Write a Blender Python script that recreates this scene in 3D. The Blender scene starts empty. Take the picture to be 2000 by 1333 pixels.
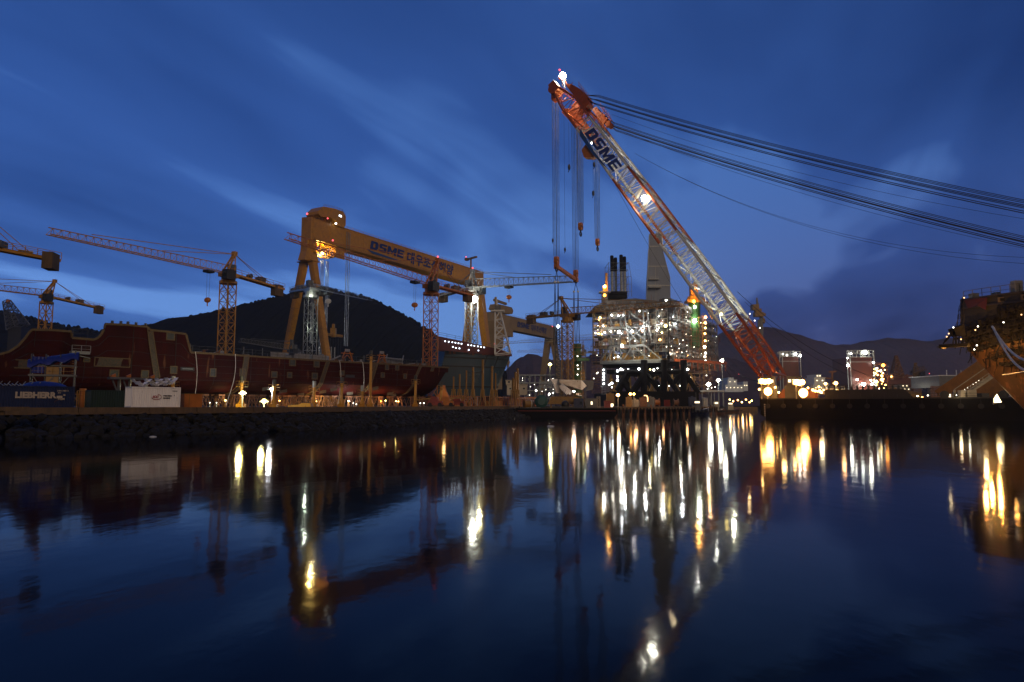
import bpy, math, random
from mathutils import Vector, Matrix, noise as mnoise
R = math.radians
sc = bpy.context.scene
COL = sc.collection

# ---------------------------------------------------------------- camera
H = 3.6                 # eye height above the water
PITCH = R(5.38)
F = 1333.3              # focal length in photo pixels (24 mm on a 36 mm frame)
cd = bpy.data.cameras.new('camera'); cd.lens = 24; cd.sensor_width = 36
cd.clip_start = 0.3; cd.clip_end = 20000
cam = bpy.data.objects.new('camera', cd); COL.objects.link(cam)
cam.location = (0, 0, H); cam.rotation_euler = (R(90) + PITCH, 0, 0)
sc.camera = cam
sc.view_settings.view_transform = 'Standard'; sc.view_settings.look = 'None'
sc.view_settings.exposure = 0.0; sc.view_settings.gamma = 1
sc.cycles.sample_clamp_indirect = 6.0
sc.cycles.max_bounces = 5; sc.cycles.diffuse_bounces = 2; sc.cycles.glossy_bounces = 3
sc.cycles.use_light_tree = True

# ---------------------------------------------------------------- sky (blue hour, thin streaked cloud)
world = bpy.data.worlds.new('World'); sc.world = world; world.use_nodes = True
def build_world():
    nt = world.node_tree; nt.nodes.clear(); N = nt.nodes.new; L = nt.links.new
    out = N('ShaderNodeOutputWorld'); bg = N('ShaderNodeBackground'); L(bg.outputs[0], out.inputs[0])
    sky = N('ShaderNodeTexSky'); sky.sky_type = 'NISHITA'; sky.sun_disc = False
    sky.sun_elevation = R(-3.5); sky.sun_rotation = R(162); sky.ozone_density = 5
    tc = N('ShaderNodeTexCoord'); sep = N('ShaderNodeSeparateXYZ'); L(tc.outputs['Generated'], sep.inputs[0])
    def M(op, a, b=None, c=None):
        m = N('ShaderNodeMath'); m.operation = op
        for i, v in enumerate((a, b, c)):
            if v is None: continue
            if isinstance(v, (int, float)): m.inputs[i].default_value = v
            else: L(v, m.inputs[i])
        return m.outputs[0]
    z = M('ADD', M('MAXIMUM', sep.outputs[2], 0.0), 0.10)
    cx = M('DIVIDE', sep.outputs[0], z); cy = M('DIVIDE', sep.outputs[1], z)
    comb = N('ShaderNodeCombineXYZ'); L(cx, comb.inputs[0]); L(cy, comb.inputs[1])
    def layer(rot, sx, sy, scale, detail, off, dist=0.3, rough=.5):
        r = N('ShaderNodeVectorRotate'); r.rotation_type = 'Z_AXIS'; L(comb.outputs[0], r.inputs[0]); r.inputs['Angle'].default_value = R(rot)
        s = N('ShaderNodeMapping'); L(r.outputs[0], s.inputs[0]); s.inputs['Scale'].default_value = (sx, sy, 1); s.inputs['Location'].default_value = (off, off * .7, 0)
        n = N('ShaderNodeTexNoise'); L(s.outputs[0], n.inputs[0]); n.inputs['Scale'].default_value = scale
        n.inputs['Detail'].default_value = detail; n.inputs['Distortion'].default_value = dist; n.inputs['Roughness'].default_value = rough
        return n.outputs[0]
    a = layer(22, 1.0, 0.42, 0.75, 4, 21.32, .5)
    b = layer(24, 1.0, 0.30, 2.0, 4, 27.03, .8, .5)
    c = layer(0, 1, 1, 0.33, 2, .5, 0)
    f = M('ADD', M('ADD', M('MULTIPLY', a, 0.9), M('MULTIPLY', b, 0.26)), M('MULTIPLY', c, 0.74))   # ~0.95 mean
    rp = N('ShaderNodeValToRGB'); L(f, rp.inputs[0]); e = rp.color_ramp.elements
    e[0].position = .72; e[0].color = (0.013, 0.050, 0.215, 1)
    e[1].position = 1.15; e[1].color = (0.070, 0.185, 0.54, 1)
    m_ = e.new(.93); m_.color = (0.031, 0.098, 0.36, 1)
    # near the horizon: paler on the left, violet on the right (town glow behind the hills)
    hz = M('POWER', M('SUBTRACT', 1.0, M('MINIMUM', M('MULTIPLY', M('MAXIMUM', sep.outputs[2], 0), 2.6), 1.0)), 1.6)
    side = N('ShaderNodeMapRange'); side.interpolation_type = 'SMOOTHSTEP'; L(sep.outputs[0], side.inputs[0]); side.inputs[1].default_value = -.15; side.inputs[2].default_value = .42
    mix1 = N('ShaderNodeMixRGB'); mix1.blend_type = 'MULTIPLY'; mix1.inputs[0].default_value = 1
    lr = N('ShaderNodeMixRGB'); L(side.outputs[0], lr.inputs[0]); lr.inputs[1].default_value = (2.6, 2.05, 1.55, 1); lr.inputs[2].default_value = (1.40, 0.50, 0.42, 1)
    one = N('ShaderNodeMixRGB'); L(hz, one.inputs[0]); one.inputs[1].default_value = (1, 1, 1, 1); L(lr.outputs[0], one.inputs[2])
    L(rp.outputs[0], mix1.inputs[1]); L(one.outputs[0], mix1.inputs[2])
    # overall fall-off to the right and overhead
    side2 = N('ShaderNodeMapRange'); L(sep.outputs[0], side2.inputs[0]); side2.inputs[1].default_value = -.7; side2.inputs[2].default_value = .7; side2.inputs[3].default_value = 1.12; side2.inputs[4].default_value = .82
    up = N('ShaderNodeMapRange'); L(sep.outputs[2], up.inputs[0]); up.inputs[1].default_value = .2; up.inputs[2].default_value = .6; up.inputs[3].default_value = 1.0; up.inputs[4].default_value = .74
    g = M('MULTIPLY', side2.outputs[0], up.outputs[0])
    sc1 = N('ShaderNodeVectorMath'); sc1.operation = 'SCALE'; L(mix1.outputs[0], sc1.inputs[0]); L(g, sc1.inputs['Scale'])
    sk = N('ShaderNodeVectorMath'); sk.operation = 'SCALE'; L(sky.outputs[0], sk.inputs[0]); sk.inputs['Scale'].default_value = 0.02
    ad = N('ShaderNodeVectorMath'); ad.operation = 'ADD'; L(sc1.outputs[0], ad.inputs[0]); L(sk.outputs[0], ad.inputs[1])
    # the unseen sky behind the viewer is dimmed to cut fill on facing sides
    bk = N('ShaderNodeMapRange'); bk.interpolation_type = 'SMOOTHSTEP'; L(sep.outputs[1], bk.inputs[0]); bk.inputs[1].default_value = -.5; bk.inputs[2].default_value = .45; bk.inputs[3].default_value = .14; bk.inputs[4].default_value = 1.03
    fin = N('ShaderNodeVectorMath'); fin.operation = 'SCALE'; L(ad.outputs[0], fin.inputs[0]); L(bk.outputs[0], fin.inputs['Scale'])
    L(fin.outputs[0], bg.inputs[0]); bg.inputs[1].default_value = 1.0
build_world()
# added soft warm key light, low behind the viewer, from no visible source
sd = bpy.data.lights.new('added_warm_key', 'SUN'); sd.energy = 0.80; sd.angle = R(20); sd.color = (1, .74, .52)
so = bpy.data.objects.new('added_warm_key', sd); COL.objects.link(so); so.rotation_euler = (R(70), 0, R(18))

# ---------------------------------------------------------------- projection helpers
cp, sp = math.cos(PITCH), math.sin(PITCH)
def P(px, py, D):
    u = (px - 1000) / F; v = (666.5 - py) / F
    y = cp - sp * v; k = D / y
    return Vector((u * k, D, H + (sp + cp * v) * k))
def G(px, D, z):
    return Vector(((px - 1000) / F * (D * cp + (z - H) * sp), D, z))
def proj(p):
    d = p[1] * cp + (p[2] - H) * sp
    return 1000 + F * p[0] / d, 666.5 - F * ((p[2] - H) * cp - p[1] * sp) / d
E1 = Vector((.68, .733, 0)).normalized()      # long axis of the yard
E2 = Vector((E1.y, -E1.x, 0))                  # towards the water
UP = Vector((0, 0, 1))
QZ = 3.25                                      # quay level

# ---------------------------------------------------------------- materials
MATS = {}
ES = .125; PS = .17          # trims for lamp radiance and lamp power
def new_mat(name):
    m = bpy.data.materials.new(name); m.use_nodes = True; m.node_tree.nodes.clear(); MATS[name] = m
    return m, m.node_tree.nodes.new, m.node_tree.links.new
def paint(name, col, rough=.5, metal=0, var=.35, scale=.6, rust=0.0, streak=False, spec=.5):
    m, N, L = new_mat(name)
    out = N('ShaderNodeOutputMaterial'); b = N('ShaderNodeBsdfPrincipled'); L(b.outputs[0], out.inputs[0])
    tc = N('ShaderNodeTexCoord'); mp = N('ShaderNodeMapping'); L(tc.outputs['Object'], mp.inputs[0])
    mp.inputs['Scale'].default_value = (1, 1, .18 if streak else 1)
    n = N('ShaderNodeTexNoise'); L(mp.outputs[0], n.inputs[0]); n.inputs['Scale'].default_value = scale; n.inputs['Detail'].default_value = 6; n.inputs['Roughness'].default_value = .65
    mr = N('ShaderNodeMapRange'); L(n.outputs[0], mr.inputs[0]); mr.inputs[1].default_value = .3; mr.inputs[2].default_value = .7; mr.inputs[3].default_value = 1 - var; mr.inputs[4].default_value = 1 + var * .5
    sc_ = N('ShaderNodeVectorMath'); sc_.operation = 'SCALE'; sc_.inputs[0].default_value = col; L(mr.outputs[0], sc_.inputs['Scale'])
    cur = sc_.outputs[0]
    if rust > 0:
        n2 = N('ShaderNodeTexNoise'); L(mp.outputs[0], n2.inputs[0]); n2.inputs['Scale'].default_value = scale * 2.7; n2.inputs['Detail'].default_value = 8
        r2 = N('ShaderNodeMapRange'); L(n2.outputs[0], r2.inputs[0]); r2.inputs[1].default_value = .68 - rust * .25; r2.inputs[2].default_value = .74 - rust * .2
        mx = N('ShaderNodeMixRGB'); L(r2.outputs[0], mx.inputs[0]); L(cur, mx.inputs[1]); mx.inputs[2].default_value = (.11, .045, .02, 1); cur = mx.outputs[0]
    L(cur, b.inputs['Base Color'])
    rr = N('ShaderNodeMapRange'); L(n.outputs[0], rr.inputs[0]); rr.inputs[3].default_value = rough - .12; rr.inputs[4].default_value = min(1, rough + .15); L(rr.outputs[0], b.inputs['Roughness'])
    b.inputs['Metallic'].default_value = metal; b.inputs['Specular IOR Level'].default_value = spec
    return m
def emit(name, col, s):
    m, N, L = new_mat(name)
    out = N('ShaderNodeOutputMaterial'); e = N('ShaderNodeEmission'); e.inputs[0].default_value = (*col, 1); e.inputs[1].default_value = s * (ES if s > 20 else 1)
    L(e.outputs[0], out.inputs[0]); return m

paint('crane_yellow', (.44, .20, .012), .45, var=.25, rust=.12)
paint('yellow', (.42, .185, .004), .45, var=.25, rust=.12)
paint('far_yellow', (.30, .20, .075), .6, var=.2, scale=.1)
paint('dyellow', (.24, .12, .012), .5, var=.3, rust=.3)
paint('orange', (.40, .12, .010), .45, var=.3, rust=.15)
paint('boom_orange', (.30, .055, .008), .42, var=.3, rust=.15)
paint('strut', (.20, .075, .008), .6, rust=.2)
paint('red', (.22, .02, .012), .5)
paint('white', (.50, .50, .48), .5, var=.2, rust=.08)
paint('cream', (.30, .26, .20), .6, var=.25, rust=.1)
paint('steel', (.09, .092, .095), .5, .2, rust=.1)
paint('galv', (.26, .27, .27), .45, .4, var=.3, scale=2)
paint('dark', (.018, .018, .02), .55)
paint('black', (.005, .005, .006), .8, spec=.15)
paint('rubber', (.015, .015, .015), .8)
paint('primer', (.034, .0035, .003), .65, var=.5, scale=.35, streak=True, rust=.14, spec=.1)
paint('primer_hi', (.08, .010, .006), .55, var=.3, scale=.3, streak=True)
paint('bare', (.050, .042, .028), .6, var=.5, scale=2, rust=.5)
paint('seam', (.10, .062, .02), .6, var=.4, scale=2)
paint('hole', (.045, .048, .045), .6, var=.5, scale=1.5)
paint('blue_hull', (.014, .038, .055), .5, var=.25, scale=.2, streak=True)
paint('weld', (.008, .009, .007), .7)
paint('container_blue', (.006, .014, .060), .45, var=.25, rust=.1, scale=1)
paint('cladding', (.13, .16, .215), .5, var=.15, scale=.3, streak=True)
paint('container_white', (.84, .80, .76), .5, var=.12, rust=.05, scale=1.5, streak=True)
paint('container_green', (.006, .022, .014), .6, scale=1)
paint('tarp', (.008, .02, .19), .45, scale=1.5)
paint('teal', (.015, .07, .065), .5)
paint('green', (.02, .085, .02), .5)
paint('concrete', (.11, .068, .035), .85, var=.45, scale=1.2, streak=True)
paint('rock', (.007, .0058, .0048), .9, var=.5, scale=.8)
paint('rope_dark', (.03, .03, .035), .6, .3)
paint('rope_steel', (.34, .36, .38), .35, .8)
paint('rope_white', (.55, .53, .5), .8)
paint('letters', (.012, .03, .16), .5, var=.1)
paint('letters_yard', (.002, .022, .13), .5, var=.15)
paint('swoosh', (.012, .06, .2), .5, var=.1)
paint('letters_white', (.42, .34, .26), .6, var=.3, scale=3)
paint('letters_red', (.35, .03, .03), .6, var=.1)
paint('letters_black', (.04, .03, .03), .6, var=.1)
paint('rusty', (.16, .07, .035), .75, var=.4, rust=.5, scale=1.5)
paint('cloth_red', (.05, .005, .005), .7)
paint('old_paint', (.050, .022, .006), .65, var=.45, rust=.5, scale=.6, streak=True)
paint('glass', (.02, .03, .04), .12, spec=.8)
paint('ground', (.05, .045, .04), .9, var=.5, scale=.15)
emit('lamp_white', (1.0, .97, .86), 260)
emit('lamp_cold', (.86, .95, 1.0), 170)
emit('lamp_warm', (1.0, .42, .10), 170)
emit('lamp_sodium', (1.0, .30, .035), 130)
emit('lamp_yellow', (1.0, .74, .2), 180)
emit('lamp_small', (1.0, .93, .78), 60)
emit('lamp_tiny_warm', (1.0, .55, .22), 30)
emit('lamp_red', (1.0, .10, .12), 22)
emit('lamp_flood', (1.0, .97, .80), 900)
emit('lamp_flood_warm', (1.0, .42, .09), 330)
emit('lamp_flood_yellow', (1.0, .78, .16), 480)
emit('window_lit', (1.0, .80, .50), 2.5)
emit('window_cold', (.75, .88, 1.0), 5)

# water
def water_mat():
    m, N, L = new_mat('water')
    out = N('ShaderNodeOutputMaterial'); b = N('ShaderNodeBsdfPrincipled'); L(b.outputs[0], out.inputs[0])
    b.inputs['Base Color'].default_value = (.0008, .002, .004, 1); b.inputs['Roughness'].default_value = .066; b.inputs['IOR'].default_value = 1.12
    b.inputs['Specular Tint'].default_value = (.75, .8, .85, 1)
    tc = N('ShaderNodeTexCoord'); mp = N('ShaderNodeMapping'); L(tc.outputs['Object'], mp.inputs[0]); mp.inputs['Scale'].default_value = (1, .55, 1)
    n = N('ShaderNodeTexNoise'); L(mp.outputs[0], n.inputs[0]); n.inputs['Scale'].default_value = .8; n.inputs['Detail'].default_value = 3
    n2 = N('ShaderNodeTexNoise'); L(mp.outputs[0], n2.inputs[0]); n2.inputs['Scale'].default_value = 5.5; n2.inputs['Detail'].default_value = 2
    ad = N('ShaderNodeMath'); ad.operation = 'MULTIPLY_ADD'; L(n2.outputs[0], ad.inputs[0]); ad.inputs[1].default_value = .10; L(n.outputs[0], ad.inputs[2])
    bp = N('ShaderNodeBump'); bp.inputs['Strength'].default_value = 1; bp.inputs['Distance'].default_value = .009; L(ad.outputs[0], bp.inputs['Height']); L(bp.outputs[0], b.inputs['Normal'])
water_mat()
def hill_mat(name, col):
    m, N, L = new_mat(name)
    out = N('ShaderNodeOutputMaterial'); b = N('ShaderNodeBsdfPrincipled'); L(b.outputs[0], out.inputs[0])
    tc = N('ShaderNodeTexCoord'); n = N('ShaderNodeTexNoise'); L(tc.outputs['Object'], n.inputs[0]); n.inputs['Scale'].default_value = .05; n.inputs['Detail'].default_value = 8
    rp = N('ShaderNodeValToRGB'); L(n.outputs[0], rp.inputs[0]); rp.color_ramp.elements[0].color = (*[c * .75 for c in col], 1); rp.color_ramp.elements[1].color = (*[c * 1.25 for c in col], 1)
    rp.color_ramp.elements[0].position = .35; rp.color_ramp.elements[1].position = .65
    L(rp.outputs[0], b.inputs['Base Color']); b.inputs['Roughness'].default_value = 1; b.inputs['Specular IOR Level'].default_value = 0
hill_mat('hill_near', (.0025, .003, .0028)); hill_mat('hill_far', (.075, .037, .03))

# ---------------------------------------------------------------- object helpers
ORG = {}
class MB:
    def __init__(s): s.v = []; s.f = []
    def poly(s, pts, faces):
        k = len(s.v); s.v += [Vector(p) for p in pts]; s.f += [tuple(i + k for i in f) for f in faces]
    def box(s, c, sx, sy, sz, ax=None, ay=None, az=None):
        c = Vector(c); ax = Vector(ax or (1, 0, 0)).normalized() * sx / 2; ay = Vector(ay or (0, 1, 0)).normalized() * sy / 2; az = Vector(az or (0, 0, 1)).normalized() * sz / 2
        p = [c + i * ax + j * ay + k * az for k in (-1, 1) for (i, j) in ((-1, -1), (1, -1), (1, 1), (-1, 1))]
        s.poly(p, [(3, 2, 1, 0), (4, 5, 6, 7), (0, 1, 5, 4), (1, 2, 6, 5), (2, 3, 7, 6), (3, 0, 4, 7)])
    def bbox(s, c, sx, sy, sz, ax=None, ay=None):      # c = centre of the base
        c = Vector(c); s.box(c + UP * sz / 2, sx, sy, sz, ax, ay)
    def beam(s, p, q, w, h=None, up=None, w2=None, h2=None):
        p = Vector(p); q = Vector(q); d = q - p
        if d.length < 1e-5: return
        d.normalize(); h = w if h is None else h; u = Vector(up) if up is not None else UP
        if abs(d.dot(u)) > .98: u = Vector((1, 0, 0)) if abs(d.x) < .9 else Vector((0, 1, 0))
        a = d.cross(u).normalized(); b = a.cross(d).normalized()
        w2 = w if w2 is None else w2; h2 = h if h2 is None else h2
        pts = [p + i * a * w / 2 + j * b * h / 2 for (i, j) in ((-1, -1), (1, -1), (1, 1), (-1, 1))] + [q + i * a * w2 / 2 + j * b * h2 / 2 for (i, j) in ((-1, -1), (1, -1), (1, 1), (-1, 1))]
        s.poly(pts, [(3, 2, 1, 0), (4, 5, 6, 7), (0, 1, 5, 4), (1, 2, 6, 5), (2, 3, 7, 6), (3, 0, 4, 7)])
    def tube(s, p, q, r, r2=None, n=8, cap=True):
        p = Vector(p); q = Vector(q); d = (q - p)
        if d.length < 1e-5: return
        d.normalize(); u = UP if abs(d.z) < .95 else Vector((1, 0, 0)); a = d.cross(u).normalized(); b = a.cross(d)
        r2 = r if r2 is None else r2
        pts = [p + r * (math.cos(t) * a + math.sin(t) * b) for t in [2 * math.pi * i / n for i in range(n)]] + [q + r2 * (math.cos(t) * a + math.sin(t) * b) for t in [2 * math.pi * i / n for i in range(n)]]
        fs = [(i, (i + 1) % n, n + (i + 1) % n, n + i) for i in range(n)]
        if cap: fs += [tuple(range(n - 1, -1, -1)), tuple(range(n, 2 * n))]
        s.poly(pts, fs)
    def path(s, pts, r, n=5):
        for a, b in zip(pts[:-1], pts[1:]): s.tube(a, b, r, n=n, cap=False)
    def ball(s, c, r, n=8, m=5, sc_=(1, 1, 1)):
        c = Vector(c); pts = [c + Vector((0, 0, r * sc_[2]))]
        for j in range(1, m):
            t = math.pi * j / m
            for i in range(n):
                a = 2 * math.pi * i / n; pts.append(c + Vector((r * sc_[0] * math.sin(t) * math.cos(a), r * sc_[1] * math.sin(t) * math.sin(a), r * sc_[2] * math.cos(t))))
        pts.append(c - Vector((0, 0, r * sc_[2]))); fs = [(0, 1 + i, 1 + (i + 1) % n) for i in range(n)]
        for j in range(m - 2):
            for i in range(n): fs.append((1 + j * n + i, 1 + (j + 1) * n + i, 1 + (j + 1) * n + (i + 1) % n, 1 + j * n + (i + 1) % n))
        k = len(pts) - 1; b = 1 + (m - 2) * n; fs += [(k, b + (i + 1) % n, b + i) for i in range(n)]
        s.poly(pts, fs)
    def prism(s, pts, vec):        # polygon extruded along vec
        n = len(pts); a = [Vector(p) for p in pts]; vec = Vector(vec)
        s.poly(a + [p + vec for p in a], [tuple(range(n - 1, -1, -1)), tuple(range(n, 2 * n))] + [(i, (i + 1) % n, n + (i + 1) % n, n + i) for i in range(n)])
    def grid(s, rows, closed=False):
        n = len(rows[0]); k = len(s.v)
        for r in rows: s.v += [Vector(p) for p in r]
        for j in range(len(rows) - 1):
            for i in range(n - 1 + (1 if closed else 0)):
                s.f.append((k + j * n + i, k + j * n + (i + 1) % n, k + (j + 1) * n + (i + 1) % n, k + (j + 1) * n + i))
    def truss(s, p, q, w0, h0, w1, h1, up=None, n=8, cr=.15, br=.08, style='x', faces='abcd', beam=True):
        # four-chord lattice; p,q are the centres of the end sections
        p = Vector(p); q = Vector(q); d = (q - p).normalized(); u = Vector(up) if up is not None else UP
        if abs(d.dot(u)) > .98: u = Vector((0, 1, 0))
        a = d.cross(u).normalized(); b = a.cross(d).normalized()
        def pt(t, k):
            i, j = ((-1, -1), (1, -1), (1, 1), (-1, 1))[k % 4]; w = w0 + (w1 - w0) * t; h = h0 + (h1 - h0) * t
            return p.lerp(q, t) + a * i * w / 2 + b * j * h / 2
        s.lattice(pt, 4, n, cr, br, style, faces)
    def lattice(s, pt, nc, n, cr, br, style='x', faces='abcd'):
        for k in range(nc): s.beam(pt(0, k), pt(1, k), cr)
        for i in range(n + 1):
            t = i / n
            for k in range(nc):
                if chr(97 + k) not in faces: continue
                s.beam(pt(t, k), pt(t, k + 1), br)
                if i < n:
                    t2 = (i + 1) / n
                    if style == 'x': s.beam(pt(t, k), pt(t2, k + 1), br); s.beam(pt(t, k + 1), pt(t2, k), br)
                    elif style == 'z': s.beam(pt(t, k), pt(t2, k + 1), br) if i % 2 else s.beam(pt(t, k + 1), pt(t2, k), br)
                    elif style == 'k':
                        mid = pt((t + t2) / 2, k).lerp(pt((t + t2) / 2, k + 1), .0); s.beam(pt(t, k + 1), mid, br); s.beam(mid, pt(t2, k + 1), br)
    def tri(s, p, q, w0, h0, w1, h1, n=16, cr=.14, br=.07):     # triangular jib: two bottom chords, one top chord
        p = Vector(p); q = Vector(q); d = (q - p).normalized(); a = d.cross(UP).normalized(); b = a.cross(d).normalized()
        def pt(t, k):
            w = w0 + (w1 - w0) * t; h = h0 + (h1 - h0) * t; c = p.lerp(q, t)
            return (c - a * w / 2, c + a * w / 2, c + b * h)[k % 3]
        for k in range(3): s.beam(pt(0, k), pt(1, k), cr)
        for i in range(n):
            t, tm, t2 = i / n, (i + .5) / n, (i + 1) / n
            for k in (0, 1): s.beam(pt(t, k), pt(tm, 2), br); s.beam(pt(tm, 2), pt(t2, k), br)
            s.beam(pt(t, 0), pt(t, 1), br); s.beam(pt(t, 0), pt(t2, 1), br)
    def rail(s, pts, h=1.1, r=.05, gap=2.5):
        for a, b in zip(pts[:-1], pts[1:]):
            a = Vector(a); b = Vector(b); L_ = (b - a).length; n = max(1, int(L_ / gap))
            s.beam(a + UP * h, b + UP * h, r); s.beam(a + UP * h * .5, b + UP * h * .5, r * .8)
            for i in range(n + 1): c = a.lerp(b, i / n); s.beam(c, c + UP * h, r)
    def build(s, name, mat, parent=None, smooth=False, loc=None):
        org = Vector(loc) if loc is not None else (ORG[parent.name] if parent is not None else Vector((0, 0, 0)))
        me = bpy.data.meshes.new(name); me.from_pydata([v - org for v in s.v], [], s.f)
        me.materials.append(MATS[mat]); me.validate(); me.update()
        if smooth:
            for p in me.polygons: p.use_smooth = True
        o = bpy.data.objects.new(name, me); COL.objects.link(o)
        if parent is not None: o.parent = parent; ORG[o.name] = org
        else: o.location = org; ORG[o.name] = org
        return o
def tag(o, label=None, cat=None, group=None, kind=None):
    if label: o['label'] = label
    if cat: o['category'] = cat
    if group: o['group'] = group
    if kind: o['kind'] = kind
    return o
def thing(name, label, cat, loc, group=None):
    o = bpy.data.objects.new(name, None); COL.objects.link(o); o.location = loc; o.empty_display_size = .5; ORG[o.name] = Vector(loc)
    return tag(o, label, cat, group)
def single(mb, name, mat, label, cat, loc, group=None, smooth=False, kind=None):
    return tag(mb.build(name, mat, loc=loc, smooth=smooth), label, cat, group, kind)
def structure(mb, name, mat, smooth=False):
    o = mb.build(name, mat, smooth=smooth); o['kind'] = 'structure'; return o
def copy_tree(o, parent=None):
    c = o.copy(); COL.objects.link(c); c.parent = parent; ORG[c.name] = ORG.get(o.name, Vector())
    for ch in [x for x in bpy.data.objects if x.parent == o]: copy_tree(ch, c)
    return c
def lamp(parent, pos, r=.35, mat='lamp_white', name='floodlight', label=None):
    m = MB(); m.ball(pos, r, 8, 5); o = m.build(name, mat, parent)
    if label: o['label'] = label
    return o
def light(pos, power, col=(1, .95, .85), r=.5, spot=None, target=None, name='lamp_light'):
    l = bpy.data.lights.new(name, 'SPOT' if spot else 'POINT'); l.energy = power * PS; l.color = col; l.shadow_soft_size = r
    o = bpy.data.objects.new(name, l); COL.objects.link(o); o.location = pos
    if spot:
        l.spot_size = R(spot); l.spot_blend = .6; o.rotation_euler = (Vector(target) - Vector(pos)).to_track_quat('-Z', 'Y').to_euler()
    return o
def text_mb(mb, txt, size, org, right, up, ext=.02, offset=0.0, shear=0.0, sx=1.0, align='LEFT'):
    c = bpy.data.curves.new('t', 'FONT'); c.body = txt; c.size = size; c.extrude = ext; c.offset = offset; c.shear = shear; c.align_x = align; c.resolution_u = 3
    o = bpy.data.objects.new('t', c); COL.objects.link(o); dg = bpy.context.evaluated_depsgraph_get(); dg.update()
    me = bpy.data.meshes.new_from_object(o.evaluated_get(dg)); right = Vector(right).normalized(); up = Vector(up).normalized(); nrm = right.cross(up)
    mb.poly([Vector(org) + right * v.co.x * sx + up * v.co.y + nrm * v.co.z for v in me.vertices], [tuple(p.vertices) for p in me.polygons])
    w = max([v.co.x for v in me.vertices] or [0]) * sx
    bpy.data.objects.remove(o); bpy.data.curves.remove(c); bpy.data.meshes.remove(me); return w

def block_word(mb, word, org, right, up, W, Hh, shear=.2, ext=.08):
    """heavy square capitals as prisms: D S M E"""
    right = Vector(right).normalized(); up = Vector(up).normalized(); nrm = right.cross(up); org = Vector(org)
    G_ = {'D': [[(0, 0), (.34, 0), (.34, 1), (0, 1)], [(.34, .76), (.62, .76), (.88, .98), (.66, 1), (.34, 1)], [(.34, 0), (.66, 0), (.90, .03), (.62, .24), (.34, .24)], [(.62, .24), (.66, 0), (.86, .04), (1, .26), (1, .74), (.86, .96), (.66, 1), (.62, .76)]],
          'S': [[(.12, .78), (1, .78), (1, 1), (.2, 1), (.05, .94)], [(0, .6), (.12, .78), (.05, .94), (0, .86)], [(0, .60), (.34, .60), (.34, .79), (.1, .79)], [(.1, .41), (.95, .41), (.95, .61), (.02, .61)], [(.66, .2), (.92, .12), (1, .3), (1, .5), (.93, .6), (.66, .42)], [(0, 0), (.8, 0), (.95, .06), (.97, .22), (0, .22)]],
          'M': [[(0, 0), (.26, 0), (.26, 1), (0, 1)], [(.74, 0), (1, 0), (1, 1), (.74, 1)], [(.26, 1), (.26, .62), (.43, .1), (.57, .1), (.5, .45)], [(.74, 1), (.5, .45), (.43, .1), (.57, .1), (.74, .62)]],
          'E': [[(0, 0), (.32, 0), (.32, 1), (0, 1)], [(.32, .78), (1, .78), (1, 1), (.32, 1)], [(.32, .40), (.92, .40), (.92, .60), (.32, .60)], [(.32, 0), (1, 0), (1, .22), (.32, .22)]]}
    wd = {'D': 1, 'S': .98, 'M': 1.25, 'E': .92}; gap = .13; tot = sum(wd[c] for c in word) + gap * (len(word) - 1); k = W / tot; x = 0
    for c in word:
        for poly in G_[c]: mb.prism([org + right * ((x + px * wd[c]) * k + py * shear * Hh) + up * py * Hh for px, py in poly], nrm * ext)
        x += wd[c] + gap
# ================================================================ setting
random.seed(7)
def sheet(name, pts, z, mat, thick=0):
    m = MB(); m.poly([(x, y, z) for x, y in pts], [tuple(range(len(pts)))])
    return structure(m, name, mat)
sheet('water', [(-6000, -300), (6000, -300), (6000, 9000), (-6000, 9000)], 0, 'water')
EDGE = [(-95, 34), (-62, 70), (-36.5, 97), (-27, 118), (-21, 140), (-10, 172), (1, 205), (3, 232)]
LAND = EDGE + [(30, 236), (62, 246), (80, 270), (98, 330), (135, 450), (170, 620), (300, 640), (900, 640), (6000, 640), (6000, 9000), (-6000, 9000), (-6000, 34)]
def tri_sheet(name, pts, z, mat):
    from mathutils.geometry import tessellate_polygon
    t = tessellate_polygon([[Vector((x, y, 0)) for x, y in pts]])
    m = MB(); m.poly([(x, y, z) for x, y in pts], [tuple(f) if (Vector(pts[f[1]]) - Vector(pts[f[0]])).cross(Vector(pts[f[2]]) - Vector(pts[f[0]])) > 0 else tuple(reversed(f)) for f in t])
    return structure(m, name, mat)
tri_sheet('yard_ground', LAND, QZ - .02, 'ground')
m = MB()      # vertical faces of the land edge
for a, b in zip(LAND[:12], LAND[1:13]):
    m.poly([(a[0], a[1], -1), (b[0], b[1], -1), (b[0], b[1], QZ - .03), (a[0], a[1], QZ - .03)], [(0, 1, 2, 3)])
structure(m, 'quay_bank', 'ground')

def lerp_path(pts, s):
    for a, b in zip(pts[:-1], pts[1:]):
        a = Vector((a[0], a[1], 0)); b = Vector((b[0], b[1], 0)); L_ = (b - a).length
        if s <= L_: return a.lerp(b, s / L_), (b - a).normalized()
        s -= L_
    return None, None
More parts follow.
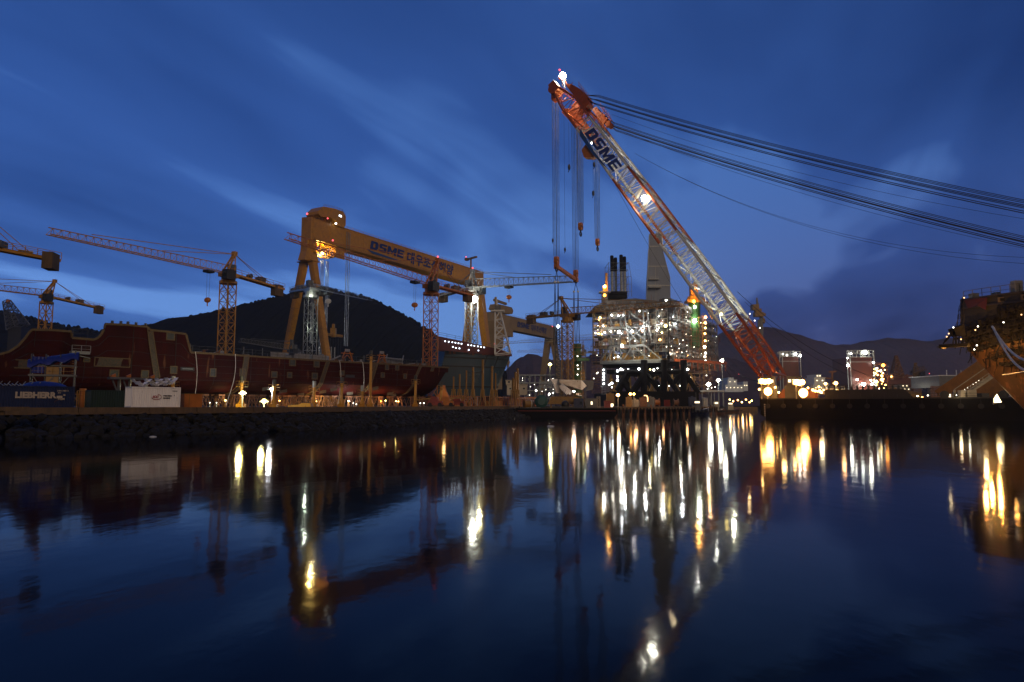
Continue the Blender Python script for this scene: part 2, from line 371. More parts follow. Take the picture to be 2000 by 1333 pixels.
# concrete quay wall: separate cast lengths with gaps at the far left
m = MB(); total = sum((Vector(b) - Vector(a)).length for a, b in zip(EDGE[:-1], EDGE[1:])); s = 10
while s < total - 6:
    L_ = random.choice([5.9, 6.2, 7.8]); p, d = lerp_path(EDGE, s); q, _ = lerp_path(EDGE, s + L_ - .08)
    if p is None or q is None: break
    n = Vector((d.y, -d.x, 0)); hh = .78 + random.uniform(-.05, .05)
    if not (49 < s < 51): m.beam(p + n * .0 + UP * (QZ + .1 - hh / 2), q + UP * (QZ + .1 - hh / 2), .6, hh)
    m.beam(p + n * .45 + UP * (QZ - .62), q + n * .45 + UP * (QZ - .62), .5, .22)
    s += L_
single(m, 'quay_wall', 'concrete', 'low weathered concrete wall along the top of the rock bank', 'wall', (-36, 97, QZ - .7))
# rock armour
m = MB(); rnd = random.Random(3)
s = 12
while s < total - 2:
    p, d = lerp_path(EDGE, s)
    if p is None: break
    n = Vector((d.y, -d.x, 0)); r0 = .55 + s * .0012
    for k in range(6):
        off = 1.0 + k * .95 + rnd.uniform(-.3, .3); z = 1.95 - k * .42 + rnd.uniform(-.15, .15)
        c = p + n * off + d * rnd.uniform(-.5, .5) + UP * z
        r = r0 * rnd.uniform(.75, 1.25); k0 = len(m.v); m.ball(c, r, 6, 4, (1, 1, .8))
        M3 = Matrix.Rotation(rnd.uniform(0, 6.28), 3, 'Z') @ Matrix.Rotation(rnd.uniform(-.8, .8), 3, 'X'); sx = rnd.uniform(.7, 1.6)
        for i in range(k0, len(m.v)):
            v = m.v[i] - c; v = Vector((v.x * sx, v.y, v.z)) * rnd.uniform(.75, 1.2); m.v[i] = c + M3 @ v
    s += .95 + s * .002
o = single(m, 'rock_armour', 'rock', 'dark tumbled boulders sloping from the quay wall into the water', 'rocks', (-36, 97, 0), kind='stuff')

# hills -----------------------------------------------------------
def hill(name, D, pts, mat, depth, rough, ext=0, step=4.0):
    pts3 = [P(x, y, D) for x, y in pts]; xs = [p.x for p in pts3]; zs = [max(p.z, 0) for p in pts3]
    def hz(x):
        if x <= xs[0]: return zs[0]
        for i in range(len(xs) - 1):
            if x <= xs[i + 1]:
                t = (x - xs[i]) / (xs[i + 1] - xs[i]); t2 = t * t * (3 - 2 * t) * .5 + t * .5; return zs[i] + (zs[i + 1] - zs[i]) * t2
        return zs[-1]
    x0, x1 = xs[0] - ext, xs[-1] + ext; n = int((x1 - x0) / step); mb = MB(); rows = []
    prof = [(-1, 0), (-.8, .18), (-.6, .40), (-.42, .62), (-.28, .78), (-.16, .90), (-.08, .96), (-.03, .99), (0, 1), (.03, .985), (.12, .9), (.4, .6), (1, 0)]
    for t, f in prof:
        row = []
        for i in range(n + 1):
            x = x0 + (x1 - x0) * i / n; y = D + t * depth; h_ = hz(x)
            nz = mnoise.noise(Vector((x / (rough * 9), y / (rough * 9), 3))) * rough * 1.4 * f + mnoise.noise(Vector((x / (rough * 1.3), y / (rough * 1.3), 8))) * rough * .9 * f + abs(mnoise.noise(Vector((x / (rough * .8), y / (rough * .8), 1)))) * rough * 1.9 * f
            k = 0 if abs(t) > .1 else .35
            row.append((x, y, 1 + max(0, h_ * f + nz * (1 - k) - rough * .3)))
        rows.append(row)
    mb.grid(rows)
    if mat == 'hill_near':        # tree crowns breaking the skyline
        rt = random.Random(int(D))
        for dy in (-7, 0, 6):
            x = x0 + 30
            while x < x1 - 30:
                r = rt.uniform(1.5, 3.6); mb.ball((x, D + dy + rt.uniform(-2, 2), 1 + hz(x) + rt.uniform(-.4, 2.0)), r, 6, 4, (1, 1, rt.uniform(.9, 1.5))); x += rt.uniform(1.8, 5.5)
    return structure(mb, name, mat)
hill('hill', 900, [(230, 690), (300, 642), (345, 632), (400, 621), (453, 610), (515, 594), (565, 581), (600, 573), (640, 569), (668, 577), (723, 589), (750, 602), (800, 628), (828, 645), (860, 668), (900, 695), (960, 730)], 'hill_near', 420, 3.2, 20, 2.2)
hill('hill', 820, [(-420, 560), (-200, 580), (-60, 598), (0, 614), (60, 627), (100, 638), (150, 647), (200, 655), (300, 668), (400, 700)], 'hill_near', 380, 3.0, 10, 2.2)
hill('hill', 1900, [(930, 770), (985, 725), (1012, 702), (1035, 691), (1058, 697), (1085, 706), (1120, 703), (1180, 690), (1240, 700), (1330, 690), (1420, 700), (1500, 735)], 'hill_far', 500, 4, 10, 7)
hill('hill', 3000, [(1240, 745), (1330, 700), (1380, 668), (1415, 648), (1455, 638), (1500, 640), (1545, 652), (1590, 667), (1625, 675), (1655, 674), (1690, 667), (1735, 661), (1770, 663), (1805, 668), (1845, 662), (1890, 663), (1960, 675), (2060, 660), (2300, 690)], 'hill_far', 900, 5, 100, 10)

# ================================================================ tower cranes
def tower_crane(label, px, D, ytop, tip, cj, apex, mat='crane_yellow', w=2.4, root_h=2.2, nm=18, nj=24, hook=None, mbr=.075, ms='x', jib_up=1.9, zbase=QZ, cabside=1, tri=True, cat='tower crane', group='tower cranes of the yard', back=.5, lampred=True, rs=1.0):
    top = P(px, ytop, D); base = Vector((top.x, D, zbase))
    t = thing('tower_crane', label, cat, base, group)
    tipP = P(*tip); cjP = P(*cj); A = P(*apex)
    m = MB(); yaw = math.atan2(tipP.y - top.y, tipP.x - top.x)
    up = Vector((math.cos(yaw), math.sin(yaw), 0))
    m.truss(base, top, w, w, w, w, up, nm, .20 * w / 2.4 * rs, mbr * w / 2.4 * rs, ms); m.build('mast', mat, t)
    d = (tipP - top); d.z = 0; d.normalize(); sd_ = Vector((-d.y, d.x, 0)); r = w / 2.4
    m = MB(); m.tube(top, top + UP * .9 * r, 1.5 * r, n=12); m.tube(top - UP * .6 * r, top, 1.9 * r, n=12); m.bbox(top + UP * .9 * r, 3.6 * r, 2.4 * r, .9 * r, d, sd_); m.build('slewing_ring', mat, t)
    m = MB(); c = top + d * 1.6 * r + sd_ * cabside * 1.9 * r; m.bbox(c, 2.4 * r, 1.5 * r, 2.1 * r, d, sd_); cab = m.build('cab', 'dark', t)
    m = MB(); m.box(c + UP * 1.2 * r + d * 1.22 * r, .06, 1.3 * r, 1.2 * r, d, sd_); m.build('window', 'glass', cab)
    root = top + UP * 1.7 * r
    m = MB(); js = root + d * 1.0 * r
    m.tri(js, tipP, 1.7 * r, jib_up * r, 1.2 * r, jib_up * .62 * r, nj, .15 * r * rs, .065 * r * rs); m.build('jib', mat, t)
    m = MB(); bs = root - d * 1.0 * r
    for k in (-1, 1): m.beam(bs + sd_ * k * .8 * r, cjP + sd_ * k * .8 * r, .22 * r, .45 * r)
    n = max(4, int((cjP - bs).length / 2.5))
    for i in range(n): a = bs.lerp(cjP, i / n); b = bs.lerp(cjP, (i + 1) / n); m.beam(a - sd_ * .8 * r, b + sd_ * .8 * r, .1 * r)
    dd = (cjP - bs); m.beam(bs + UP * .25 * r, cjP + UP * .25 * r, 1.3 * r, .06)
    m.rail([bs + sd_ * .85 * r + UP * .2, cjP + sd_ * .85 * r + UP * .2], 1.1 * r, .07 * r, 2); m.rail([bs - sd_ * .85 * r + UP * .2, cjP - sd_ * .85 * r + UP * .2], 1.1 * r, .07 * r, 2)
    m.build('counter_jib', mat, t)
    e = -d; m = MB(); cc = cjP - e * 1.6 * r; m.box(cc - UP * .5 * r, 2.6 * r, 1.5 * r, 2.6 * r, d, sd_); m.build('counterweight', 'concrete', t)
    m = MB(); mc = bs.lerp(cjP, .55) + UP * .3 * r; m.bbox(mc, 2.2 * r, 1.2 * r, 1.0 * r, d, sd_); m.tube(bs.lerp(cjP, .33) + UP * .8 * r - sd_ * .6 * r, bs.lerp(cjP, .33) + UP * .8 * r + sd_ * .6 * r, .5 * r, n=10); m.build('winch', 'steel', t)
    m = MB(); m.bbox(bs + UP * .3 * r - sd_ * .2 * r, 1.6 * r, 1.1 * r, 1.9 * r, d, sd_); m.build('switch_cabinet', 'steel', t)
    m = MB()
    for k in (-1, 1):
        m.beam(root + d * 1.2 * r + sd_ * k * .8 * r, A + sd_ * k * .3 * r, .32 * r * rs); f = Vector((A.x, A.y, root.z)) if back is None else root - d * back * 2.0 * r
        m.beam(f + sd_ * k * .8 * r, A + sd_ * k * .3 * r, .24 * r * rs)
        for j in range(1, 5): q = j / 5; m.beam((root + d * 1.2 * r + sd_ * k * .8 * r).lerp(A, q), (f + sd_ * k * .8 * r).lerp(A, q + .08 if q < .9 else q), .1 * r)
    for j in range(1, 6): q = j / 6; a = (root + d * 1.2 * r).lerp(A, q); m.beam(a - sd_ * .8 * r * (1 - q * .6), a + sd_ * .8 * r * (1 - q * .6), .1 * r)
    m.box(A + UP * .1, .9 * r, 1.0 * r, 1.0 * r, d, sd_); m.build('apex_frame', mat, t)
    m = MB()
    for fr in (.42, .80): q = js.lerp(tipP, fr) + UP * jib_up * .9 * r; m.beam(A, q, .12 * r * rs)
    for k in (-1, 1): m.beam(A, bs.lerp(cjP, .78) + sd_ * k * .7 * r, .09 * r * rs)
    m.build('tie_bar', mat, t)
    if lampred: lamp(t, A + UP * 1.0 * r, .22 * r, 'lamp_red', 'warning_light')
    if hook:
        hx = js.lerp(tipP, hook[0]); m = MB(); m.bbox(hx - UP * .7 * r, 1.8 * r, 1.5 * r, .5 * r, d, sd_); m.build('trolley', 'dark', t)
        hb = hx - UP * hook[1]; m = MB()
        for k in (-1, 1): m.tube(hx + d * k * .4 * r, hb + d * k * .3 * r, .035 * r * rs, n=4)
        m.build('hoist_rope', 'rope_steel', t)
        m = MB(); m.ball(hb, .75 * r, 10, 6, (1, .5, .8)); m.tube(hb - UP * .5 * r, hb - UP * 1.3 * r, .12 * r, n=6); m.build('hook_block', hook[2] if len(hook) > 2 else 'orange', t)
    return t, top, d
C1 = tower_crane('yellow tower crane with a long jib rising to the left over the red hull', 446, 180, 550, (94, 458, 138), (551, 566, 196), (458, 497, 183), lampred=False, w=2.9, hook=(.115, 8), nj=26, nm=12, mbr=.09, rs=1.0)
# catwalk light and ladder line on the near crane
C4 = tower_crane('orange tower crane in front of the long yellow gantry girder', 842, 196, 572, (560, 467, 150), (921, 578, 214), (855, 510, 198), mat='orange', w=3.0, hook=(.12, 7), nj=24, nm=12, mbr=.09, rs=1.0)
C2 = tower_crane('smaller yellow tower crane above the dark left hill', 91, 250, 590, (-190, 545, 200), (200, 604, 268), (107, 550, 253), lampred=False, w=2.9, hook=(.62, 7), nj=20, nm=9, mbr=.10, rs=1.2)
C3 = tower_crane('yellow tower crane at the left edge with a grey counterweight and a white name board', -160, 118, 480, (-420, 380, 90), (108, 509, 134), (-135, 330, 120), w=3, nj=14, nm=8, lampred=False)
m = MB(); q = P(50, 494, 131); b3 = (P(108, 509, 134) - P(-160, 470, 118)); b3.z = 0; b3.normalize(); m.box(q, 2.5, .08, 1.0, b3, Vector((b3.y, -b3.x, 0))); s3 = m.build('name_board', 'white', C3[0])
m = MB(); text_mb(m, 'TC-50', .85, q - b3 * 1.15 - UP * .32 + Vector((b3.y, -b3.x, 0)) * .06, b3, UP, .01, .02); m.build('board_lettering', 'letters_black', s3)
C5 = tower_crane('white tower crane with a floodlight beside the far end of the yellow gantry', 921, 300, 575, (1120, 551, 262), (858, 580, 322), (923, 531, 301), mat='galv', w=4.0, nj=20, nm=13, mbr=.10, root_h=2, hook=(.38, 5, 'orange'), jib_up=2.3, rs=1.2)
C6 = tower_crane('white lit tower crane standing between the legs of the yellow gantry', 608, 290, 578, (722, 587, 250), (571, 571, 312), (607, 553, 292), mat='galv', w=4.2, nj=14, nm=12, mbr=.10, ms='z', jib_up=1.0, hook=(.3, 4, 'white'), rs=.6, lampred=False)
C7 = tower_crane('yellow tower crane whose jib crosses in front of the lit platform', 1108, 236, 626, (1330, 598, 205), (1030, 622, 248), (1096, 583, 236), lampred=False, mat='dyellow', w=2.9, nj=22, nm=13, mbr=.09, hook=(.3, 9, 'dark'), rs=1.2)
C8 = tower_crane('faint distant crane with a flat jib seen under the second gantry', 1190, 620, 668, (975, 672, 640), (1250, 664, 640), (1190, 650, 620), mat='cream', w=3.5, nj=30, nm=10, lampred=False)
C9 = tower_crane('distant low crane jib on the skyline behind the blue hull', 1140, 700, 694, (1010, 688, 690), (1165, 690, 700), (1140, 676, 700), mat='cream', w=3.5, nj=18, nm=8, lampred=False)
C10 = tower_crane('small dark crane lying low behind the red hull near the gantry leg', 572, 330, 694, (468, 668, 300), (590, 697, 335), (570, 667, 330), mat='steel', w=3.2, nj=16, nm=3, lampred=False)
C11 = tower_crane('pale distant tower crane standing on the skyline right of the red block', 1789, 520, 738, (1806, 722, 480), (1782, 730, 528), (1788, 712, 520), mat='dyellow', w=5.0, nj=6, nm=12, lampred=False)
C12 = tower_crane('orange small distant crane with a level jib behind the deck of the barge', 1772, 640, 742, (1784, 741, 600), (1760, 740, 660), (1772, 733, 640), mat='orange', w=3.2, nj=6, nm=6, lampred=False)
# grey lattice mast next to the yellow crane, and crawler boom at far left
m = MB(); q = P(1091, 640, 250); m.truss((q.x, 250, QZ), q, 2.6, 2.6, 2.6, 2.6, (1, 0, 0), 16, .3, .16); t = thing('lattice_mast', 'grey lattice mast close beside the yellow crane left of the platform', 'mast', (q.x, 250, QZ)); m.build('mast', 'steel', t); lamp(t, P(1090, 638, 247), .7, 'window_cold', 'lamp')
m = MB(); a = P(24, 628, 420); b = P(12, 588, 420); t = thing('crawler_crane', 'dark lattice crane boom rising over the left hill', 'crane', P(34, 625, 420))
m.truss(P(36, 640, 420), P(13, 588, 420), 9, 9, 3, 3, (1, 0, 0), 7, .5, .28); m.build('boom', 'steel', t); m = MB(); m.ball(P(16, 589, 419), 1.3, 8, 5); m.build('hook_block', 'orange', t)
m = MB(); m.bbox((P(36, 640, 420).x, 420, QZ), 8, 6, P(36, 640, 420).z - QZ); m.build('machine_house', 'dark', t)

# ================================================================ gantry cranes
def gantry(label, A, B, top_w, hgt, end_off, legsA, legsB, mat, big=True, cat='gantry crane'):
    """A, B: upper edge of the near face at each end (world points)."""
    d = (B - A); L_ = Vector((d.x, d.y, 0)).length; d.z = 0; d.normalize(); nrm = Vector((d.y, -d.x, 0))   # towards the camera
    t = thing('gantry_crane', label, cat, Vector((A.x, A.y, QZ)), 'gantry cranes')
    zt = A.z; A = Vector((A.x, A.y, zt)); B = A + d * L_
    m = MB(); c0 = A - nrm * top_w / 2 - UP * hgt / 2; c1 = B - nrm * top_w / 2 - UP * hgt / 2
    m.beam(c0, c1, top_w, hgt)
    n = int(L_ / 12)
    for i in range(n + 1):
        q = A + d * L_ * i / n; m.box(q - UP * hgt / 2 + nrm * .02, .18, .12, hgt * .98, d, nrm)
    for zz in (.12, hgt - .15): m.beam(A + nrm * .12 - UP * zz, B + nrm * .12 - UP * zz, .3, .3)
    g = m.build('girder', mat, t)
    m = MB(); m.rail([A + nrm * -.2, B + nrm * -.2], 1.2, .12, 4); m.rail([A - nrm * (top_w - .2), B - nrm * (top_w - .2)], 1.2, .12, 4); m.build('railing', mat, g)
    return t, A, B, d, nrm, g
GA = P(612, 426, 330); GB = P(944, 541, 468)
t, A, B, d, nrm, g = gantry('huge yellow gantry crane with blue lettering along its girder', GA, GB, 6.4, 11.2, 0, None, None, 'yellow')
GL = (B - A).length
m = MB(); q0 = A + nrm * .7 - UP * 11.0; q1 = B + nrm * .7 - UP * 11.0; m.beam(q0, q1, 1.0, .1); m.rail([q0 + nrm * .45, q1 + nrm * .45], 1.1, .08, 3); m.build('side_walkway', 'dyellow', g)
# end closing plates, left end is deeper and rounded
m = MB(); e = A - d * .2; m.prism([e - nrm * 6.5 + UP * .8, e + UP * .3, e - UP * 11.6, e - nrm * .8 - UP * 15, e - nrm * 5.8 - UP * 15, e - nrm * 6.5 - UP * 11.6], -d * 1.2); m.build('end_plate', 'yellow', g)
m = MB(); e = B; m.prism([e - nrm * 6.6, e + nrm * .2, e + nrm * .2 - UP * 13.2, e - nrm * 1.2 - UP * 17, e - nrm * 5.2 - UP * 17, e - nrm * 6.6 - UP * 13.2], -d * 8.5); m.build('end_plate', 'yellow', g)
# rigid head and two tapering legs on the left end
hc = A - nrm * 3.2 + d * .6; zt = A.z
m = MB(); m.beam(hc - UP * 11.3, hc - UP * 17, 4.2, 6.2, d, 4.4, 6.6); m.beam(hc - UP * 17, hc - UP * 21.5, 4.5, 6.7, d, 4.6, 9.4)
m.box(hc - UP * 21.7, 10.2, 5.6, .4, nrm, d)
m.build('leg_head', 'yellow', t)
for k in (1, -1):
    m = MB(); f = hc - UP * 21.8 + nrm * k * 3.0; bt = hc + nrm * k * 18.6; bt.z = QZ + 3
    m.beam(f, bt, 3.1, 3.2, d, 2.5, 2.6); leg = m.build('leg', 'yellow', t)
    m = MB(); s0_ = f - d * 2.2; s1_ = bt - d * 1.9
    for e_ in (-.35, .35): m.beam(s0_ + nrm * e_, s1_ + nrm * e_, .1)
    for i_ in range(60): q_ = s0_.lerp(s1_, i_ / 60); m.beam(q_ - nrm * .35, q_ + nrm * .35, .07)
    for i_ in range(1, 6): q_ = f.lerp(bt, i_ / 6); m.box(q_, 3.5 - i_ * .1, 3.5 - i_ * .1, .22, d, nrm)
    m.build('ladder', 'dyellow', leg)
    m = MB(); m.bbox(Vector((bt.x, bt.y, QZ)), 12, 3, 3.2, nrm, d); [m.tube(bt + nrm * j + d * 1.0 - UP * 2.4, bt + nrm * j - d * 1.0 - UP * 2.4, .5, n=10) for j in (-4, -2, 2, 4)]; m.build('bogie', 'yellow', leg)
# right end legs
hc = B - nrm * 3.2 - d * 4
for k in (1, -1):
    m = MB(); f = hc - UP * 15 + nrm * k * 2.6; bt = hc + nrm * k * 14; bt.z = QZ + 3
    m.beam(f, bt, 5.0, 5.0, d, 3.6, 3.6); leg = m.build('leg', 'yellow', t)
    m = MB(); m.bbox(Vector((bt.x, bt.y, QZ)), 12, 3, 3.2, nrm, d); m.build('bogie', 'yellow', leg)
# top trolley house near the left end
def at(s): return A + d * s
c = at(12) - nrm * 3.2 + UP * 2.2
m = MB()
prof = [(-16, 1.2), (-10.5, 4.3), (2, 5.2), (12, 5.2), (16, 3.2), (16, -1.5), (14, -3.2), (5, -3.2), (3, -.8), (-3, -.2), (-13, -1.2), (-16, -.3)]
m.prism([c + d * x * .60 + UP * (z + .6) + nrm * 4.2 for x, z in prof], -nrm * 8.4); tr = m.build('upper_trolley', 'yellow', t)
m = MB(); m.rail([c + d * -6 + UP * 5.0 + nrm * 4, c + d * 1.2 + UP * 5.8 + nrm * 4, c + d * 7 + UP * 5.8 + nrm * 4, c + d * 9.4 + UP * 4.0 + nrm * 4], 1.1, .1, 1.6); m.build('railing', 'dyellow', tr)
m = MB(); m.box(c + d * 5.5 + UP * 2.9 + nrm * 4.25, 1.8, .12, .9, d, nrm); m.build('window', 'window_cold', tr)
m = MB()
for j in (-6, 6): m.bbox(at(12 + j) - nrm * 4.5, 3, 7, 1.6, d, nrm)
m.build('trolley_wheel_frame', 'dark', tr)
lamp(t, P(656, 437, 341), .5, 'lamp_small'); lamp(t, P(600, 418, 326), .5, 'lamp_red', 'warning_light'); lamp(t, P(640, 427, 335), .4, 'lamp_red', 'warning_light'); lamp(t, P(650, 470, 337), .45, 'lamp_red', 'warning_light')
# underslung trolley: lattice cage, lit from inside
c = at(10) - UP * 11.6
m = MB(); z1 = 5.6
cage = [at(1.5) - nrm * .3, at(15) - nrm * .3, at(15) - nrm * 6.2, at(1.5) - nrm * 6.2]
def cg(t_, k): b_ = cage[k % 4]; return b_ - UP * (11.4 + t_ * z1)
m.lattice(cg, 4, 1, .5, .35, 'x'); 
for k in range(4):
    for j in range(1, 4): a_ = cage[k].lerp(cage[(k + 1) % 4], j / 4); m.beam(a_ - UP * 11.4, a_ - UP * (11.4 + z1), .3); b_ = cage[k].lerp(cage[(k + 1) % 4], (j - 1) / 4); m.beam(b_ - UP * 11.4, a_ - UP * (11.4 + z1), .22)
lt = m.build('lower_trolley', 'yellow', t)
m = MB(); bs_ = [p_ - UP * (11.4 + z1 + .15) for p_ in cage]
for f_ in (0, .42, .84): m.poly([bs_[0].lerp(bs_[1], f_), bs_[0].lerp(bs_[1], f_ + .16), bs_[3].lerp(bs_[2], f_ + .16), bs_[3].lerp(bs_[2], f_)], [(0, 1, 2, 3)])
m.poly([bs_[0].lerp(bs_[3], .0), bs_[1].lerp(bs_[2], .0), bs_[1].lerp(bs_[2], .22), bs_[0].lerp(bs_[3], .22)], [(0, 1, 2, 3)]); m.build('trolley_floor', 'cream', lt)
m = MB(); m.box(at(18.6) + nrm * .1 - UP * 14.0, 7, .4, 5.8, d, nrm); m.build('side_panel', 'yellow', lt)
for s_, n_ in ((4, 3), (11, 4)): lamp(lt, at(s_) - nrm * n_ - UP * (11.4 + z1 - 1.6), .9, 'lamp_flood_yellow')
light(at(7) - nrm * 3.2 - UP * 14.0, 60000, (1, .66, .15), .4); light(at(8) - nrm * 3.2 - UP * 19.5, 26000, (1, .8, .35), .4)
# hoist ropes and lifting beams
m = MB()
for s_ in (3, 3.9, 9, 9.8, 10.6, 12.5, 13.3, 14.1):
    a_ = at(s_) - nrm * 3 - UP * 19; m.tube(a_, Vector((a_.x, a_.y, 24 if s_ > 5 else 34)), .17, n=5)
m.build('hoist_rope', 'rope_steel', t)
m = MB()
for s_ in (23.0, 24.2, 25.4):
    a_ = at(s_) + nrm * .6 - UP * 2; m.tube(a_, Vector((a_.x, a_.y, 34)), .17, n=5)
m.build('hoist_rope', 'rope_steel', t)
light(at(12) - nrm * 3 - UP * 22, 160000, (.75, 1, .9), .6, 60, at(12) - nrm * 3 - UP * 70)
light(at(24) + nrm * 3 - UP * 20, 90000, (.75, 1, .95), .6, 40, at(24) + nrm * .6 - UP * 70)
# jib mast on the right end
m = MB(); q = B - d * 9 - nrm * 4.5; m.beam(q, q + UP * 8, 1.1); m.beam(q + UP * 8.3 - d * 3 + nrm * 6.5, q + UP * 8.3 + d * 1 - nrm * 4.5, 1.4, 1.1); m.box(q + UP * 8.2 - nrm * 3.5, 2.4, 2, 1.8, d, nrm); m.build('maintenance_jib', 'dyellow', t); lamp(t, q + UP * 10 - nrm * 4, .4, 'lamp_red', 'warning_light')
# lettering
fo = nrm * .26
pos = lambda px: (lambda lo, hi: next(x for x in [lo])) and None
def s_at(px, z=None):
    lo, hi = 0, GL
    for _ in range(40):
        mid = (lo + hi) / 2
        if proj(at(mid) - UP * 5)[0] < px: lo = mid
        else: hi = mid
    return lo
s0, s1 = s_at(722), s_at(787)
m = MB(); block_word(m, 'DSME', at(s0) - UP * 7.0 + fo, d, UP, s1 - s0, 4.6, .22, .06); m.build('lettering', 'letters_yard', g)
m = MB(); m.prism([at(s0 - 2.5) - UP * 7.9 + fo, at(s0 + 2) - UP * 9.4 + fo, at(s0 + (s1 - s0) * .55) - UP * 9.6 + fo, at(s1 - 1) - UP * 9.0 + fo, at(s0 + (s1 - s0) * .5) - UP * 8.5 + fo], nrm * .05); m.build('painted_swoosh', 'swoosh', g)
s0, s1 = s_at(793), s_at(885); KT = '대우조선해양'
m = MB(); wtx = text_mb(MB(), KT, 7.2, (0, 0, 0), (1, 0, 0), (0, 0, 1), .03, .12, .1); text_mb(m, KT, 7.2, at(s0) - UP * 8.1 + fo, d, UP, .03, .20, .1, (s1 - s0) / wtx); m.build('lettering', 'letters_yard', g)
# hanging lifting beam of the gantry (things hanging from hooks)
t2 = thing('lifting_spreader', 'yellow spreader beam hanging on bright ropes right of the gantry leg', 'spreader', P(651, 690, 340))
q = P(651, 655, 340); m = MB(); m.bbox(q - UP * 1, 2.6, 2.2, 4.5); m.beam(q - d * 6, q + d * 6, 1.6, 1.2); m.beam(q + UP * 3, q + UP * 5.6, 1.2); m.build('beam', 'dyellow', t2)
m = MB()
for i in range(7): a_ = q - d * 5.5 + d * 11 * i / 6; m.tube(a_, a_ - UP * 12, .1, n=4)
m.build('sling', 'rope_dark', t2); m = MB(); [m.tube(q + d * j - UP * 15, q + d * j - UP * 6, .28, n=6) for j in (-2.6, -1.2, 1.2)]; m.build('shackle_rod', 'galv', t2)
# second gantry, farther off
GA2 = P(972, 612, 640); GB2 = P(1085, 640, 752)
t, A, B, d, nrm, g = gantry('smaller pale yellow gantry crane far behind the blue hull', GA2, GB2, 9, 13.5, 0, None, None, 'far_yellow')
L2 = (B - A).length
m = MB(); e = A - nrm * 4.5 + d * 4; m.beam(e + UP * 0 - UP * 0, e - UP * 32, 11, 12, d, 10, 12); m.beam(e - UP * 32, Vector((e.x, e.y, QZ)), 8, 12, d, 7, 13); m.prism([A + nrm * .3 - d * 5 + UP * 1, A + nrm * .3 + d * 9 + UP * 1, A + nrm * .3 + d * 9 - UP * 20, A + nrm * .3 - d * 2 - UP * 28, A + nrm * .3 - d * 7 - UP * 8], -nrm * 9.6); m.build('leg', 'far_yellow', t)
hc = B - nrm * 4.5 - d * 3
for k in (1, -1):
    m = MB(); f = hc - UP * 13.5 + nrm * k * 3; bt = hc + nrm * k * 15; bt.z = QZ; m.beam(f, bt, 6, 6, d, 4, 4); m.build('leg', 'far_yellow', t)
m = MB(); m.beam(hc - UP * 12, hc - UP * 19, 9, 6, d); m.build('leg_head', 'far_yellow', t)
c = A + d * 14 - nrm * 4.5; m = MB(); m.prism([c + d * x + UP * z + nrm * 4.5 for x, z in ((-16, 4), (-13, 9), (14, 9), (17, 6), (15, 2.5), (-4, 1.5))], -nrm * 9); m.build('upper_trolley', 'far_yellow', t)
m = MB(); m.box(A + d * 16 - UP * 17, 14, 8, 8, d, nrm); m.build('lower_trolley', 'far_yellow', t)
m = MB(); q = A - nrm * 4 + d * 3; m.beam(q, q + UP * 16, 2.2); m.beam(q + UP * 13 - d * 3, q + UP * 12 + d * 20, 2.2); m.build('maintenance_jib', 'far_yellow', t)
m = MB(); q = A + d * 28 - nrm * 4.5; [m.tube(q + d * j, q + d * j - UP * 62, .22, n=5) for j in (-1.5, 1.5)]; m.build('hoist_rope', 'rope_dark', t); m = MB(); m.bbox(q - UP * 44, 6, 4, 6, d); m.tube(q - UP * 50, q - UP * 44, .6, 2.5, n=6); m.build('hook_block', 'far_yellow', t)
def at2(s): return A + d * s
m = MB(); block_word(m, 'DSME', at2(L2 * .30) - UP * 9 + nrm * .3, d, UP, L2 * .2, 5.2, .2, .06); wtx = text_mb(MB(), KT, 7, (0, 0, 0), (1, 0, 0), (0, 0, 1), .03, .1, .15); text_mb(m, KT, 7, at2(L2 * .53) - UP * 9.5 + nrm * .3, d, UP, .03, .15, .15, L2 * .29 / wtx); m.build('lettering', 'letters_yard', g)
lamp(t, P(1078, 638, 745), .9, 'lamp_red', 'warning_light')
# white lattice tower standing on the blue ship
t = thing('lattice_tower', 'white lattice A-shaped tower standing on the blue hull', 'tower', P(981, 695, 222)); m = MB()
a = P(982, 692, 222); tp = P(972, 608, 222)
m.truss(a, tp, 6.5, 5, 1.6, 1.6, (1, 0, 0), 5, .42, .28, 'z'); m.beam(tp, P(970, 585, 222), .5); m.bbox(tp - UP * .3, 4.5, 3, .5); m.build('frame', 'white', t); m = MB(); m.bbox(tp, 2, 2, 1.8); m.build('top_platform', 'steel', t)
# ================================================================ red hull on the blocks
B0 = Vector((-61, 130, 0))
def HP(s, off, z): p = B0 + E1 * s - E2 * off; return Vector((p.x, p.y, z))      # off = inboard distance
def s_px(px, z=8):
    lo, hi = -75, 90
    for _ in range(40):
        mid = (lo + hi) / 2
        if proj(HP(mid, 0, z))[0] < px: lo = mid
        else: hi = mid
    return lo
def z_py(s, py):
    lo, hi = 0, 60; p = HP(s, 0, 0)
    for _ in range(40):
        mid = (lo + hi) / 2
        if proj((p.x, p.y, mid))[1] > py: lo = mid
        else: hi = mid
    return lo
prof = [(-240, 740), (-60, 700), (0, 690), (18, 685), (34, 674), (48, 657), (55, 646), (60, 642), (100, 643), (137, 646), (138.5, 658), (180, 662), (188, 659), (195, 652), (200, 642), (202, 631), (245, 633), (285, 637), (290, 643), (330, 647), (361, 651), (366, 668), (372, 687), (440, 691), (530, 697), (640, 704), (760, 710), (882, 717)]
P_SZ = []
for px, py in prof:
    s = s_px(px, 12); P_SZ.append((s, z_py(s, py)))
def ztop(s):
    for a, b in zip(P_SZ[:-1], P_SZ[1:]):
        if s <= b[0]:
            if b[0] - a[0] < 1e-4: return b[1]
            return a[1] + (b[1] - a[1]) * max(0, (s - a[0]) / (b[0] - a[0]))
    return P_SZ[-1][1]
S0, S1 = P_SZ[0][0], P_SZ[-1][0]
ZB = 5.75
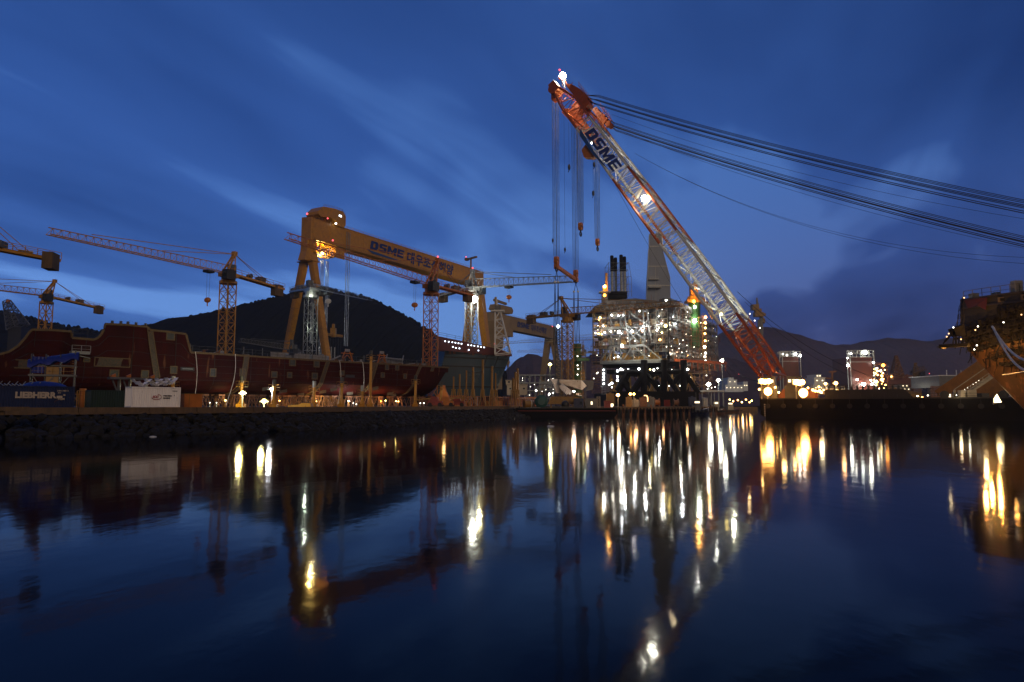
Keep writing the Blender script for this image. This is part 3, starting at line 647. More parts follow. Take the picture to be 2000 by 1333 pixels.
def hull_pt(s, f, ins=0.0):
    """f 0..1 from the sheer down to the flat bottom"""
    zt = ztop(s); bow = max(0, (s - (S1 - 16)) / 16)
    Rb = 3.2
    if f < .62:
        z = zt + (ZB + Rb - zt) * f / .62; off = 0
    else:
        a = (f - .62) / .38 * math.pi / 2 * 1.0; z = ZB + Rb - Rb * math.sin(a); off = Rb * 1.7 * (1 - math.cos(a))
    off += bow ** 2 * 3 * (.35 + (zt - z) / 8 * 1.1)
    s2 = s - bow * (zt - z) / max(.1, zt - ZB) * 3.6
    tw = max(0, (S0 + 40 - s) / 40); off += tw * 2 * (zt - z) / 9
    return HP(s2, off + ins, z)
ss = sorted(set([S0 + (S1 - S0) * i / 130 for i in range(131)] + [a for a, _ in P_SZ] + [a + .02 for a, _ in P_SZ]))
fr_ = [0, .08, .2, .35, .5, .62, .68, .74, .8, .86, .93, 1]
root = thing('ship_hull', 'long red primer-painted ship hull section standing on blocks behind the containers', 'ship hull', HP(0, 10, QZ))
m = MB(); m.grid([[hull_pt(s, f) for s in ss] for f in fr_])
DKZ = lambda s: min(ztop(s) - .25, 12.2)
m.grid([[hull_pt(s, 0) for s in ss], [hull_pt(s, 0) - E2 * .25 for s in ss], [Vector((*(hull_pt(s, 0) - E2 * .3).xy, DKZ(s))) for s in ss], [Vector((*(hull_pt(s, 0) - E2 * 24).xy, DKZ(s))) for s in ss]])
m.grid([[hull_pt(s, 1) for s in ss], [HP(s, 26, ZB) for s in ss]])
m.grid([[Vector((*(hull_pt(s, 0) - E2 * 24).xy, DKZ(s))) for s in ss], [HP(s, 26, ZB) for s in ss]])
m.grid([[hull_pt(S1, f) for f in fr_], [hull_pt(S1, f) - E2 * 20 for f in fr_]])
m.grid([[hull_pt(S0, f) for f in fr_], [hull_pt(S0, f) - E2 * 20 for f in fr_]])
m.build('hull_plating', 'primer', root)
def strip(mb, pts, w, th=.05):      # band lying on the hull, proud by th; pts = (s, f)
    q = [hull_pt(s, f, -th) for s, f in pts]
    for a, b in zip(q[:-1], q[1:]): mb.beam(a, b, th * 1.6, w, E1.cross(UP) if abs((b - a).normalized().z) < .7 else E1)
def f_of(s, py):
    z = z_py(s, py); zt = ztop(s)
    if z > ZB + 3.2: return .62 * (zt - z) / max(.1, zt - ZB - 3.2)
    return .62 + .38 * math.asin(min(1, (ZB + 3.2 - z) / 3.2)) / (math.pi / 2)
m = MB()
for a, b in zip(ss[:-1], ss[1:]):
    if b - a > .05: m.beam(hull_pt(a, 0, -.05) - UP * .18, hull_pt(b, 0, -.05) - UP * .18, .12, .36)
    elif b - a > .05: m.beam(hull_pt(a, 0, -.05), hull_pt(b, 0, -.05), .12, .4)
m.build('deck_edge', 'seam', root)
m = MB(); sL = s_px(20)
for f_ in (.16, .33, .50, .66): strip(m, [(sL + (S1 - 12 - sL) * i / 60, f_) for i in range(61)], .07, .035)
sv = sL + 3
while sv < S1 - 12: strip(m, [(sv, f_) for f_ in (.02, .2, .35, .5, .62, .7, .8, .9)], .07, .035); sv += 7.4
m.build('plate_seam', 'weld', root)
seams = []
for px, f0, f1, lean, w in ((288, .03, .95, 20, .75), (480, 0, .98, -6, .8), (505, 0, .25, 0, .0), (640, 0, .98, -14, .7), (735, 0, .98, -13, .6), (822, 0, .98, -12, .6)):
    if w == 0: continue
    m = MB(); s = s_px(px); s2 = s_px(px + lean); n = 12
    strip(m, [(s + (s2 - s) * min(1, (i / n) * 1.4) - (0 if lean > 0 or i < 8 else (i - 8) * .35), f0 + (f1 - f0) * i / n) for i in range(n + 1)], w, .06); m.build('weld_seam', 'bare', root)
    m = MB()
    for k in (-1, 1): strip(m, [(s + (s2 - s) * min(1, (i / n) * 1.4) + k * w * .62 - (0 if lean > 0 or i < 8 else (i - 8) * .35), f0 + (f1 - f0) * i / n) for i in range(n + 1)], .16, .09)
    m.build('seam_border', 'seam', root)
# openings: (px, py, w, h) with unpainted border
for px, py, w, h in ((219, 708, 5.6, 1.5), (40, 711, 4.6, 1.3), (168, 704, .9, .5), (224, 729, 1.4, 1.1), (283, 731, 1.2, 1.3), (338, 723, 1.15, 1.3), (415, 728, 1.1, 1.5), (473, 728, 1.15, 1.4), (535, 732, 1.2, 1.2), (565, 733, 1.0, 1.1), (614, 735, 1.3, 1.3), (667, 729, 1.1, 1.0), (747, 733, 1.0, 1.1), (791, 735, .9, 1.1), (329, 655, 1.4, 1.3), (570, 704, 1.4, 1.3), (617, 709, 1.3, 1.3), (731, 712, 1.0, 1.2), (755, 714, 1.0, 1.2), (775, 715, 1.0, 1.2), (848, 722, .9, 1.0)):
    s = s_px(px); f = f_of(s, py)
    if py < 725 and not (px in (219, 40, 168, 338)): f = .62 * (h / 2 + .35) / max(1, ztop(s) - ZB - 3.2)
    c = hull_pt(s, f); c2 = hull_pt(s, f + .05); vd = (c2 - c).normalized(); nn = E1.cross(vd).normalized(); nn = nn if nn.dot(E2) > 0 else -nn
    m = MB()
    for k in (-1, 1): m.box(c + nn * .05 + E1 * k * (w / 2), .16, .14, h + .16, E1, nn, vd); m.box(c + nn * .06 + vd * k * h / 2, w + .14, .14, .16, E1, nn, vd)
    fo_ = m.build('access_opening', 'seam', root); m = MB(); m.box(c + nn * .02, w, .07, h, E1, nn, vd)
    m.build('opening_plate', 'hole' if w < 3 else 'bare', fo_)
for px, py in ((523, 757), (560, 762), (600, 768), (637, 763), (655, 759), (692, 766), (735, 757), (770, 767), (780, 770)):   # bilge plates, unpainted
    s = s_px(px); f = min(.93, f_of(s, py)); c = hull_pt(s, f); vd = (hull_pt(s, f + .02) - hull_pt(s, f - .02)).normalized(); nn = E1.cross(vd).normalized(); nn = nn if nn.dot(E2) > 0 else -nn
    m = MB(); m.box(c + nn * .06, 1.5, .06, 1.1, E1 + vd * -.3, nn); m.build('bilge_plate', 'bare', root)
m = MB(); s = s_px(365); c = hull_pt(s, f_of(s, 721)) + E2 * .08; m.box(c, 2.6, .1, .62, E1, E2); bd = m.build('notice_board', 'dark', root); m = MB(); m.box(c + E2 * .07, 1.9, .03, .1, E1, E2); m.build('board_stripe', 'galv', bd)
m = MB(); s = s_px(683); c = hull_pt(s, f_of(s, 735)) + E2 * .08; m.box(c, 2.4, .1, .6, E1, E2); m.build('notice_board', 'dark', root)
# deck clutter along the sheer
m = MB(); rnd = random.Random(5)
s = s_px(374)
pts = [hull_pt(s + (S1 - 1 - s) * i / 40, 0) - E2 * 1.0 for i in range(41)]; m.rail(pts, 1.2, .05, 3); m.build('deck_railing', 'steel', root); m = MB()
for i in range(90):
    q = hull_pt(s + (S1 - 4 - s) * rnd.random(), 0) - E2 * rnd.uniform(.8, 6); k = rnd.random(); m_ = MB()
    if k < .5: m_.bbox(q, rnd.uniform(.3, 1.6), rnd.uniform(.3, 1), rnd.uniform(.2, .9), E1)
    elif k < .8: m_.beam(q, q + UP * rnd.uniform(.8, 2.2), .09)
    else: m_.beam(q, q + E1 * rnd.uniform(1.5, 4) + UP * rnd.uniform(0, 1), .14)
    m_.build('deck_fitting', rnd.choice(['steel', 'galv', 'rusty']), root)
s = s_px(138); pts = [HP(s_px(x), 1, ztop(s_px(x))) for x in (141, 155, 170)]; m.rail(pts, 1.6, .05, 2); m.build('deck_railing', 'steel', root)
s = s_px(246)
for x in (215, 232, 246, 262, 281): m = MB(); q = HP(s_px(x), .5, ztop(s_px(x))); m.bbox(q, .35, .35, .5); m.build('lifting_lug', 'steel', root)
m = MB()
for a, b in ((558, 30), (605, 24), (640, 20)):
    q = hull_pt(s_px(a), 0) - E2 * 3; m.bbox(q, 3.5, 2, 1.2, E1); m.beam(q + E1 * 2, q + E1 * 5 + UP * 1.4, .3)
m.build('deck_cabin', 'galv', root)
# yellow small frames on the deck
for px, wd in ((689, 1.6), (757, 1.3)):
    q = hull_pt(s_px(px), 0) - E2 * 2.5; t = thing('deck_gantry', 'small orange A-frame on the deck %s' % ('near the middle of the red hull' if px == 689 else 'beside stacked pipes near the bow'), 'gantry', q, 'orange gantries on the red deck')
    m = MB()
    for k in (-1, 1):
        m.beam(q + E1 * k * wd, q + E1 * k * wd * .4 + UP * 2.4, .22); m.beam(q + E1 * k * wd, q + E1 * k * .1 + UP * 1.6, .16)
    m.beam(q + E1 * -wd + UP * 2.0, q + E1 * wd + UP * 2.0, .2); m.build('frame', 'orange', t); m = MB(); m.bbox(q + UP * 2.4, 1.2, .6, .6, E1); m.build('head', 'galv', t)
q = hull_pt(s_px(780), 0) - E2 * 2.5; t = thing('pipe_rack', 'grey pipes and drums lying in a rack on the red deck near the bow', 'rack', q); m = MB()
for i in range(6): m.tube(q + E1 * -3 + UP * (.3 + .25 * i) - E2 * rnd.random(), q + E1 * 3 + UP * (.3 + .22 * i) - E2 * rnd.random(), .14, n=6)
for k in (-2.5, 2.5): m.beam(q + E1 * k, q + E1 * (k + .6) + UP * 2.4, .2)
m.build('pipes', 'galv', t)

# keel blocks, trestles and clutter below the hull
rnd = random.Random(11); proto = []
def stand(kind, c):
    if kind == 0:
        t = thing('hull_support', 'dark steel trestle with sloping struts carrying the red hull', 'support', c, 'supports under the red hull'); m = MB()
        for i, j in ((-1, -1), (1, -1), (1, 1), (-1, 1)): m.beam(c + E1 * i * .9 + E2 * j * .9, c + E1 * i * .4 + E2 * j * .4 + UP * 2.2, .16)
        m.beam(c - E1 * .9 + E2 * .9 + UP * .1, c + E1 * .4 + E2 * .4 + UP * 2.1, .1); m.beam(c + E1 * .9 + E2 * .9 + UP * .1, c - E1 * .4 + E2 * .4 + UP * 2.1, .1); m.build('frame', 'rusty', t)
        m = MB(); m.bbox(c + UP * 2.2, 1.3, 1.3, .35, E1, E2); m.build('top_plate', 'rusty', t)
    else:
        t = thing('keel_block', 'dark timber and concrete block stack under the red hull', 'block', c, 'keel blocks under the red hull'); m = MB()
        m.bbox(c, 1.7, 1.3, 1.5, E1, E2); m.build('concrete_base', 'concrete', t); m = MB(); m.bbox(c + UP * 1.5, 1.5, 1.1, .45, E1, E2); m.bbox(c + UP * 1.96, 1.3, 1.0, .5, E1, E2); m.build('timber_cap', 'rusty', t)
    return t
pr = [stand(0, HP(-6, 11, QZ)), stand(1, HP(-4, 12, QZ))]; pr[0]['label'] = 'dark steel trestle set deepest under the left part of the red hull'; pr[1]['label'] = 'dark block stack set deepest under the left part of the red hull'
i = 0; s = -27; USED = set()
while s < 66:
    for off in (2.6, 5.6):
        k = (i + (off > 3)) % 2; o = copy_tree(pr[k]); q = HP(s + rnd.uniform(-.5, .5), off, QZ); o.location = q; i += 1; cnt = i // 2 + 1
        px_ = proj(q)[0]; lm = min(((20, 'the blue container'), (130, 'the scaffold shelter'), (215, 'the green container'), (300, 'the white container'), (375, 'the orange cabinet'), (474, 'the leftmost floodlight'), (532, 'the white floodlight'), (614, 'the middle weld seam'), (668, 'the lift with a cage'), (725, 'the tall slender lift'), (790, 'the right weld seam'), (850, 'the red boom lift')), key=lambda e: abs(e[0] - px_))
        sd__ = 'just left of' if px_ < lm[0] - 12 else 'just right of' if px_ > lm[0] + 12 else 'level with'
        lb_ = ('steel trestle' if k == 0 else 'timber-capped block') + ' in the %s row, %s %s' % ('front' if off < 3 else 'rear', sd__, lm[1])
        if lb_ in USED: lb_ = lb_.replace(', just', ', paired, just').replace(', level', ', paired, level')
        USED.add(lb_); o['label'] = lb_
    s += 2.6 + rnd.random() * .9
CLUT = MB()
# work lights under the bilge: lit lamp heads of the yard
def yard_lamp(px, py, D, mat, label, r=.3, power=0, col=(1, .9, .6), z0=QZ, post='galv', group='floodlights on short masts'):
    q = P(px, py, D); t = thing('floodlight_mast', label, 'floodlight', Vector((q.x, q.y, z0)), group); m = MB()
    m.tube((q.x, q.y, z0), q - UP * .1, .09 + r * .1, n=6); m.beam(q - Vector((r * 2, 0, .05)), q + Vector((r * 2, 0, -.05)), .1 + r * .15); m.build('post', post, t)
    m = MB(); m.box(q + Vector((0, r * .9, 0)), r * 2.2, r * .8, r * 1.9); m.build('housing', 'dark', t); lamp(t, q - Vector((0, r * .3, 0)), r, mat, 'lamp')
    if power: light(q - Vector((0, r + .6, 0)) + UP * .1, power, col, r)
    return t
yard_lamp(474, 768, 118, 'lamp_flood_yellow', 'yellow-white glaring floodlight on a post below the red hull, leftmost of three', .34, 8000, (1, .85, .4))
yard_lamp(532, 761, 128, 'lamp_flood', 'cold white glaring floodlight right of the yellow ones below the red hull', .32, 12000, (1, .95, 1))
yard_lamp(516, 784, 112, 'lamp_flood_yellow', 'yellow square floodlight low on the quay in front of the red hull', .34, 9000, (1, .88, .35))
# hidden work lights between the blocks, lamp heads and light together
k = 0
for px, off, pw, col, mat in ((445, 1.0, 500, (1, .75, .35), 'lamp_yellow'), (620, 1.0, 1400, (1, .62, .2), 'lamp_warm'), (632, 3.0, 700, (1, .8, .3), 'lamp_yellow'), (680, -.3, 2600, (1, .93, .85), 'lamp_white'), (727, .5, 1000, (1, .72, .3), 'lamp_warm'), (748, .8, 900, (1, .45, .12), 'lamp_sodium'), (788, 2.0, 250, (1, .5, .2), 'lamp_warm'), (560, 3, 600, (1, .6, .25), 'lamp_warm')):
    s = s_px(px, 5); q = HP(s, off, QZ + 1.3); t = thing('work_light', 'small work light under the bilge, %s' % ('below the yellow floodlight', 'near the middle weld seam', 'behind the middle weld seam', 'with a white glare on the plating', 'beside the yellow hydraulic posts', 'with an orange glow on the plating', 'nearest the raked end', 'between the blocks left of the middle')[k], 'work light', HP(s, off, QZ), 'work lights under the red hull'); k += 1
    m = MB(); m.beam(HP(s, off, QZ), q - UP * .1, .08); m.bbox(HP(s, off, QZ), .6, .6, .08); m.build('stand', 'dyellow', t); lamp(t, q, .14, mat, 'lamp'); light(q + E2 * .35 + UP * .2, pw * 2.4, col, .08)
# hydraulic access posts (yellow) before the hull
k = 0
for px, ytop, yb, D, lab in ((338, 741, 790, 112, 'behind the white container'), (473, 740, 765, 121, 'above the leftmost floodlight'), (536, 747, 775, 127, 'beside the white floodlight'), (614, 750, 790, 133, 'before the middle weld seam'), (668, 742, 790, 136, 'with a wide work cage below a dark board'), (725, 690, 790, 143, 'tall and slender reaching up the right seam'), (708, 758, 790, 142, 'short pair right of the white glare'), (812, 738, 795, 158, 'before the raked right end of the hull'), (862, 750, 785, 166, 'at the tip of the red hull')):
    q = P(px, ytop, D); g_ = Vector((q.x, q.y, QZ)); t = thing('access_lift', 'yellow mast lift %s' % lab, 'lift', g_, 'yellow mast lifts along the red hull'); m = MB()
    m.tube(g_, q, .28, n=8); m.bbox(g_, 1.5, 1.2, .6, E1); m.beam(g_ + E1 * .7, g_ + UP * 2.2, .14); m.beam(g_ - E1 * .7, g_ + UP * 2.2, .14); m.build('mast', 'yellow', t)
    c = q - UP * 1.5; m = MB(); m.bbox(c, 1.7, 1.1, .12, E1); m.rail([c + E1 * .85 + E2 * .55, c + E1 * .85 - E2 * .55, c - E1 * .85 - E2 * .55, c - E1 * .85 + E2 * .55, c + E1 * .85 + E2 * .55], 1.05, .06, .8); m.build('work_cage', 'dyellow', t)
    m = MB(); m.tube(q - UP * .7, q + UP * .5, .36, n=8); m.build('head_cylinder', 'dark' if k % 3 else 'galv', t); k += 1
# hoses/cables hanging down the hull
for j, (px, y1, lean, lab) in enumerate(((377, 689, 2, 'left pale hose hanging from the deck edge by the tower crane'), (455, 680, -12, 'pale hose that swings left past the yellow floodlight'), (660, 704, -2, 'thin hose hanging right of the middle weld seam'), (705, 706, -1, 'thin hose hanging over the dark hydraulic cylinder'))):
    s = s_px(px); a = hull_pt(s, 0) + E2 * .5; pts = []
    for i in range(13):
        f = i / 12; q = a + E2 * .5 * f + E1 * (lean * .12 * f ** 1.5 + .35 * math.sin(f * 4)); q.z = a.z + (QZ + .3 - a.z) * f; pts.append(q)
    m = MB(); m.path(pts, .06); single(m, 'hose', 'rope_white', lab, 'hose', a, 'hoses hanging down the red hull')

# ================================================================ left yard: containers, shelter, trestle
def corrugated(mb, org, ax, L_, h, nrm, n, depth=.06):
    # wavy wall panel standing on org, length L_ along ax
    step = L_ / n; rows = [[], []]
    for i in range(n):
        for f, o_ in ((0, 0), (.3, 0), (.42, 1), (.8, 1), (.92, 0)):
            p = Vector(org) + ax * (i + f) * step - nrm * depth * o_; rows[0].append(p); rows[1].append(p + UP * h)
    rows[0].append(Vector(org) + ax * L_); rows[1].append(Vector(org) + ax * L_ + UP * h); mb.grid(rows)
def container(label, c0, ax, L_, h, w, mat, group='shipping containers on the quay'):
    """c0 = near lower left corner of the long side, ax along it; nrm faces the water"""
    nrm = Vector((ax.y, -ax.x, 0)); t = thing('shipping_container', label, 'container', c0, group); n = int(L_ / .28)
    m = MB(); corrugated(m, c0 + UP * .16 - nrm * .04, ax, L_, h - .28, nrm, n); m.build('side_wall', mat, t)
    m = MB(); corrugated(m, c0 + UP * .16 - nrm * w + ax * .04, nrm, w, h - .28, -ax, int(w / .28)); m.build('end_wall', mat, t)
    m = MB(); m.bbox(c0 + ax * L_ / 2 - nrm * w / 2 + UP * (h - .13), L_ - .1, w - .1, .08, ax, nrm); m.bbox(c0 + ax * (L_ - .1) - nrm * w / 2 + UP * .1, .1, w - .1, h - .2, ax, nrm); m.bbox(c0 + ax * L_ / 2 - nrm * (w - .1) + UP * .1, L_ - .2, .1, h - .25, ax, nrm); m.build('roof', mat, t)
    m = MB()
    for i in (0, 1):
        for j in (0, 1): m.bbox(c0 + ax * (.07 + i * (L_ - .14)) - nrm * (.07 + j * (w - .14)), .16, .16, h, ax, nrm)
    for zz in (.08, h - .07):
        m.beam(c0 + UP * zz - nrm * .05, c0 + ax * L_ + UP * zz - nrm * .05, .14, .14); m.beam(c0 + UP * zz + ax * .05, c0 + UP * zz - nrm * w + ax * .05, .14, .14)
    m.build('frame', mat, t)
    return t, nrm
c0 = G(256, 88, QZ + .1); t, nr = container('white corrugated container with a red emblem and stacked sheets on its roof', c0, E1, 6.06, 2.65, 2.44, 'container_white')
m = MB(); [m.box(c0 + E1 * 3.0 + E1 * .62 * math.cos(a) * 1.0 + UP * (1.35 + .34 * math.sin(a)) + nr * .03, .13, .03, .07, Vector((-math.sin(a) * .62 * E1.x, -math.sin(a) * .62 * E1.y, .34 * math.cos(a))), nr) for a in [R(x) for x in range(-165, 75, 8)]]; text_mb(m, 'ICC', .42, c0 + E1 * 2.52 + UP * 1.22 + nr * .02, E1, UP, .01, .02, .3); m.build('emblem', 'letters_red', t)
m = MB(); text_mb(m, 'WESTERN', .24, c0 + E1 * 3.85 + UP * 1.42 + nr * .02, E1, UP, .01, .012); text_mb(m, 'MARINE', .24, c0 + E1 * 3.85 + UP * 1.12 + nr * .02, E1, UP, .01, .012); text_mb(m, '1 22G1008', .15, c0 + E1 * 4.95 + UP * 2.1 + nr * .02, E1, UP, .01, .005); text_mb(m, '3', .2, c0 + E1 * 5.2 + UP * 1.5 + nr * .02, E1, UP, .01, .005); m.build('lettering', 'letters_black', t)
# sheets on the roof
rnd = random.Random(9)
t = thing('roof_sheets', 'loose white corrugated sheets piled on the white container', 'sheets', c0 + UP * 2.66 + E1 * 2.5, None)
m = MB()
for i, (x, wd, kx) in enumerate(((.3, 2.3, .5), (1.1, 1.6, -.6), (2.0, 2.2, .3), (2.6, 1.7, -.4), (3.3, 1.8, .5), (3.9, 1.5, -.5), (4.5, 1.4, .55))):
    b_ = c0 + E1 * x + UP * (2.72 + .05 * i) - nr * (.6 + .2 * (i % 3)); n = 18; r0, r1, r2, r3 = [], [], [], []
    for k in range(n + 1):
        f = k / n; zz = 1.5 * abs(f - .5) ** 1.2 * (1.2 if kx > 0 else .9) + .07 * math.sin(k * 1.9) + (.12 if kx > 0 else 0); p = b_ + E1 * wd * f + UP * zz; r0.append(p); r1.append(p - nr * 1.3)
        r2.append(p + UP * .05 + nr * .02); r3.append(p + UP * .05 - nr * 1.3)
    m.grid([r0, r1]); m.grid([r2, r3]); m.grid([r0, r2])
m.build('sheets', 'container_white', t)
c0 = G(144, 85, QZ) - E1 * 12.19; t, nr = container('long dark blue container with white lettering at the left end of the quay', c0, E1, 12.19, 2.65, 2.44, 'container_blue')
m = MB(); wt = text_mb(MB(), 'LIEBHERR', .95, (0, 0, 0), (1, 0, 0), (0, 0, 1), .01, .03); tw = 4.15; xs = 6.1
text_mb(m, 'LIEBHERR', .95, c0 + E1 * xs + UP * 1.25 + nr * .02, E1, UP, .01, .055, 0, tw / wt); text_mb(m, 'HSM', .36, c0 + E1 * (xs + 4.35) + UP * 1.0 + nr * .02, E1, UP, .01, .01)
text_mb(m, 'LHRU 10021 8', .2, c0 + E1 * 10.3 + UP * 2.05 + nr * .02, E1, UP, .01, .008); text_mb(m, '22G1', .16, c0 + E1 * 10.4 + UP * 1.82 + nr * .02, E1, UP, .01, .006); m.box(c0 + E1 * 10.6 + UP * 1.35 + nr * .03, .6, .02, .32, E1, nr); m.box(c0 + E1 * 11.1 + UP * 1.6 + nr * .03, .22, .02, .2, E1, nr); m.build('lettering', 'letters_white', t)
c1 = G(176, 90, QZ); t, nr = container('dark green container between the blue one and the white one', c1, E1, 5.6, 2.35, 2.44, 'container_green')
# tarp on the roof of the blue container
m = MB(); rows = []
for j in range(7):
    row = []
    for i in range(15):
        f, g_ = i / 14, j / 6; z = 2.68 + .6 * math.sin(math.pi * f) ** .6 * math.sin(math.pi * g_) ** .5 + .06 * mnoise.noise(Vector((i * .8, j * .9, 1))); row.append(c0 + E1 * (6.9 + 4.6 * f) - E2 * (.2 + 2 * g_) + UP * z)
    rows.append(row)
m.grid(rows); single(m, 'tarp_heap', 'tarp', 'blue tarpaulin heaped on the roof of the blue container', 'tarpaulin', c0 + E1 * 9 + UP * 2.66, smooth=True)
m = MB()
for i in range(14): q = c0 + E1 * (3.4 + i * .38) - E2 * .5 + UP * 2.68; m.beam(q, q + E1 * .35 + UP * (.5 if i % 2 else .1), .07); m.beam(q + E1 * .1, q - E2 * 1.2 + UP * .25, .06)
single(m, 'scrap_frames', 'galv', 'bent pale metal frames lying on the blue container roof', 'scrap', c0 + E1 * 5 + UP * 2.66)
# electric cabinet (orange box)
q = G(358, 97, QZ); t = thing('equipment_cabinet', 'plain orange steel cabinet right of the white container', 'cabinet', q); m = MB(); a = E1; m.bbox(q + a * 1.3 - E2 * .8, 2.5, 1.8, 1.95, a, E2); m.build('body', 'orange', t); m = MB(); m.beam(q + a * .75 + E2 * .12 + UP * .1, q + a * .75 + E2 * .12 + UP * 1.9, .05); m.bbox(q + a * 1.3 - E2 * .8 + UP * 1.95, 2.65, 1.95, .07, a, E2); m.build('lid', 'dyellow', t)
# scaffold shelter with blue tarpaulin
t = thing('scaffold_shelter', 'scaffold tower with a dark blue tarpaulin roof before the red hull', 'scaffold', G(92, 96, QZ)); b_ = G(55, 96, QZ); ax = Vector((.86, .5, 0)).normalized(); ay = Vector((-ax.y, ax.x, 0))
WW = 5.2; zf = 4.6; m = MB()
def sp_(i, j, z): return b_ + ax * i * WW + ay * j * 2.6 + UP * z
for i in (0, .33, .66, 1):
    for j in (0, 1): m.beam(sp_(i, j, 0), sp_(i, j, 7.6 if i < .9 else 8.3), .13)
for z in (1.4, zf, 6.0): 
    for j in (0, 1): m.beam(sp_(-.05, j, z), sp_(1.05, j, z), .13 if z != zf else .28)
    for i in (0, .33, .66, 1): m.beam(sp_(i, 0, z), sp_(i, 1, z), .1)
m.beam(sp_(.1, 0, 1.4), sp_(.55, 0, zf), .09); m.beam(sp_(.9, 0, zf), sp_(.45, 0, 1.4), .09); m.beam(sp_(.05, 0, zf), sp_(.4, 0, 1.4), .09); m.build('frame', 'steel', t)
m = MB(); m.bbox(sp_(.5, .5, zf), WW * 1.1, 2.7, .08, ax, ay); m.build('platform', 'rusty', t)
m = MB(); m.rail([sp_(0, 0, zf), sp_(1, 0, zf), sp_(1, 1, zf)], 1.2, .06, 1.2); [m.beam(sp_(.93, 0, zf + .35 * i), sp_(1.0, 0, zf + .35 * i), .05) for i in range(8)]; m.build('railing', 'dyellow', t)
m = MB(); rows = []
for j in range(9):
    g_ = j / 8; row = []
    for i in range(19):
        f = i / 18; z = 6.5 + 1.25 * f + .35 * math.sin(math.pi * g_) - (.75 if j in (0, 8) else 0) * (1 + .3 * math.sin(i * 1.1)) + .13 * mnoise.noise(Vector((i * .7, j * .7, 4))); row.append(b_ + ax * (WW * (f * 1.16 - .08)) + ay * (2.6 * (g_ * 1.3 - .15)) + UP * z)
    rows.append(row)
m.grid(rows); m.build('tarpaulin_roof', 'tarp', t, smooth=True)
m = MB(); m.grid([[sp_(f, .02 * math.sin(k * 2), zf + .3 + 2.3 * g_) for k, f in enumerate([x / 10 * .3 for x in range(11)])] for g_ in (0, .5, 1)]); m.build('side_sheet', 'tarp', t)
m = MB(); m.grid([[sp_(.35 + .3 * k / 8, .05, zf - 1.0 + 2.2 * g_) + ay * -.1 for k in range(9)] for g_ in (0, 1)]); m.build('safety_net', 'dyellow', t)
# narrow gangway between hull pieces
t = thing('gangway', 'grey steel gangway bridging the two raised parts of the red hull', 'gangway', HP(s_px(150), -1.2, 9)); q0 = hull_pt(s_px(132), .3) + E2 * 1; q1 = hull_pt(s_px(168), .3) + E2 * 1; q0.z = q1.z = z_py(s_px(150), 690)
m = MB(); m.beam(q0, q1, 1.6, .5); m.rail([q0 + E2 * .8, q1 + E2 * .8], 1.2, .07, 1.2); m.beam(q0 + E2 * .8 - UP * .3, q1 + E2 * .8 - UP * .9, .1); m.build('walkway', 'galv', t)
# steel trestle behind the white container
b_ = G(212, 97, QZ); t = thing('steel_trestle', 'grey steel table frame with orange clamps between the green and white containers', 'trestle', b_); m = MB(); z = 4.2
m.beam(b_ + E1 * -.2 + UP * z, b_ + E1 * 5.4 + UP * z, 1.4, .3)
for x in (1.2, 2.6, 4.8):
    m.beam(b_ + E1 * x, b_ + E1 * x + UP * z, .32); m.beam(b_ + E1 * x + UP * 1.8, b_ + E1 * (x - 1.0) + UP * z, .2)
m.build('frame', 'steel', t)
for x in (.0, 2.0, 5.2): m = MB(); q = b_ + E1 * x + UP * (z + .1) + E2 * .6; m.prism([q, q + E1 * .55, q + E1 * .5 + UP * .55, q + E1 * .25 + UP * .4, q + UP * .3], -E2 * .5); m.build('clamp', 'orange', t)
# fuel drum cage, gas bottle
q = G(160, 92, QZ); t = thing('gas_cage', 'yellow caged drum standing between the blue and green containers', 'cage', q); m = MB(); m.tube(q, q + UP * 2.6, .42, n=12); m.build('drum', 'orange', t); m = MB(); [m.beam(q + Vector((math.cos(a), math.sin(a), 0)) * .75, q + Vector((math.cos(a), math.sin(a), 0)) * .75 + UP * 2.3, .07) for a in (0, 1.57, 3.14, 4.71)]; m.rail([q + Vector((.75 * math.cos(a), .75 * math.sin(a), 1.2)) for a in (0, 1.57, 3.14, 4.71, 6.28)], 1.1, .06, 3); m.build('cage', 'yellow', t)
# loose concrete blocks at the extreme left edge, on the wall
for i, (px, py, w_, lab) in enumerate(((18, 799, 3.4, 'upper pale concrete block at the left edge of the quay'), (8, 807, 2.0, 'lower pale concrete block resting on the rocks at the left edge'), (34, 807, 2.2, 'lower pale concrete block next to the gap in the quay wall'))):
    q = P(px, py, 71.5); m = MB(); m.box(q, w_, .7, .42, E1, E2); single(m, 'concrete_block', 'concrete', lab, 'concrete block', q, 'loose concrete blocks')
# ================================================================ blue hull on the ways
def surf(pt, us, vs): return [[pt(u, v) for u in us] for v in vs]
LB = Vector((.80, .60, 0)); NB = Vector((LB.y, -LB.x, 0))       # long axis (to the bow, right), outward normal
bow = P(1026, 690, 232); bow.z = P(1026, 690, 232).z
b0 = Vector((bow.x, bow.y, 0))
zD = bow.z; zK = P(900, 771, 205).z
def bl(s, f):           # s metres aft of the bow, f 0 deck .. 1 keel
    z = zD - .012 * s + (zK - zD) * f + .5 * max(0, (1 - s / 18)) * (1 - f); st = s + f * 7.0 * max(0, 1 - s / 60)   # raked stem
    half = 1.0 + 11 * (1 - math.exp(-s / 13)); half *= (1 - .18 * max(0, f - .25))
    c = b0 - LB * st - NB * 9; p = c + NB * half; return Vector((p.x, p.y, z))
SS = [0, .6, 1.5, 3, 5, 8, 12, 16, 22, 28, 33]; FF = [0, .12, .3, .5, .7, .85, 1]
root = thing('ship_hull', 'blue-grey ship bow section with yellow shores beside it, right of the red hull', 'ship hull', (b0 - LB * 20 - NB * 9) + UP * QZ)
m = MB(); m.grid(surf(bl, SS, FF))
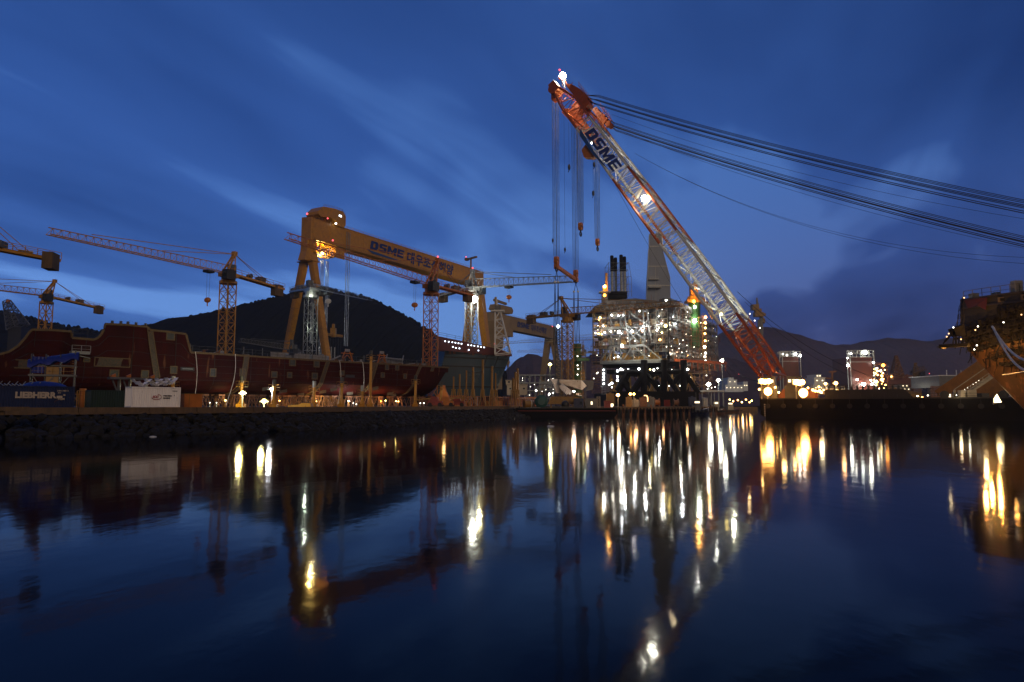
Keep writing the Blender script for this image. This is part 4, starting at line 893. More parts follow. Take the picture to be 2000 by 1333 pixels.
def mir(s, f): p = bl(s, f); c = b0 - NB * 9; k = (p - c).dot(NB); return p - NB * min(2 * k, 5)
m.grid(surf(mir, SS, FF)); m.grid([[bl(s, 0) for s in SS], [mir(s, 0) for s in SS]]); m.grid([[bl(0, f) for f in FF], [mir(0, f) for f in FF]]); m.grid([[bl(33, f) for f in FF], [mir(33, f) for f in FF]])
m.build('hull_plating', 'blue_hull', root)
m = MB()
for f in (.17, .36, .80):
    q = [bl(s, f) + NB * .06 for s in SS]; [m.beam(a, b, .14, .35) for a, b in zip(q[:-1], q[1:])]
for s in (9, 15): q = [bl(s, f) + NB * .06 for f in FF]; [m.beam(a, b, .25, .1, NB) for a, b in zip(q[:3], q[1:4])]
m.build('weld_line', 'weld', root)
m = MB(); q = [bl(s, 0) + NB * .1 - UP * .35 for s in SS]; rnd = random.Random(2)
for a, b in zip(q[:-1], q[1:]):
    n = max(1, int((b - a).length / 1.3))
    for i in range(n):
        p0 = a.lerp(b, i / n); hh = rnd.uniform(.3, 1.3)
        if rnd.random() < .75: m.box(p0 - UP * hh * .4, rnd.uniform(.5, 1.4), .12, hh, (b - a), None)
m.build('burnt_edge', 'rusty', root)
m = MB()
for k in range(4): m.box(bl(19, .45 + k * .075) + NB * .25, 5.2 - .3 * k, .7, .85, LB, NB)
m.build('stabiliser_box', 'blue_hull', root)
# red superstructure with rows of portholes standing on / behind the blue hull
m = MB(); q0 = P(853, 664, 208); q1 = P(990, 694, 232); ys = [(850, 660), (856, 657), (905, 667), (955, 678), (985, 686), (1000, 692)]
top = [P(x, y, 203 + (x - 850) * .19) for x, y in ys]; base_ = [Vector((p.x, p.y, zD - 1.2)) for p in top]
m.grid([top, base_]); m.grid([[p - NB * 3 for p in top], [p - NB * 3 for p in base_]]); m.grid([top, [p - NB * 3 for p in top]]); m.grid([[top[0], base_[0]], [top[0] - NB * 3, base_[0] - NB * 3]])
m.build('bulwark', 'primer_hi', root)
m = MB()
for x, y in ((869, 667), (876, 668), (883, 669), (889, 670), (895, 671), (901, 672), (914, 674), (920, 675), (926, 676), (933, 677), (939, 678), (945, 679), (884, 678), (890, 680), (897, 681), (915, 684), (934, 685)):
    q = P(x, y, 203 + (x - 850) * .19); m = MB(); m.box(q + NB * .1, .34, .2, .34, LB, NB); m.build('porthole_light', 'window_cold', root)
m = MB(); q = P(850, 660, 202); m.beam(Vector((q.x, q.y, zK + 4)), q + UP * .3, .9, 2.0, NB); m.build('bow_plate_edge', 'blue_hull', root)
m = MB(); m.rail([bl(s, 0) - NB * .5 for s in (2, 12, 22)], 1.2, .08, 2.5); m.rail([p for p in top], 1.2, .08, 3); m.build('railing', 'steel', root)
lamp(root, P(967, 672, 226), .35, 'lamp_red', 'warning_light')
# yellow shores
k = 0
for x, y0, big in ((886, 736, 0), (898, 731, 0), (911, 724, 0), (924, 718, 1), (943, 703, 1), (961, 716, 1), (968, 729, 0), (1003, 740, 0), (1007, 727, 1), (1011, 720, 1), (1001, 738, 0)):
    D = 186 + k * 1.2; q = P(x, y0, D); g_ = Vector((q.x, q.y, QZ)); t = thing('hull_shore', 'upright yellow steel shore beside the blue hull, ' + ['leftmost, thin', 'second from the left, thin', 'third from the left, thin', 'fourth from the left, thick', 'the tallest, before the blue box', 'thick, just right of the tallest', 'thin, behind a thick one', 'short, at the bow', 'tall thick, at the bow', 'tallest at the bow', 'shortest, left of the bow trio'][k], 'shore', g_, 'yellow shores along the blue hull'); k += 1
    m = MB(); r = .38 if big else .24; m.tube(g_ + UP * 2.5, q, r, r * .9, n=8); m.build('post', 'dyellow', t); m = MB(); [m.beam(g_ + Vector((a * .9, b_ * .9, 0)), g_ + Vector((a * .35, b_ * .35, 4.6)), .22) for a in (-1, 1) for b_ in (-1, 1)]; m.bbox(g_ + UP * 4.4, 1.1, 1.1, .3); m.build('base_frame', 'dyellow', t)
# orange lattice barrier along the yard in front
A_ = P(852, 775, 176); B_ = P(1056, 776, 222)
n = 12; seg = (B_ - A_) / n
for i in range(n):
    a = A_ + seg * i; b = A_ + seg * (i + .96); a = Vector((a.x, a.y, QZ)); b = Vector((b.x, b.y, QZ)); h = 2.7 + .1 * (i % 3); m = MB()
    for zz in (.15, h): m.beam(a + UP * zz, b + UP * zz, .18)
    for j in range(6):
        c = a.lerp(b, j / 5); m.beam(c, c + UP * h, .15)
        if j < 5: c2 = a.lerp(b, (j + 1) / 5); m.beam(c, c2 + UP * h, .08) if j % 2 else m.beam(c + UP * h, c2, .08)
    o = single(m, 'lattice_barrier', 'orange', 'rusty orange lattice barrier panel, %s from the left, before the blue hull' % ('first second third fourth fifth sixth seventh eighth ninth tenth eleventh twelfth'.split()[i]), 'barrier', a, 'orange lattice barrier panels')
# machines before the barrier
def lift_machine(label, px, D, col, boom_to, s=1.0):
    c = G(px, D, QZ); t = thing('boom_lift', label, 'boom lift', c, 'boom lifts on the quay'); m = MB(); m.bbox(c + UP * .45, 3.4 * s, 2 * s, .9 * s); m.prism([c + Vector((-1.2, -.8, 1.3)), c + Vector((.9, -.8, 1.3)), c + Vector((.6, -.8, 2.3)), c + Vector((-.9, -.8, 2.5))], (0, 1.5, 0)); m.build('body', col, t)
    for i in (-1, 1):
        for j in (-1, 1): m = MB(); w = c + Vector((i * 1.15 * s, j * .9 * s, .5)); m.tube(w - Vector((0, .2, 0)), w + Vector((0, .2, 0)), .5, n=12); m.build('wheel', 'rubber', t)
    m = MB(); q = P(*boom_to); m.beam(c + UP * 2, q, .35, .4, None, .22, .25); m.build('boom', 'dyellow', t); m = MB(); m.bbox(q - UP * .2, 1.3, .9, .15); m.rail([q + Vector((.65, .45, -.1)), q + Vector((.65, -.45, -.1)), q + Vector((-.65, -.45, -.1)), q + Vector((-.65, .45, -.1))], 1, .06, 1); m.build('basket', 'dyellow', t)
lift_machine('red boom lift with its arm stretched left over the quay', 850, 160, 'red', (813, 781, 158)); lift_machine('orange boom lift parked right of the red one below the hull tip', 872, 164, 'orange', (906, 777, 165)); lift_machine('dark red small boom lift near the lattice barrier', 893, 168, 'red', (868, 786, 166))
c = G(866, 172, QZ); t = thing('crawler_machine', 'bright orange machine with a triangular tower beneath the tip of the red hull', 'machine', c); m = MB(); m.prism([c + Vector((-2.4, 0, 1.2)), c + Vector((2.0, 0, 1.2)), c + Vector((.6, 0, 4.0)), c + Vector((.2, 0, 5.4)), c + Vector((-.6, 0, 5.4)), c + Vector((-1.0, 0, 3.6))], (0, 2.2, 0)); m.build('tower', 'orange', t); m = MB(); m.bbox(c, 5.2, 3, 1.2); m.build('track', 'rusty', t); light(P(868, 764, 167), 700, (1, .6, .2), .4)
c = G(585, 118, QZ); t = thing('forklift_pallet', 'low yellow steel box lying on the quay before the hull supports', 'steel box', c); m = MB(); m.prism([c + Vector((-2, 0, 0)), c + Vector((2, 0, 0)), c + Vector((1.8, 0, .7)), c + Vector((.4, 0, .75)), c + Vector((-.2, 0, .45)), c + Vector((-2, 0, .4))], (0, 1.6, 0)); m.build('box', 'yellow', t)
# dark sheds and trailers right of the hull: far yard buildings
def block(mb, px0, px1, py0, D, zb=QZ, dep=14): a = P(px0, py0, D); b = P(px1, py0, D); mb.box(((a.x + b.x) / 2, D + dep / 2, (zb + a.z) / 2), b.x - a.x, dep, a.z - zb)
t = thing('module_frame', 'grey open steel frame building behind the blue bow with pale posts', 'steel frame', G(1040, 330, QZ)); m = MB(); rnd = random.Random(21)
q0 = P(1015, 733, 330); q1 = P(1085, 735, 330); W_ = q1.x - q0.x; zt = q0.z
for i in range(8):
    x = q0.x + W_ * i / 7
    for y in (330, 340): m.beam((x, y, QZ), (x, y, zt), .35)
for zz in (.25, .5, .75, 1):
    z = QZ + (zt - QZ) * zz
    for y in (330, 340): m.beam((q0.x, y, z), (q1.x, y, z), .4)
    m.box(((q0.x + q1.x) / 2, 335, z - .2), W_, 10, .12)
for i in range(60): x = q0.x + W_ * rnd.random(); z = QZ + (zt - QZ) * rnd.random() * .95; m.bbox((x, 333 + rnd.random() * 5, z), rnd.uniform(.3, 2), 1, rnd.uniform(.3, 1.5))
m.build('frame', 'galv', t); m = MB()
for k_ in range(26): m.ball((q0.x + W_ * rnd.random(), 329.5, QZ + (zt - QZ) * rnd.random()), .16, 5, 3)
m.build('work_lights', 'lamp_small', t)
m = MB(); m.truss(P(1053, 752, 300), P(1087, 752, 300), 2, 2.6, 2, 2.6, None, 7, .25, .14); single(m, 'pipe_bridge', 'galv', 'pale horizontal lattice bridge left of the white structure', 'pipe bridge', P(1053, 752, 300))
# small white superstructure seen between hulls; cream deck house behind the shores
def ship_house(label, px0, px1, levels, D, mat='cream', dep=12, zb=QZ, wl=True, win='window_lit', name='deck_house'):
    """levels: list of (px0, px1, py_top, py_bottom)"""
    a = P((px0 + px1) / 2, levels[-1][3], D); t = thing(name, label, 'deck house', Vector((a.x, D + dep / 2, a.z)))
    m = MB(); w = MB()
    for (x0, x1, y0, y1) in levels:
        p = P(x0, y0, D); q = P(x1, y1, D); m.box(((p.x + q.x) / 2, D + dep / 2, (p.z + q.z) / 2), q.x - p.x, dep, p.z - q.z); m.box(((p.x + q.x) / 2, D + dep / 2, p.z), q.x - p.x + .6, dep + .6, .18)
        n = max(2, int((q.x - p.x) / 2.6))
        if p.z - q.z > 1.6:
            for i in range(n): w.box((p.x + (q.x - p.x) * (i + .5) / n, D - .03, q.z + (p.z - q.z) * .6), .7, .12, .6)
    m.build('walls', mat, t)
    if wl: w.build('windows', win, t)
    return t
ship_house('small lit white deck house visible between the red and blue hulls', 873, 884, [(873, 884, 746, 752), (875, 881, 741, 746)], 300, dep=8)
t = ship_house('cream deck house behind the yellow shores right of the blue bow', 986, 1030, [(990, 1030, 751, 772), (988, 1012, 743, 752)], 262, 'cream', 10, wl=True, win='glass'); light(P(1005, 762, 252), 2500, (1, .75, .5), .5)
yard_lamp(1074, 712, 600, 'lamp_flood_yellow', 'strong yellow floodlight before the right leg of the far gantry', 1.1, 60000, (1, .92, .4), group=None)
# ---------------------------------------------------------------- white lit frame (deck crane cradle) on the barge quay
t = thing('lifting_cradle', 'pinkish-white floodlit steel cradle with a pointed end and sloping struts', 'cradle', P(1105, 778, 225)); D = 226
def pl(pts, D, th, mb): mb.prism([P(x, y, D) for x, y in pts], (0, th, 0))
m = MB(); pl([(1092, 742), (1136, 743), (1146, 754), (1137, 762), (1118, 756), (1094, 750)], D, 7, m); m.build('box_girder', 'white', t)
m = MB()
for i in range(24): a = P(1093 + i * 1.8, 743.2, D - .15); b = P(1093 + i * 1.8, 750 + i * .42, D - .15); m.beam(a, b, .16)
m.build('stiffener', 'cream', t)
m = MB(); pl([(1078, 741), (1090, 741), (1094, 768), (1086, 768)], D + 2, 3, m); m.build('support_leg', 'white', t)
m = MB(); m.beam(P(1096, 753, D - 1), P(1115, 768, D - 3), 1.2, 1.2); m.beam(P(1095, 757, D - 1), P(1108, 770, D - 3), .6, .6); m.beam(P(1076, 740, D), P(1084, 752, D), .5); m.build('strut', 'white', t)
m = MB(); pl([(1136, 743), (1160, 744), (1158, 762), (1142, 764), (1148, 754)], D + 9, 5, m); m.build('end_plate', 'steel', t)
light(P(1120, 760, 214), 9000, (1, .62, .42), .6); light(P(1146, 752, 219), 1500, (1, .66, .35), .5); lamp(t, P(1121, 765, 219), .3, 'lamp_white')
# ================================================================ green column module held by slings
D = 250; a = P(1127, 672, D); t = thing('column_module', 'round dark green process column with work platforms, held by the long slings', 'column', Vector((a.x, D, QZ)))
m = MB(); m.tube((a.x, D, QZ), (a.x, D, a.z), 1.6, n=14); m.build('vessel', 'green', t)
m = MB(); zz = QZ + 2
while zz < a.z + .5:
    m.bbox((a.x, D, zz), 4.2, 4.2, .14); m.rail([(a.x - 2.1, D - 2.1, zz), (a.x + 2.1, D - 2.1, zz), (a.x + 2.1, D + 2.1, zz)], 1.1, .07, 1); zz += 2.4
for i in (-1, 1):
    for j in (-1, 1): m.beam((a.x + i * 2.1, D + j * 2.1, QZ), (a.x + i * 2.1, D + j * 2.1, a.z + 1), .16)
m.build('platform', 'dyellow', t)
for y in (696, 704, 714, 721, 732): lamp(t, P(1130 + (y % 3) * 1.5 - 2, y, 246), .22, 'lamp_small', 'lamp')
m = MB(); p = P(1127, 701, 245); q = P(1151, 704, 245); m.box(((p.x + q.x) / 2, 246, p.z - .3), q.x - p.x, 2.5, .9); single(m, 'green_boom', 'green', 'bright green horizontal beam between the round column and the platform', 'beam', p); light(P(1140, 698, 242), 300, (.8, 1, .7), .3)
def scaffold(label, px0, px1, py0, py1, D, dep, mat='rusty', bay=2.2, lift=2.2, lampn=0, name='scaffold', r=.1, lmat='lamp_small', group='scaffold towers near the platform', seed=1, plank=.6, zb=None):
    p = P(px0, py0, D); q = P(px1, py1, D); zb_ = q.z if zb is None else zb; W = q.x - p.x; nx = max(1, round(W / bay)); nz = max(2, round((p.z - zb_) / lift)); rnd = random.Random(seed)
    t = thing(name, label, 'scaffold', Vector(((p.x + q.x) / 2, D + dep / 2, zb_)), group); m = MB(); pks = []
    for i in range(nx + 1):
        x = p.x + W * i / nx
        for y in (D, D + dep): m.beam((x, y, zb_), (x, y, p.z + .6), r)
    for j in range(nz + 1):
        z = zb_ + (p.z - zb_) * j / nz
        for y in (D, D + dep): m.beam((p.x, y, z), (q.x, y, z), r); m.beam((p.x, y, z + .9), (q.x, y, z + .9), r * .7)
        for i in range(nx + 1): x = p.x + W * i / nx; m.beam((x, D, z), (x, D + dep, z), r * .8)
        if j < nz:
            for i in range(nx):
                if rnd.random() < .45: x = p.x + W * i / nx; x2 = p.x + W * (i + 1) / nx; z2 = zb_ + (p.z - zb_) * (j + 1) / nz; m.beam((x, D, z), (x2, D, z2), r * .7) if rnd.random() < .5 else m.beam((x2, D, z), (x, D, z2), r * .7)
                if rnd.random() < plank: pk = MB(); pk.bbox((p.x + W * (i + .5) / nx, D + dep / 2, z), W / nx, dep * .9, .07); pks.append(pk)
    m.build('tubes', mat, t)
    for pk in pks[:99]: pk.build('plank', 'cream' if mat != 'dark' else 'dark', t)
    for k in range(lampn): lamp(t, Vector((p.x + W * rnd.random(), D - .3, zb_ + (p.z - zb_) * rnd.random())), .2, lmat, 'lamp')
    return t
scaffold('rusty brown scaffold tower at the left side of the platform', 1156, 1175, 676, 768, 268, 4, 'rusty', 1.6, 2.0, 3, seed=4)
t = scaffold('yellow-lit square scaffold cage right of the green column', 1135, 1142, 728, 742, 240, 2, 'yellow', 1, 1.2, 0, seed=5)
light(P(1138, 734, 237), 250, (1, .9, .3), .2)
t = scaffold('narrow stair tower with a column of white lamps left of the jacket', 1176, 1184, 722, 770, 262, 3, 'galv', 1.6, 2.0, 0, seed=6)
for y in (723, 730, 736, 742, 750): lamp(t, P(1179, y, 260), .3, 'lamp_cold', 'lamp')
# ================================================================ the offshore platform
L0 = P(1159, 700, 286); C0 = P(1306, 700, 270); LX = Vector((L0.x, 286, 0)); CX = Vector((C0.x, 270, 0))
u1 = (CX - LX); WL = u1.length; u1.normalize(); u2 = Vector((-u1.y, u1.x, 0))            # u1 right along the front, u2 away along the right flank
DEPTH = 82
zpy = lambda py, D=276: P(1230, py, D).z
PF = thing('offshore_platform', 'huge floodlit offshore platform topside with many decks on a dark tubular base', 'platform', LX + u1 * WL / 2 + UP * QZ)
ZT = zpy(598); ZM = zpy(706); ZJ = zpy(728); ZG = zpy(768)
levels = [zpy(y) for y in (706, 690, 672, 652, 636, 620, 602)]
rnd = random.Random(42)
def pp(a, b, z): p = LX + u1 * a + u2 * b; return Vector((p.x, p.y, z))
for i, z in enumerate(levels):
    m = MB(); c = pp(WL / 2, DEPTH / 2, z - .25); m.box(c, WL, DEPTH, .5, u1, u2)
    m.beam(pp(0, 0, z - .5), pp(WL, 0, z - .5), .4, 1.0); m.beam(pp(WL, 0, z - .5), pp(WL, DEPTH, z - .5), .4, 1.0); m.build('deck', 'steel' if i % 3 == 1 else 'dark', PF)
m = MB()
for z in levels[1:]: m.rail([pp(0, -.3, z), pp(WL + .3, -.3, z), pp(WL + .3, DEPTH, z)], 1.1, .09, 1.8)
m.build('railing', 'galv', PF)
m = MB()
for i in range(9): m.beam(pp(WL * i / 8, 0, ZM), pp(WL * i / 8, 0, ZT), .55)
for i in range(15): m.beam(pp(WL, DEPTH * i / 14, ZM), pp(WL, DEPTH * i / 14, ZT), .55)
m.build('column', 'steel', PF)
# front panels and living-quarter blocks
m = MB(); w = MB()
for (a0, a1, l0, l1, off) in ((6.5, 11, 4, 6, .8), (11, 21, 4, 6, 2.4), (6.5, 14, 2, 3, .6), (14, 22, 2, 3, 1.8), (0, 6, 0, 1, .6), (26, 31, 1, 3, 1.5), (21.5, 27, 4, 5, 2)):
    z0, z1 = levels[l0] + .05, levels[l1] - .8; m.box(pp((a0 + a1) / 2, off + 2.5, (z0 + z1) / 2), a1 - a0, 5, z1 - z0, u1, u2)
    for k in range(int((a1 - a0) / 2.3)): w.box(pp(a0 + 1.2 + k * 2.3, off - .04, z0 + (z1 - z0) * .55), .6, .1, .7, u1, u2)
m.build('wall_panels', 'cream', PF); w.build('windows', 'glass', PF)
m = MB()
for b in range(0, 80, 8):
    for l in range(5):
        if rnd.random() < .55: z0, z1 = levels[l] + .05, levels[l + 1] - rnd.uniform(.9, 2.5); m.box(pp(WL - 2.2, b + rnd.uniform(2, 5), (z0 + z1) / 2), 3, rnd.uniform(2, 6), z1 - z0, u1, u2)
m.build('side_modules', 'rusty', PF)
# process equipment: vessels, pipes, boxes
UNITS = []
for mat, nn, sd in (('galv', 110, 1), ('steel', 130, 2), ('dyellow', 40, 3), ('cream', 45, 4), ('rusty', 110, 5), ('dark', 110, 6)):
    rn = random.Random(sd)
    for i in range(nn):
        m = MB(); side = rn.random() < .55; l = rn.randrange(0, 6); z = levels[l] + .05; hmax = levels[l + 1] - levels[l] - .6
        a, b = (rn.uniform(.5, WL - 1), rn.uniform(-.2, 1.8)) if side else (WL - rn.uniform(.2, 2), rn.uniform(0, DEPTH - 2)); k = rn.random()
        if k < .3: w_, d_, h_ = rn.uniform(.4, 2.4), rn.uniform(.5, 1.6), rn.uniform(.4, hmax); m.bbox(pp(a, b, z), w_, d_, h_, u1, u2); sz = w_ * h_
        elif k < .5: r = rn.uniform(.25, .8); h_ = rn.uniform(1, hmax); m.tube(pp(a, b, z), pp(a, b, z + h_), r, n=8); sz = 2 * r * h_
        elif k < .75: z2 = z + rn.uniform(.4, hmax); ln = rn.uniform(3, 9); m.tube(pp(a, b, z2), pp(a + ln, b, z2) if side and a + ln < WL else pp(a, b + (ln if not side else 1), z2), rn.uniform(.07, .22), n=6); sz = ln * .3
        else: z2 = z + hmax; m.tube(pp(a, b, z), pp(a, b, z2), rn.uniform(.06, .16), n=5); sz = hmax * .2
        UNITS.append((sz, mat, m))
UNITS.sort(key=lambda u: -u[0])
for sz, mat, m in UNITS[:95]: m.build('equipment_unit', mat, PF)
for mat in ('galv', 'steel', 'dyellow', 'cream', 'rusty', 'dark'):
    m = MB()
    for sz, mt, q in UNITS[95:]:
        if mt == mat: m.poly(q.v, q.f)
    m.build('small_piping', mat, PF)['kind'] = 'stuff'
# dark hung staging and ragged edges in front of the decks
rn = random.Random(61); m = MB()
for i in range(230):
    side = rn.random() < .5; z = rn.uniform(levels[0], levels[-1]); a, b = (rn.uniform(0, WL), rn.uniform(-1.9, -.5)) if side else (WL + rn.uniform(.4, 1.8), rn.uniform(0, DEPTH)); k = rn.random()
    if k < .45: m.beam(pp(a, b, z), pp(a, b, z + rn.uniform(1.5, 6)), rn.uniform(.06, .16))
    elif k < .75: ln = rn.uniform(1.5, 5); m.beam(pp(a, b, z), pp(a + (ln if side else 0), b + (0 if side else ln * 2), z + rn.uniform(-.5, .5)), rn.uniform(.08, .2), rn.uniform(.05, .25))
    elif k < .9: m.beam(pp(a, b, z), pp(a + (rn.uniform(-2, 2) if side else 0), b + (0 if side else rn.uniform(-3, 3)), z + rn.uniform(2, 4)), .1)
    else: m.box(pp(a, b, z), rn.uniform(.6, 2.2) if side else .1, .1 if side else rn.uniform(.8, 3), rn.uniform(.5, 1.6), u1, u2)
m.build('hung_staging', 'rusty', PF)['kind'] = 'stuff'
# big external truss across the front
m = MB(); br_ = ((14.2, 602, 16.5, 668), (16.2, 668, 24.5, 628), (15, 632, 23.5, 668), (24, 602, 25.8, 668), (20, 602, 24, 612), (14.8, 640, 20, 668), (17.5, 612, 24.8, 640), (22.5, 602, 23.2, 668))
for a0, y0, a1, y1 in br_: m.tube(pp(a0, -1.6, zpy(y0)), pp(a1, -1.6, zpy(y1)), .32, n=7)
m.tube(pp(14, -1.6, zpy(640)), pp(26, -1.6, zpy(640)), .22, n=7); m.build('diagonal_bracing', 'galv', PF)
# projecting balcony truss
zb, zt2 = zpy(706), zpy(677); m = MB(); a0, a1, a2, a3 = 5.2, 9.6, 21.5, 31
o0 = -5.5
for z, x0, x1 in ((zb, a0, a3), (zt2, a1, 24)): m.beam(pp(x0, o0, z), pp(x1, o0, z), .6); m.beam(pp(x0, 0, z), pp(x1, 0, z), .4)
nodes = [(a0, zb), (a1, zt2), (15, zb), (19.5, zt2), (24, zt2), (a3, zb)]
for p_, q_ in ((0, 1), (1, 2), (2, 3), (4, 5)): m.beam(pp(nodes[p_][0], o0, nodes[p_][1]), pp(nodes[q_][0], o0, nodes[q_][1]), .38)
for x in (9.6, 13, 19.5, 24): m.beam(pp(x, o0, zb), pp(x, o0, zt2), .3)
m.beam(pp(19.5, o0, zt2), pp(26, o0, zb), .38); m.beam(pp(11.5, o0, zt2), pp(7.5, o0, zb), .3)
m.box(pp((a0 + a3) / 2, o0 / 2, zb - .5), a3 - a0, 5.5, .9, u1, u2); m.build('balcony_truss', 'galv', PF)
m = MB(); m.rail([pp(a0, o0, zb), pp(a3, o0, zb)], 1.3, .1, 1.2)
rn = random.Random(8)
for i in range(46): m.bbox(pp(rn.uniform(6, 30), rn.uniform(-5, -.5), zb), rn.uniform(.3, 1.6), .8, rn.uniform(.4, 3.2), u1, u2)
m.build('balcony_equipment', 'dyellow', PF)
m = MB()
for a, w_, y0, y1 in ((1.5, 5, 690, 706), (29.5, 4, 690, 702)): m.box(pp(a, -.9, (zpy(y0) + zpy(y1)) / 2), w_, 1.6, zpy(y0) - zpy(y1), u1, u2)
m.build('blue_box', 'container_blue', PF)
# right flank front: orange cantilever frame
m = MB(); z = zpy(704)
for i in range(10): m.beam(pp(WL + .3 + i * 1.5, 6 + i * 3.4, z), pp(WL + .3 + i * 1.5, 6 + i * 3.4, z - 3.4), .35)
m.beam(pp(WL + .3, 6, z), pp(WL + 14, 37, z), .8, 1.1); m.build('cantilever_beam', 'boom_orange', PF)
# underdeck girders and jacket
m = MB(); m.box(pp(WL / 2 + 3, DEPTH * .3, (ZJ + zpy(722)) / 2), WL * .82, DEPTH * .6, 1.6, u1, u2); m.beam(pp(4, 1, zpy(713)), pp(WL + 4, 1, zpy(713)), 1.2, 1.8); m.build('skid_beam', 'black', PF)
# jacket: legs px (bottom..top)
def jl(px, py, dz=0): return P(px, py, 262 + dz)
for dz, sh in ((0, 0), (34, 6)):
    for x in (1258, 1297, 1335): m = MB(); m.tube(jl(x + sh, 704, dz), jl(x + sh, 770, dz), 1.25, n=10); m.build('jacket_leg', 'black', PF)
    for (x0, y0, x1, y1) in ((1258, 730, 1232, 768), (1262, 730, 1292, 768), (1297, 726, 1318, 758), (1333, 728, 1312, 754), (1337, 728, 1364, 768), (1300, 730, 1325, 768), (1224, 729, 1204, 764), (1216, 745, 1232, 768)): m = MB(); m.tube(jl(x0 + sh, y0, dz), jl(x1 + sh, y1, dz), .95, n=8); m.build('jacket_strut', 'black', PF)
m = MB(); m.tube(jl(1200, 727), jl(1340, 727), .8, n=8); m.build('jacket_beam', 'black', PF)
m = MB(); rn = random.Random(12)
for i in range(34):
    m = MB(); x = rn.uniform(1190, 1365); D = rn.uniform(270, 320); x2 = x + rn.uniform(-22, 22); m.tube(P(x, 732 + rn.uniform(-4, 8), D), P(x2, 766, D), rn.uniform(.2, .45), n=6); m.build('jacket_brace', 'dyellow', PF)
for i in range(10): m = MB(); x = 1195 + i * 17; m.beam(P(x, 730, 300), P(x, 768, 300), .4); m.build('jacket_brace', 'dyellow', PF)
rn = random.Random(90); m = MB()      # countless small work lights between the decks
for i in range(45):
    side = rn.random() < .5; z = rn.choice(levels[:6]) + rn.uniform(.8, 2.6); m.ball(pp(rn.uniform(0, WL), -1.0, z) if side else pp(WL + .8, DEPTH * rn.random() ** 1.4, z), rn.uniform(.09, .2), 5, 3)
m.build('work_light', 'lamp_small', PF)['kind'] = 'stuff'
m = MB(); p = P(1196, 769, 262); q = P(1362, 769, 262); m.box(((p.x + q.x) / 2, 290, (P(1250, 765, 262).z + QZ) / 2), q.x - p.x, 60, P(1250, 765, 262).z - QZ); m.build('transport_barge', 'black', PF)
# roof: rising clutter
m = MB(); rn = random.Random(14)
for i in range(95):
    a, b = rn.uniform(0, WL), rn.choice([rn.uniform(0, 4), rn.uniform(0, DEPTH)]); h = rn.uniform(.4, 2.6); k = rn.random(); m = MB()
    if k < .4: m.bbox(pp(a, b, ZT), rn.uniform(.4, 3), rn.uniform(.4, 2), h, u1, u2)
    elif k < .7: m.beam(pp(a, b, ZT), pp(a + rn.uniform(-1, 1), b, ZT + h * 1.5), .16)
    else: m.beam(pp(a, b, ZT + h), pp(a + rn.uniform(2, 6), b, ZT + h * rn.uniform(.6, 1.2)), .22); m.beam(pp(a, b, ZT), pp(a, b, ZT + h), .14)
    m.build('roof_fitting', rn.choice(['steel', 'galv', 'rusty']), PF)
m = MB(); m.prism([P(x, y, 283) for x, y in ((1160, 600), (1184, 588), (1240, 583), (1300, 590), (1318, 600))], (0, 34, 0)); m.box(pp(WL - 1.5, 20, ZT + 1.2), 5, 36, 2.4, u1, u2); m.build('upper_module', 'steel', PF)
# exhaust stacks
k = 0
for x0, yt, D in ((1195, 502, 292), (1202, 506, 298), (1213, 500.5, 292), (1219.5, 504, 298)):
    tp = P(x0, yt, D); mid = P(x0, 531, D); bt = Vector((tp.x, D, P(x0, 572, D).z)); m = MB(); m.tube(bt, Vector((tp.x, D, mid.z)), .68, n=14); st = m.build('exhaust_stack', 'galv', PF, smooth=False)
    m = MB(); m.tube(Vector((tp.x, D, mid.z)), tp, .78, n=14); m.tube(tp, tp + UP * .5, .78, .65, n=14); m.build('cowl', 'black', st)
m = MB()
for i, (z0, z1) in enumerate(((582, 575), (575, 568))): p = P(1188, z0, 288); q = P(1226, z1, 288); m.box(((p.x + q.x) / 2, 295, (p.z + q.z) / 2), q.x - p.x, 12, q.z - p.z - .3)
m.build('stack_base', 'black', PF)
m = MB(); z0 = P(1200, 580, 290).z; z1 = P(1200, 513, 290).z; xs_ = [P(x, 545, 290).x for x in (1188.5, 1208, 1226.5)]; xr = P(1233, 570, 290).x
for y in (289.5, 300.5):
    for x in xs_: m.beam((x, y, z0), (x, y, z1), .16)
    m.beam((xr, y, z0), (xr, y, z0 + (z1 - z0) * .55), .16); m.beam((xr, y, z0 + (z1 - z0) * .55), (xs_[2] + .3, y, z1), .14)
    for f in (.15, .36, .58, .78, .98):
        z = z0 + (z1 - z0) * f; m.beam((xs_[0], y, z), (xs_[2] if f > .6 else xr, y, z), .14)
        if f < .9:
            z_ = z0 + (z1 - z0) * (f + .2); [m.beam((xs_[j], y, z), (xs_[j + 1], y, z_), .1) for j in (0, 1)]
for f in (.15, .36, .58, .78, .98): z = z0 + (z1 - z0) * f; [m.beam((x, 289.5, z), (x, 300.5, z), .14) for x in xs_]
m.build('stack_frame', 'steel', PF)
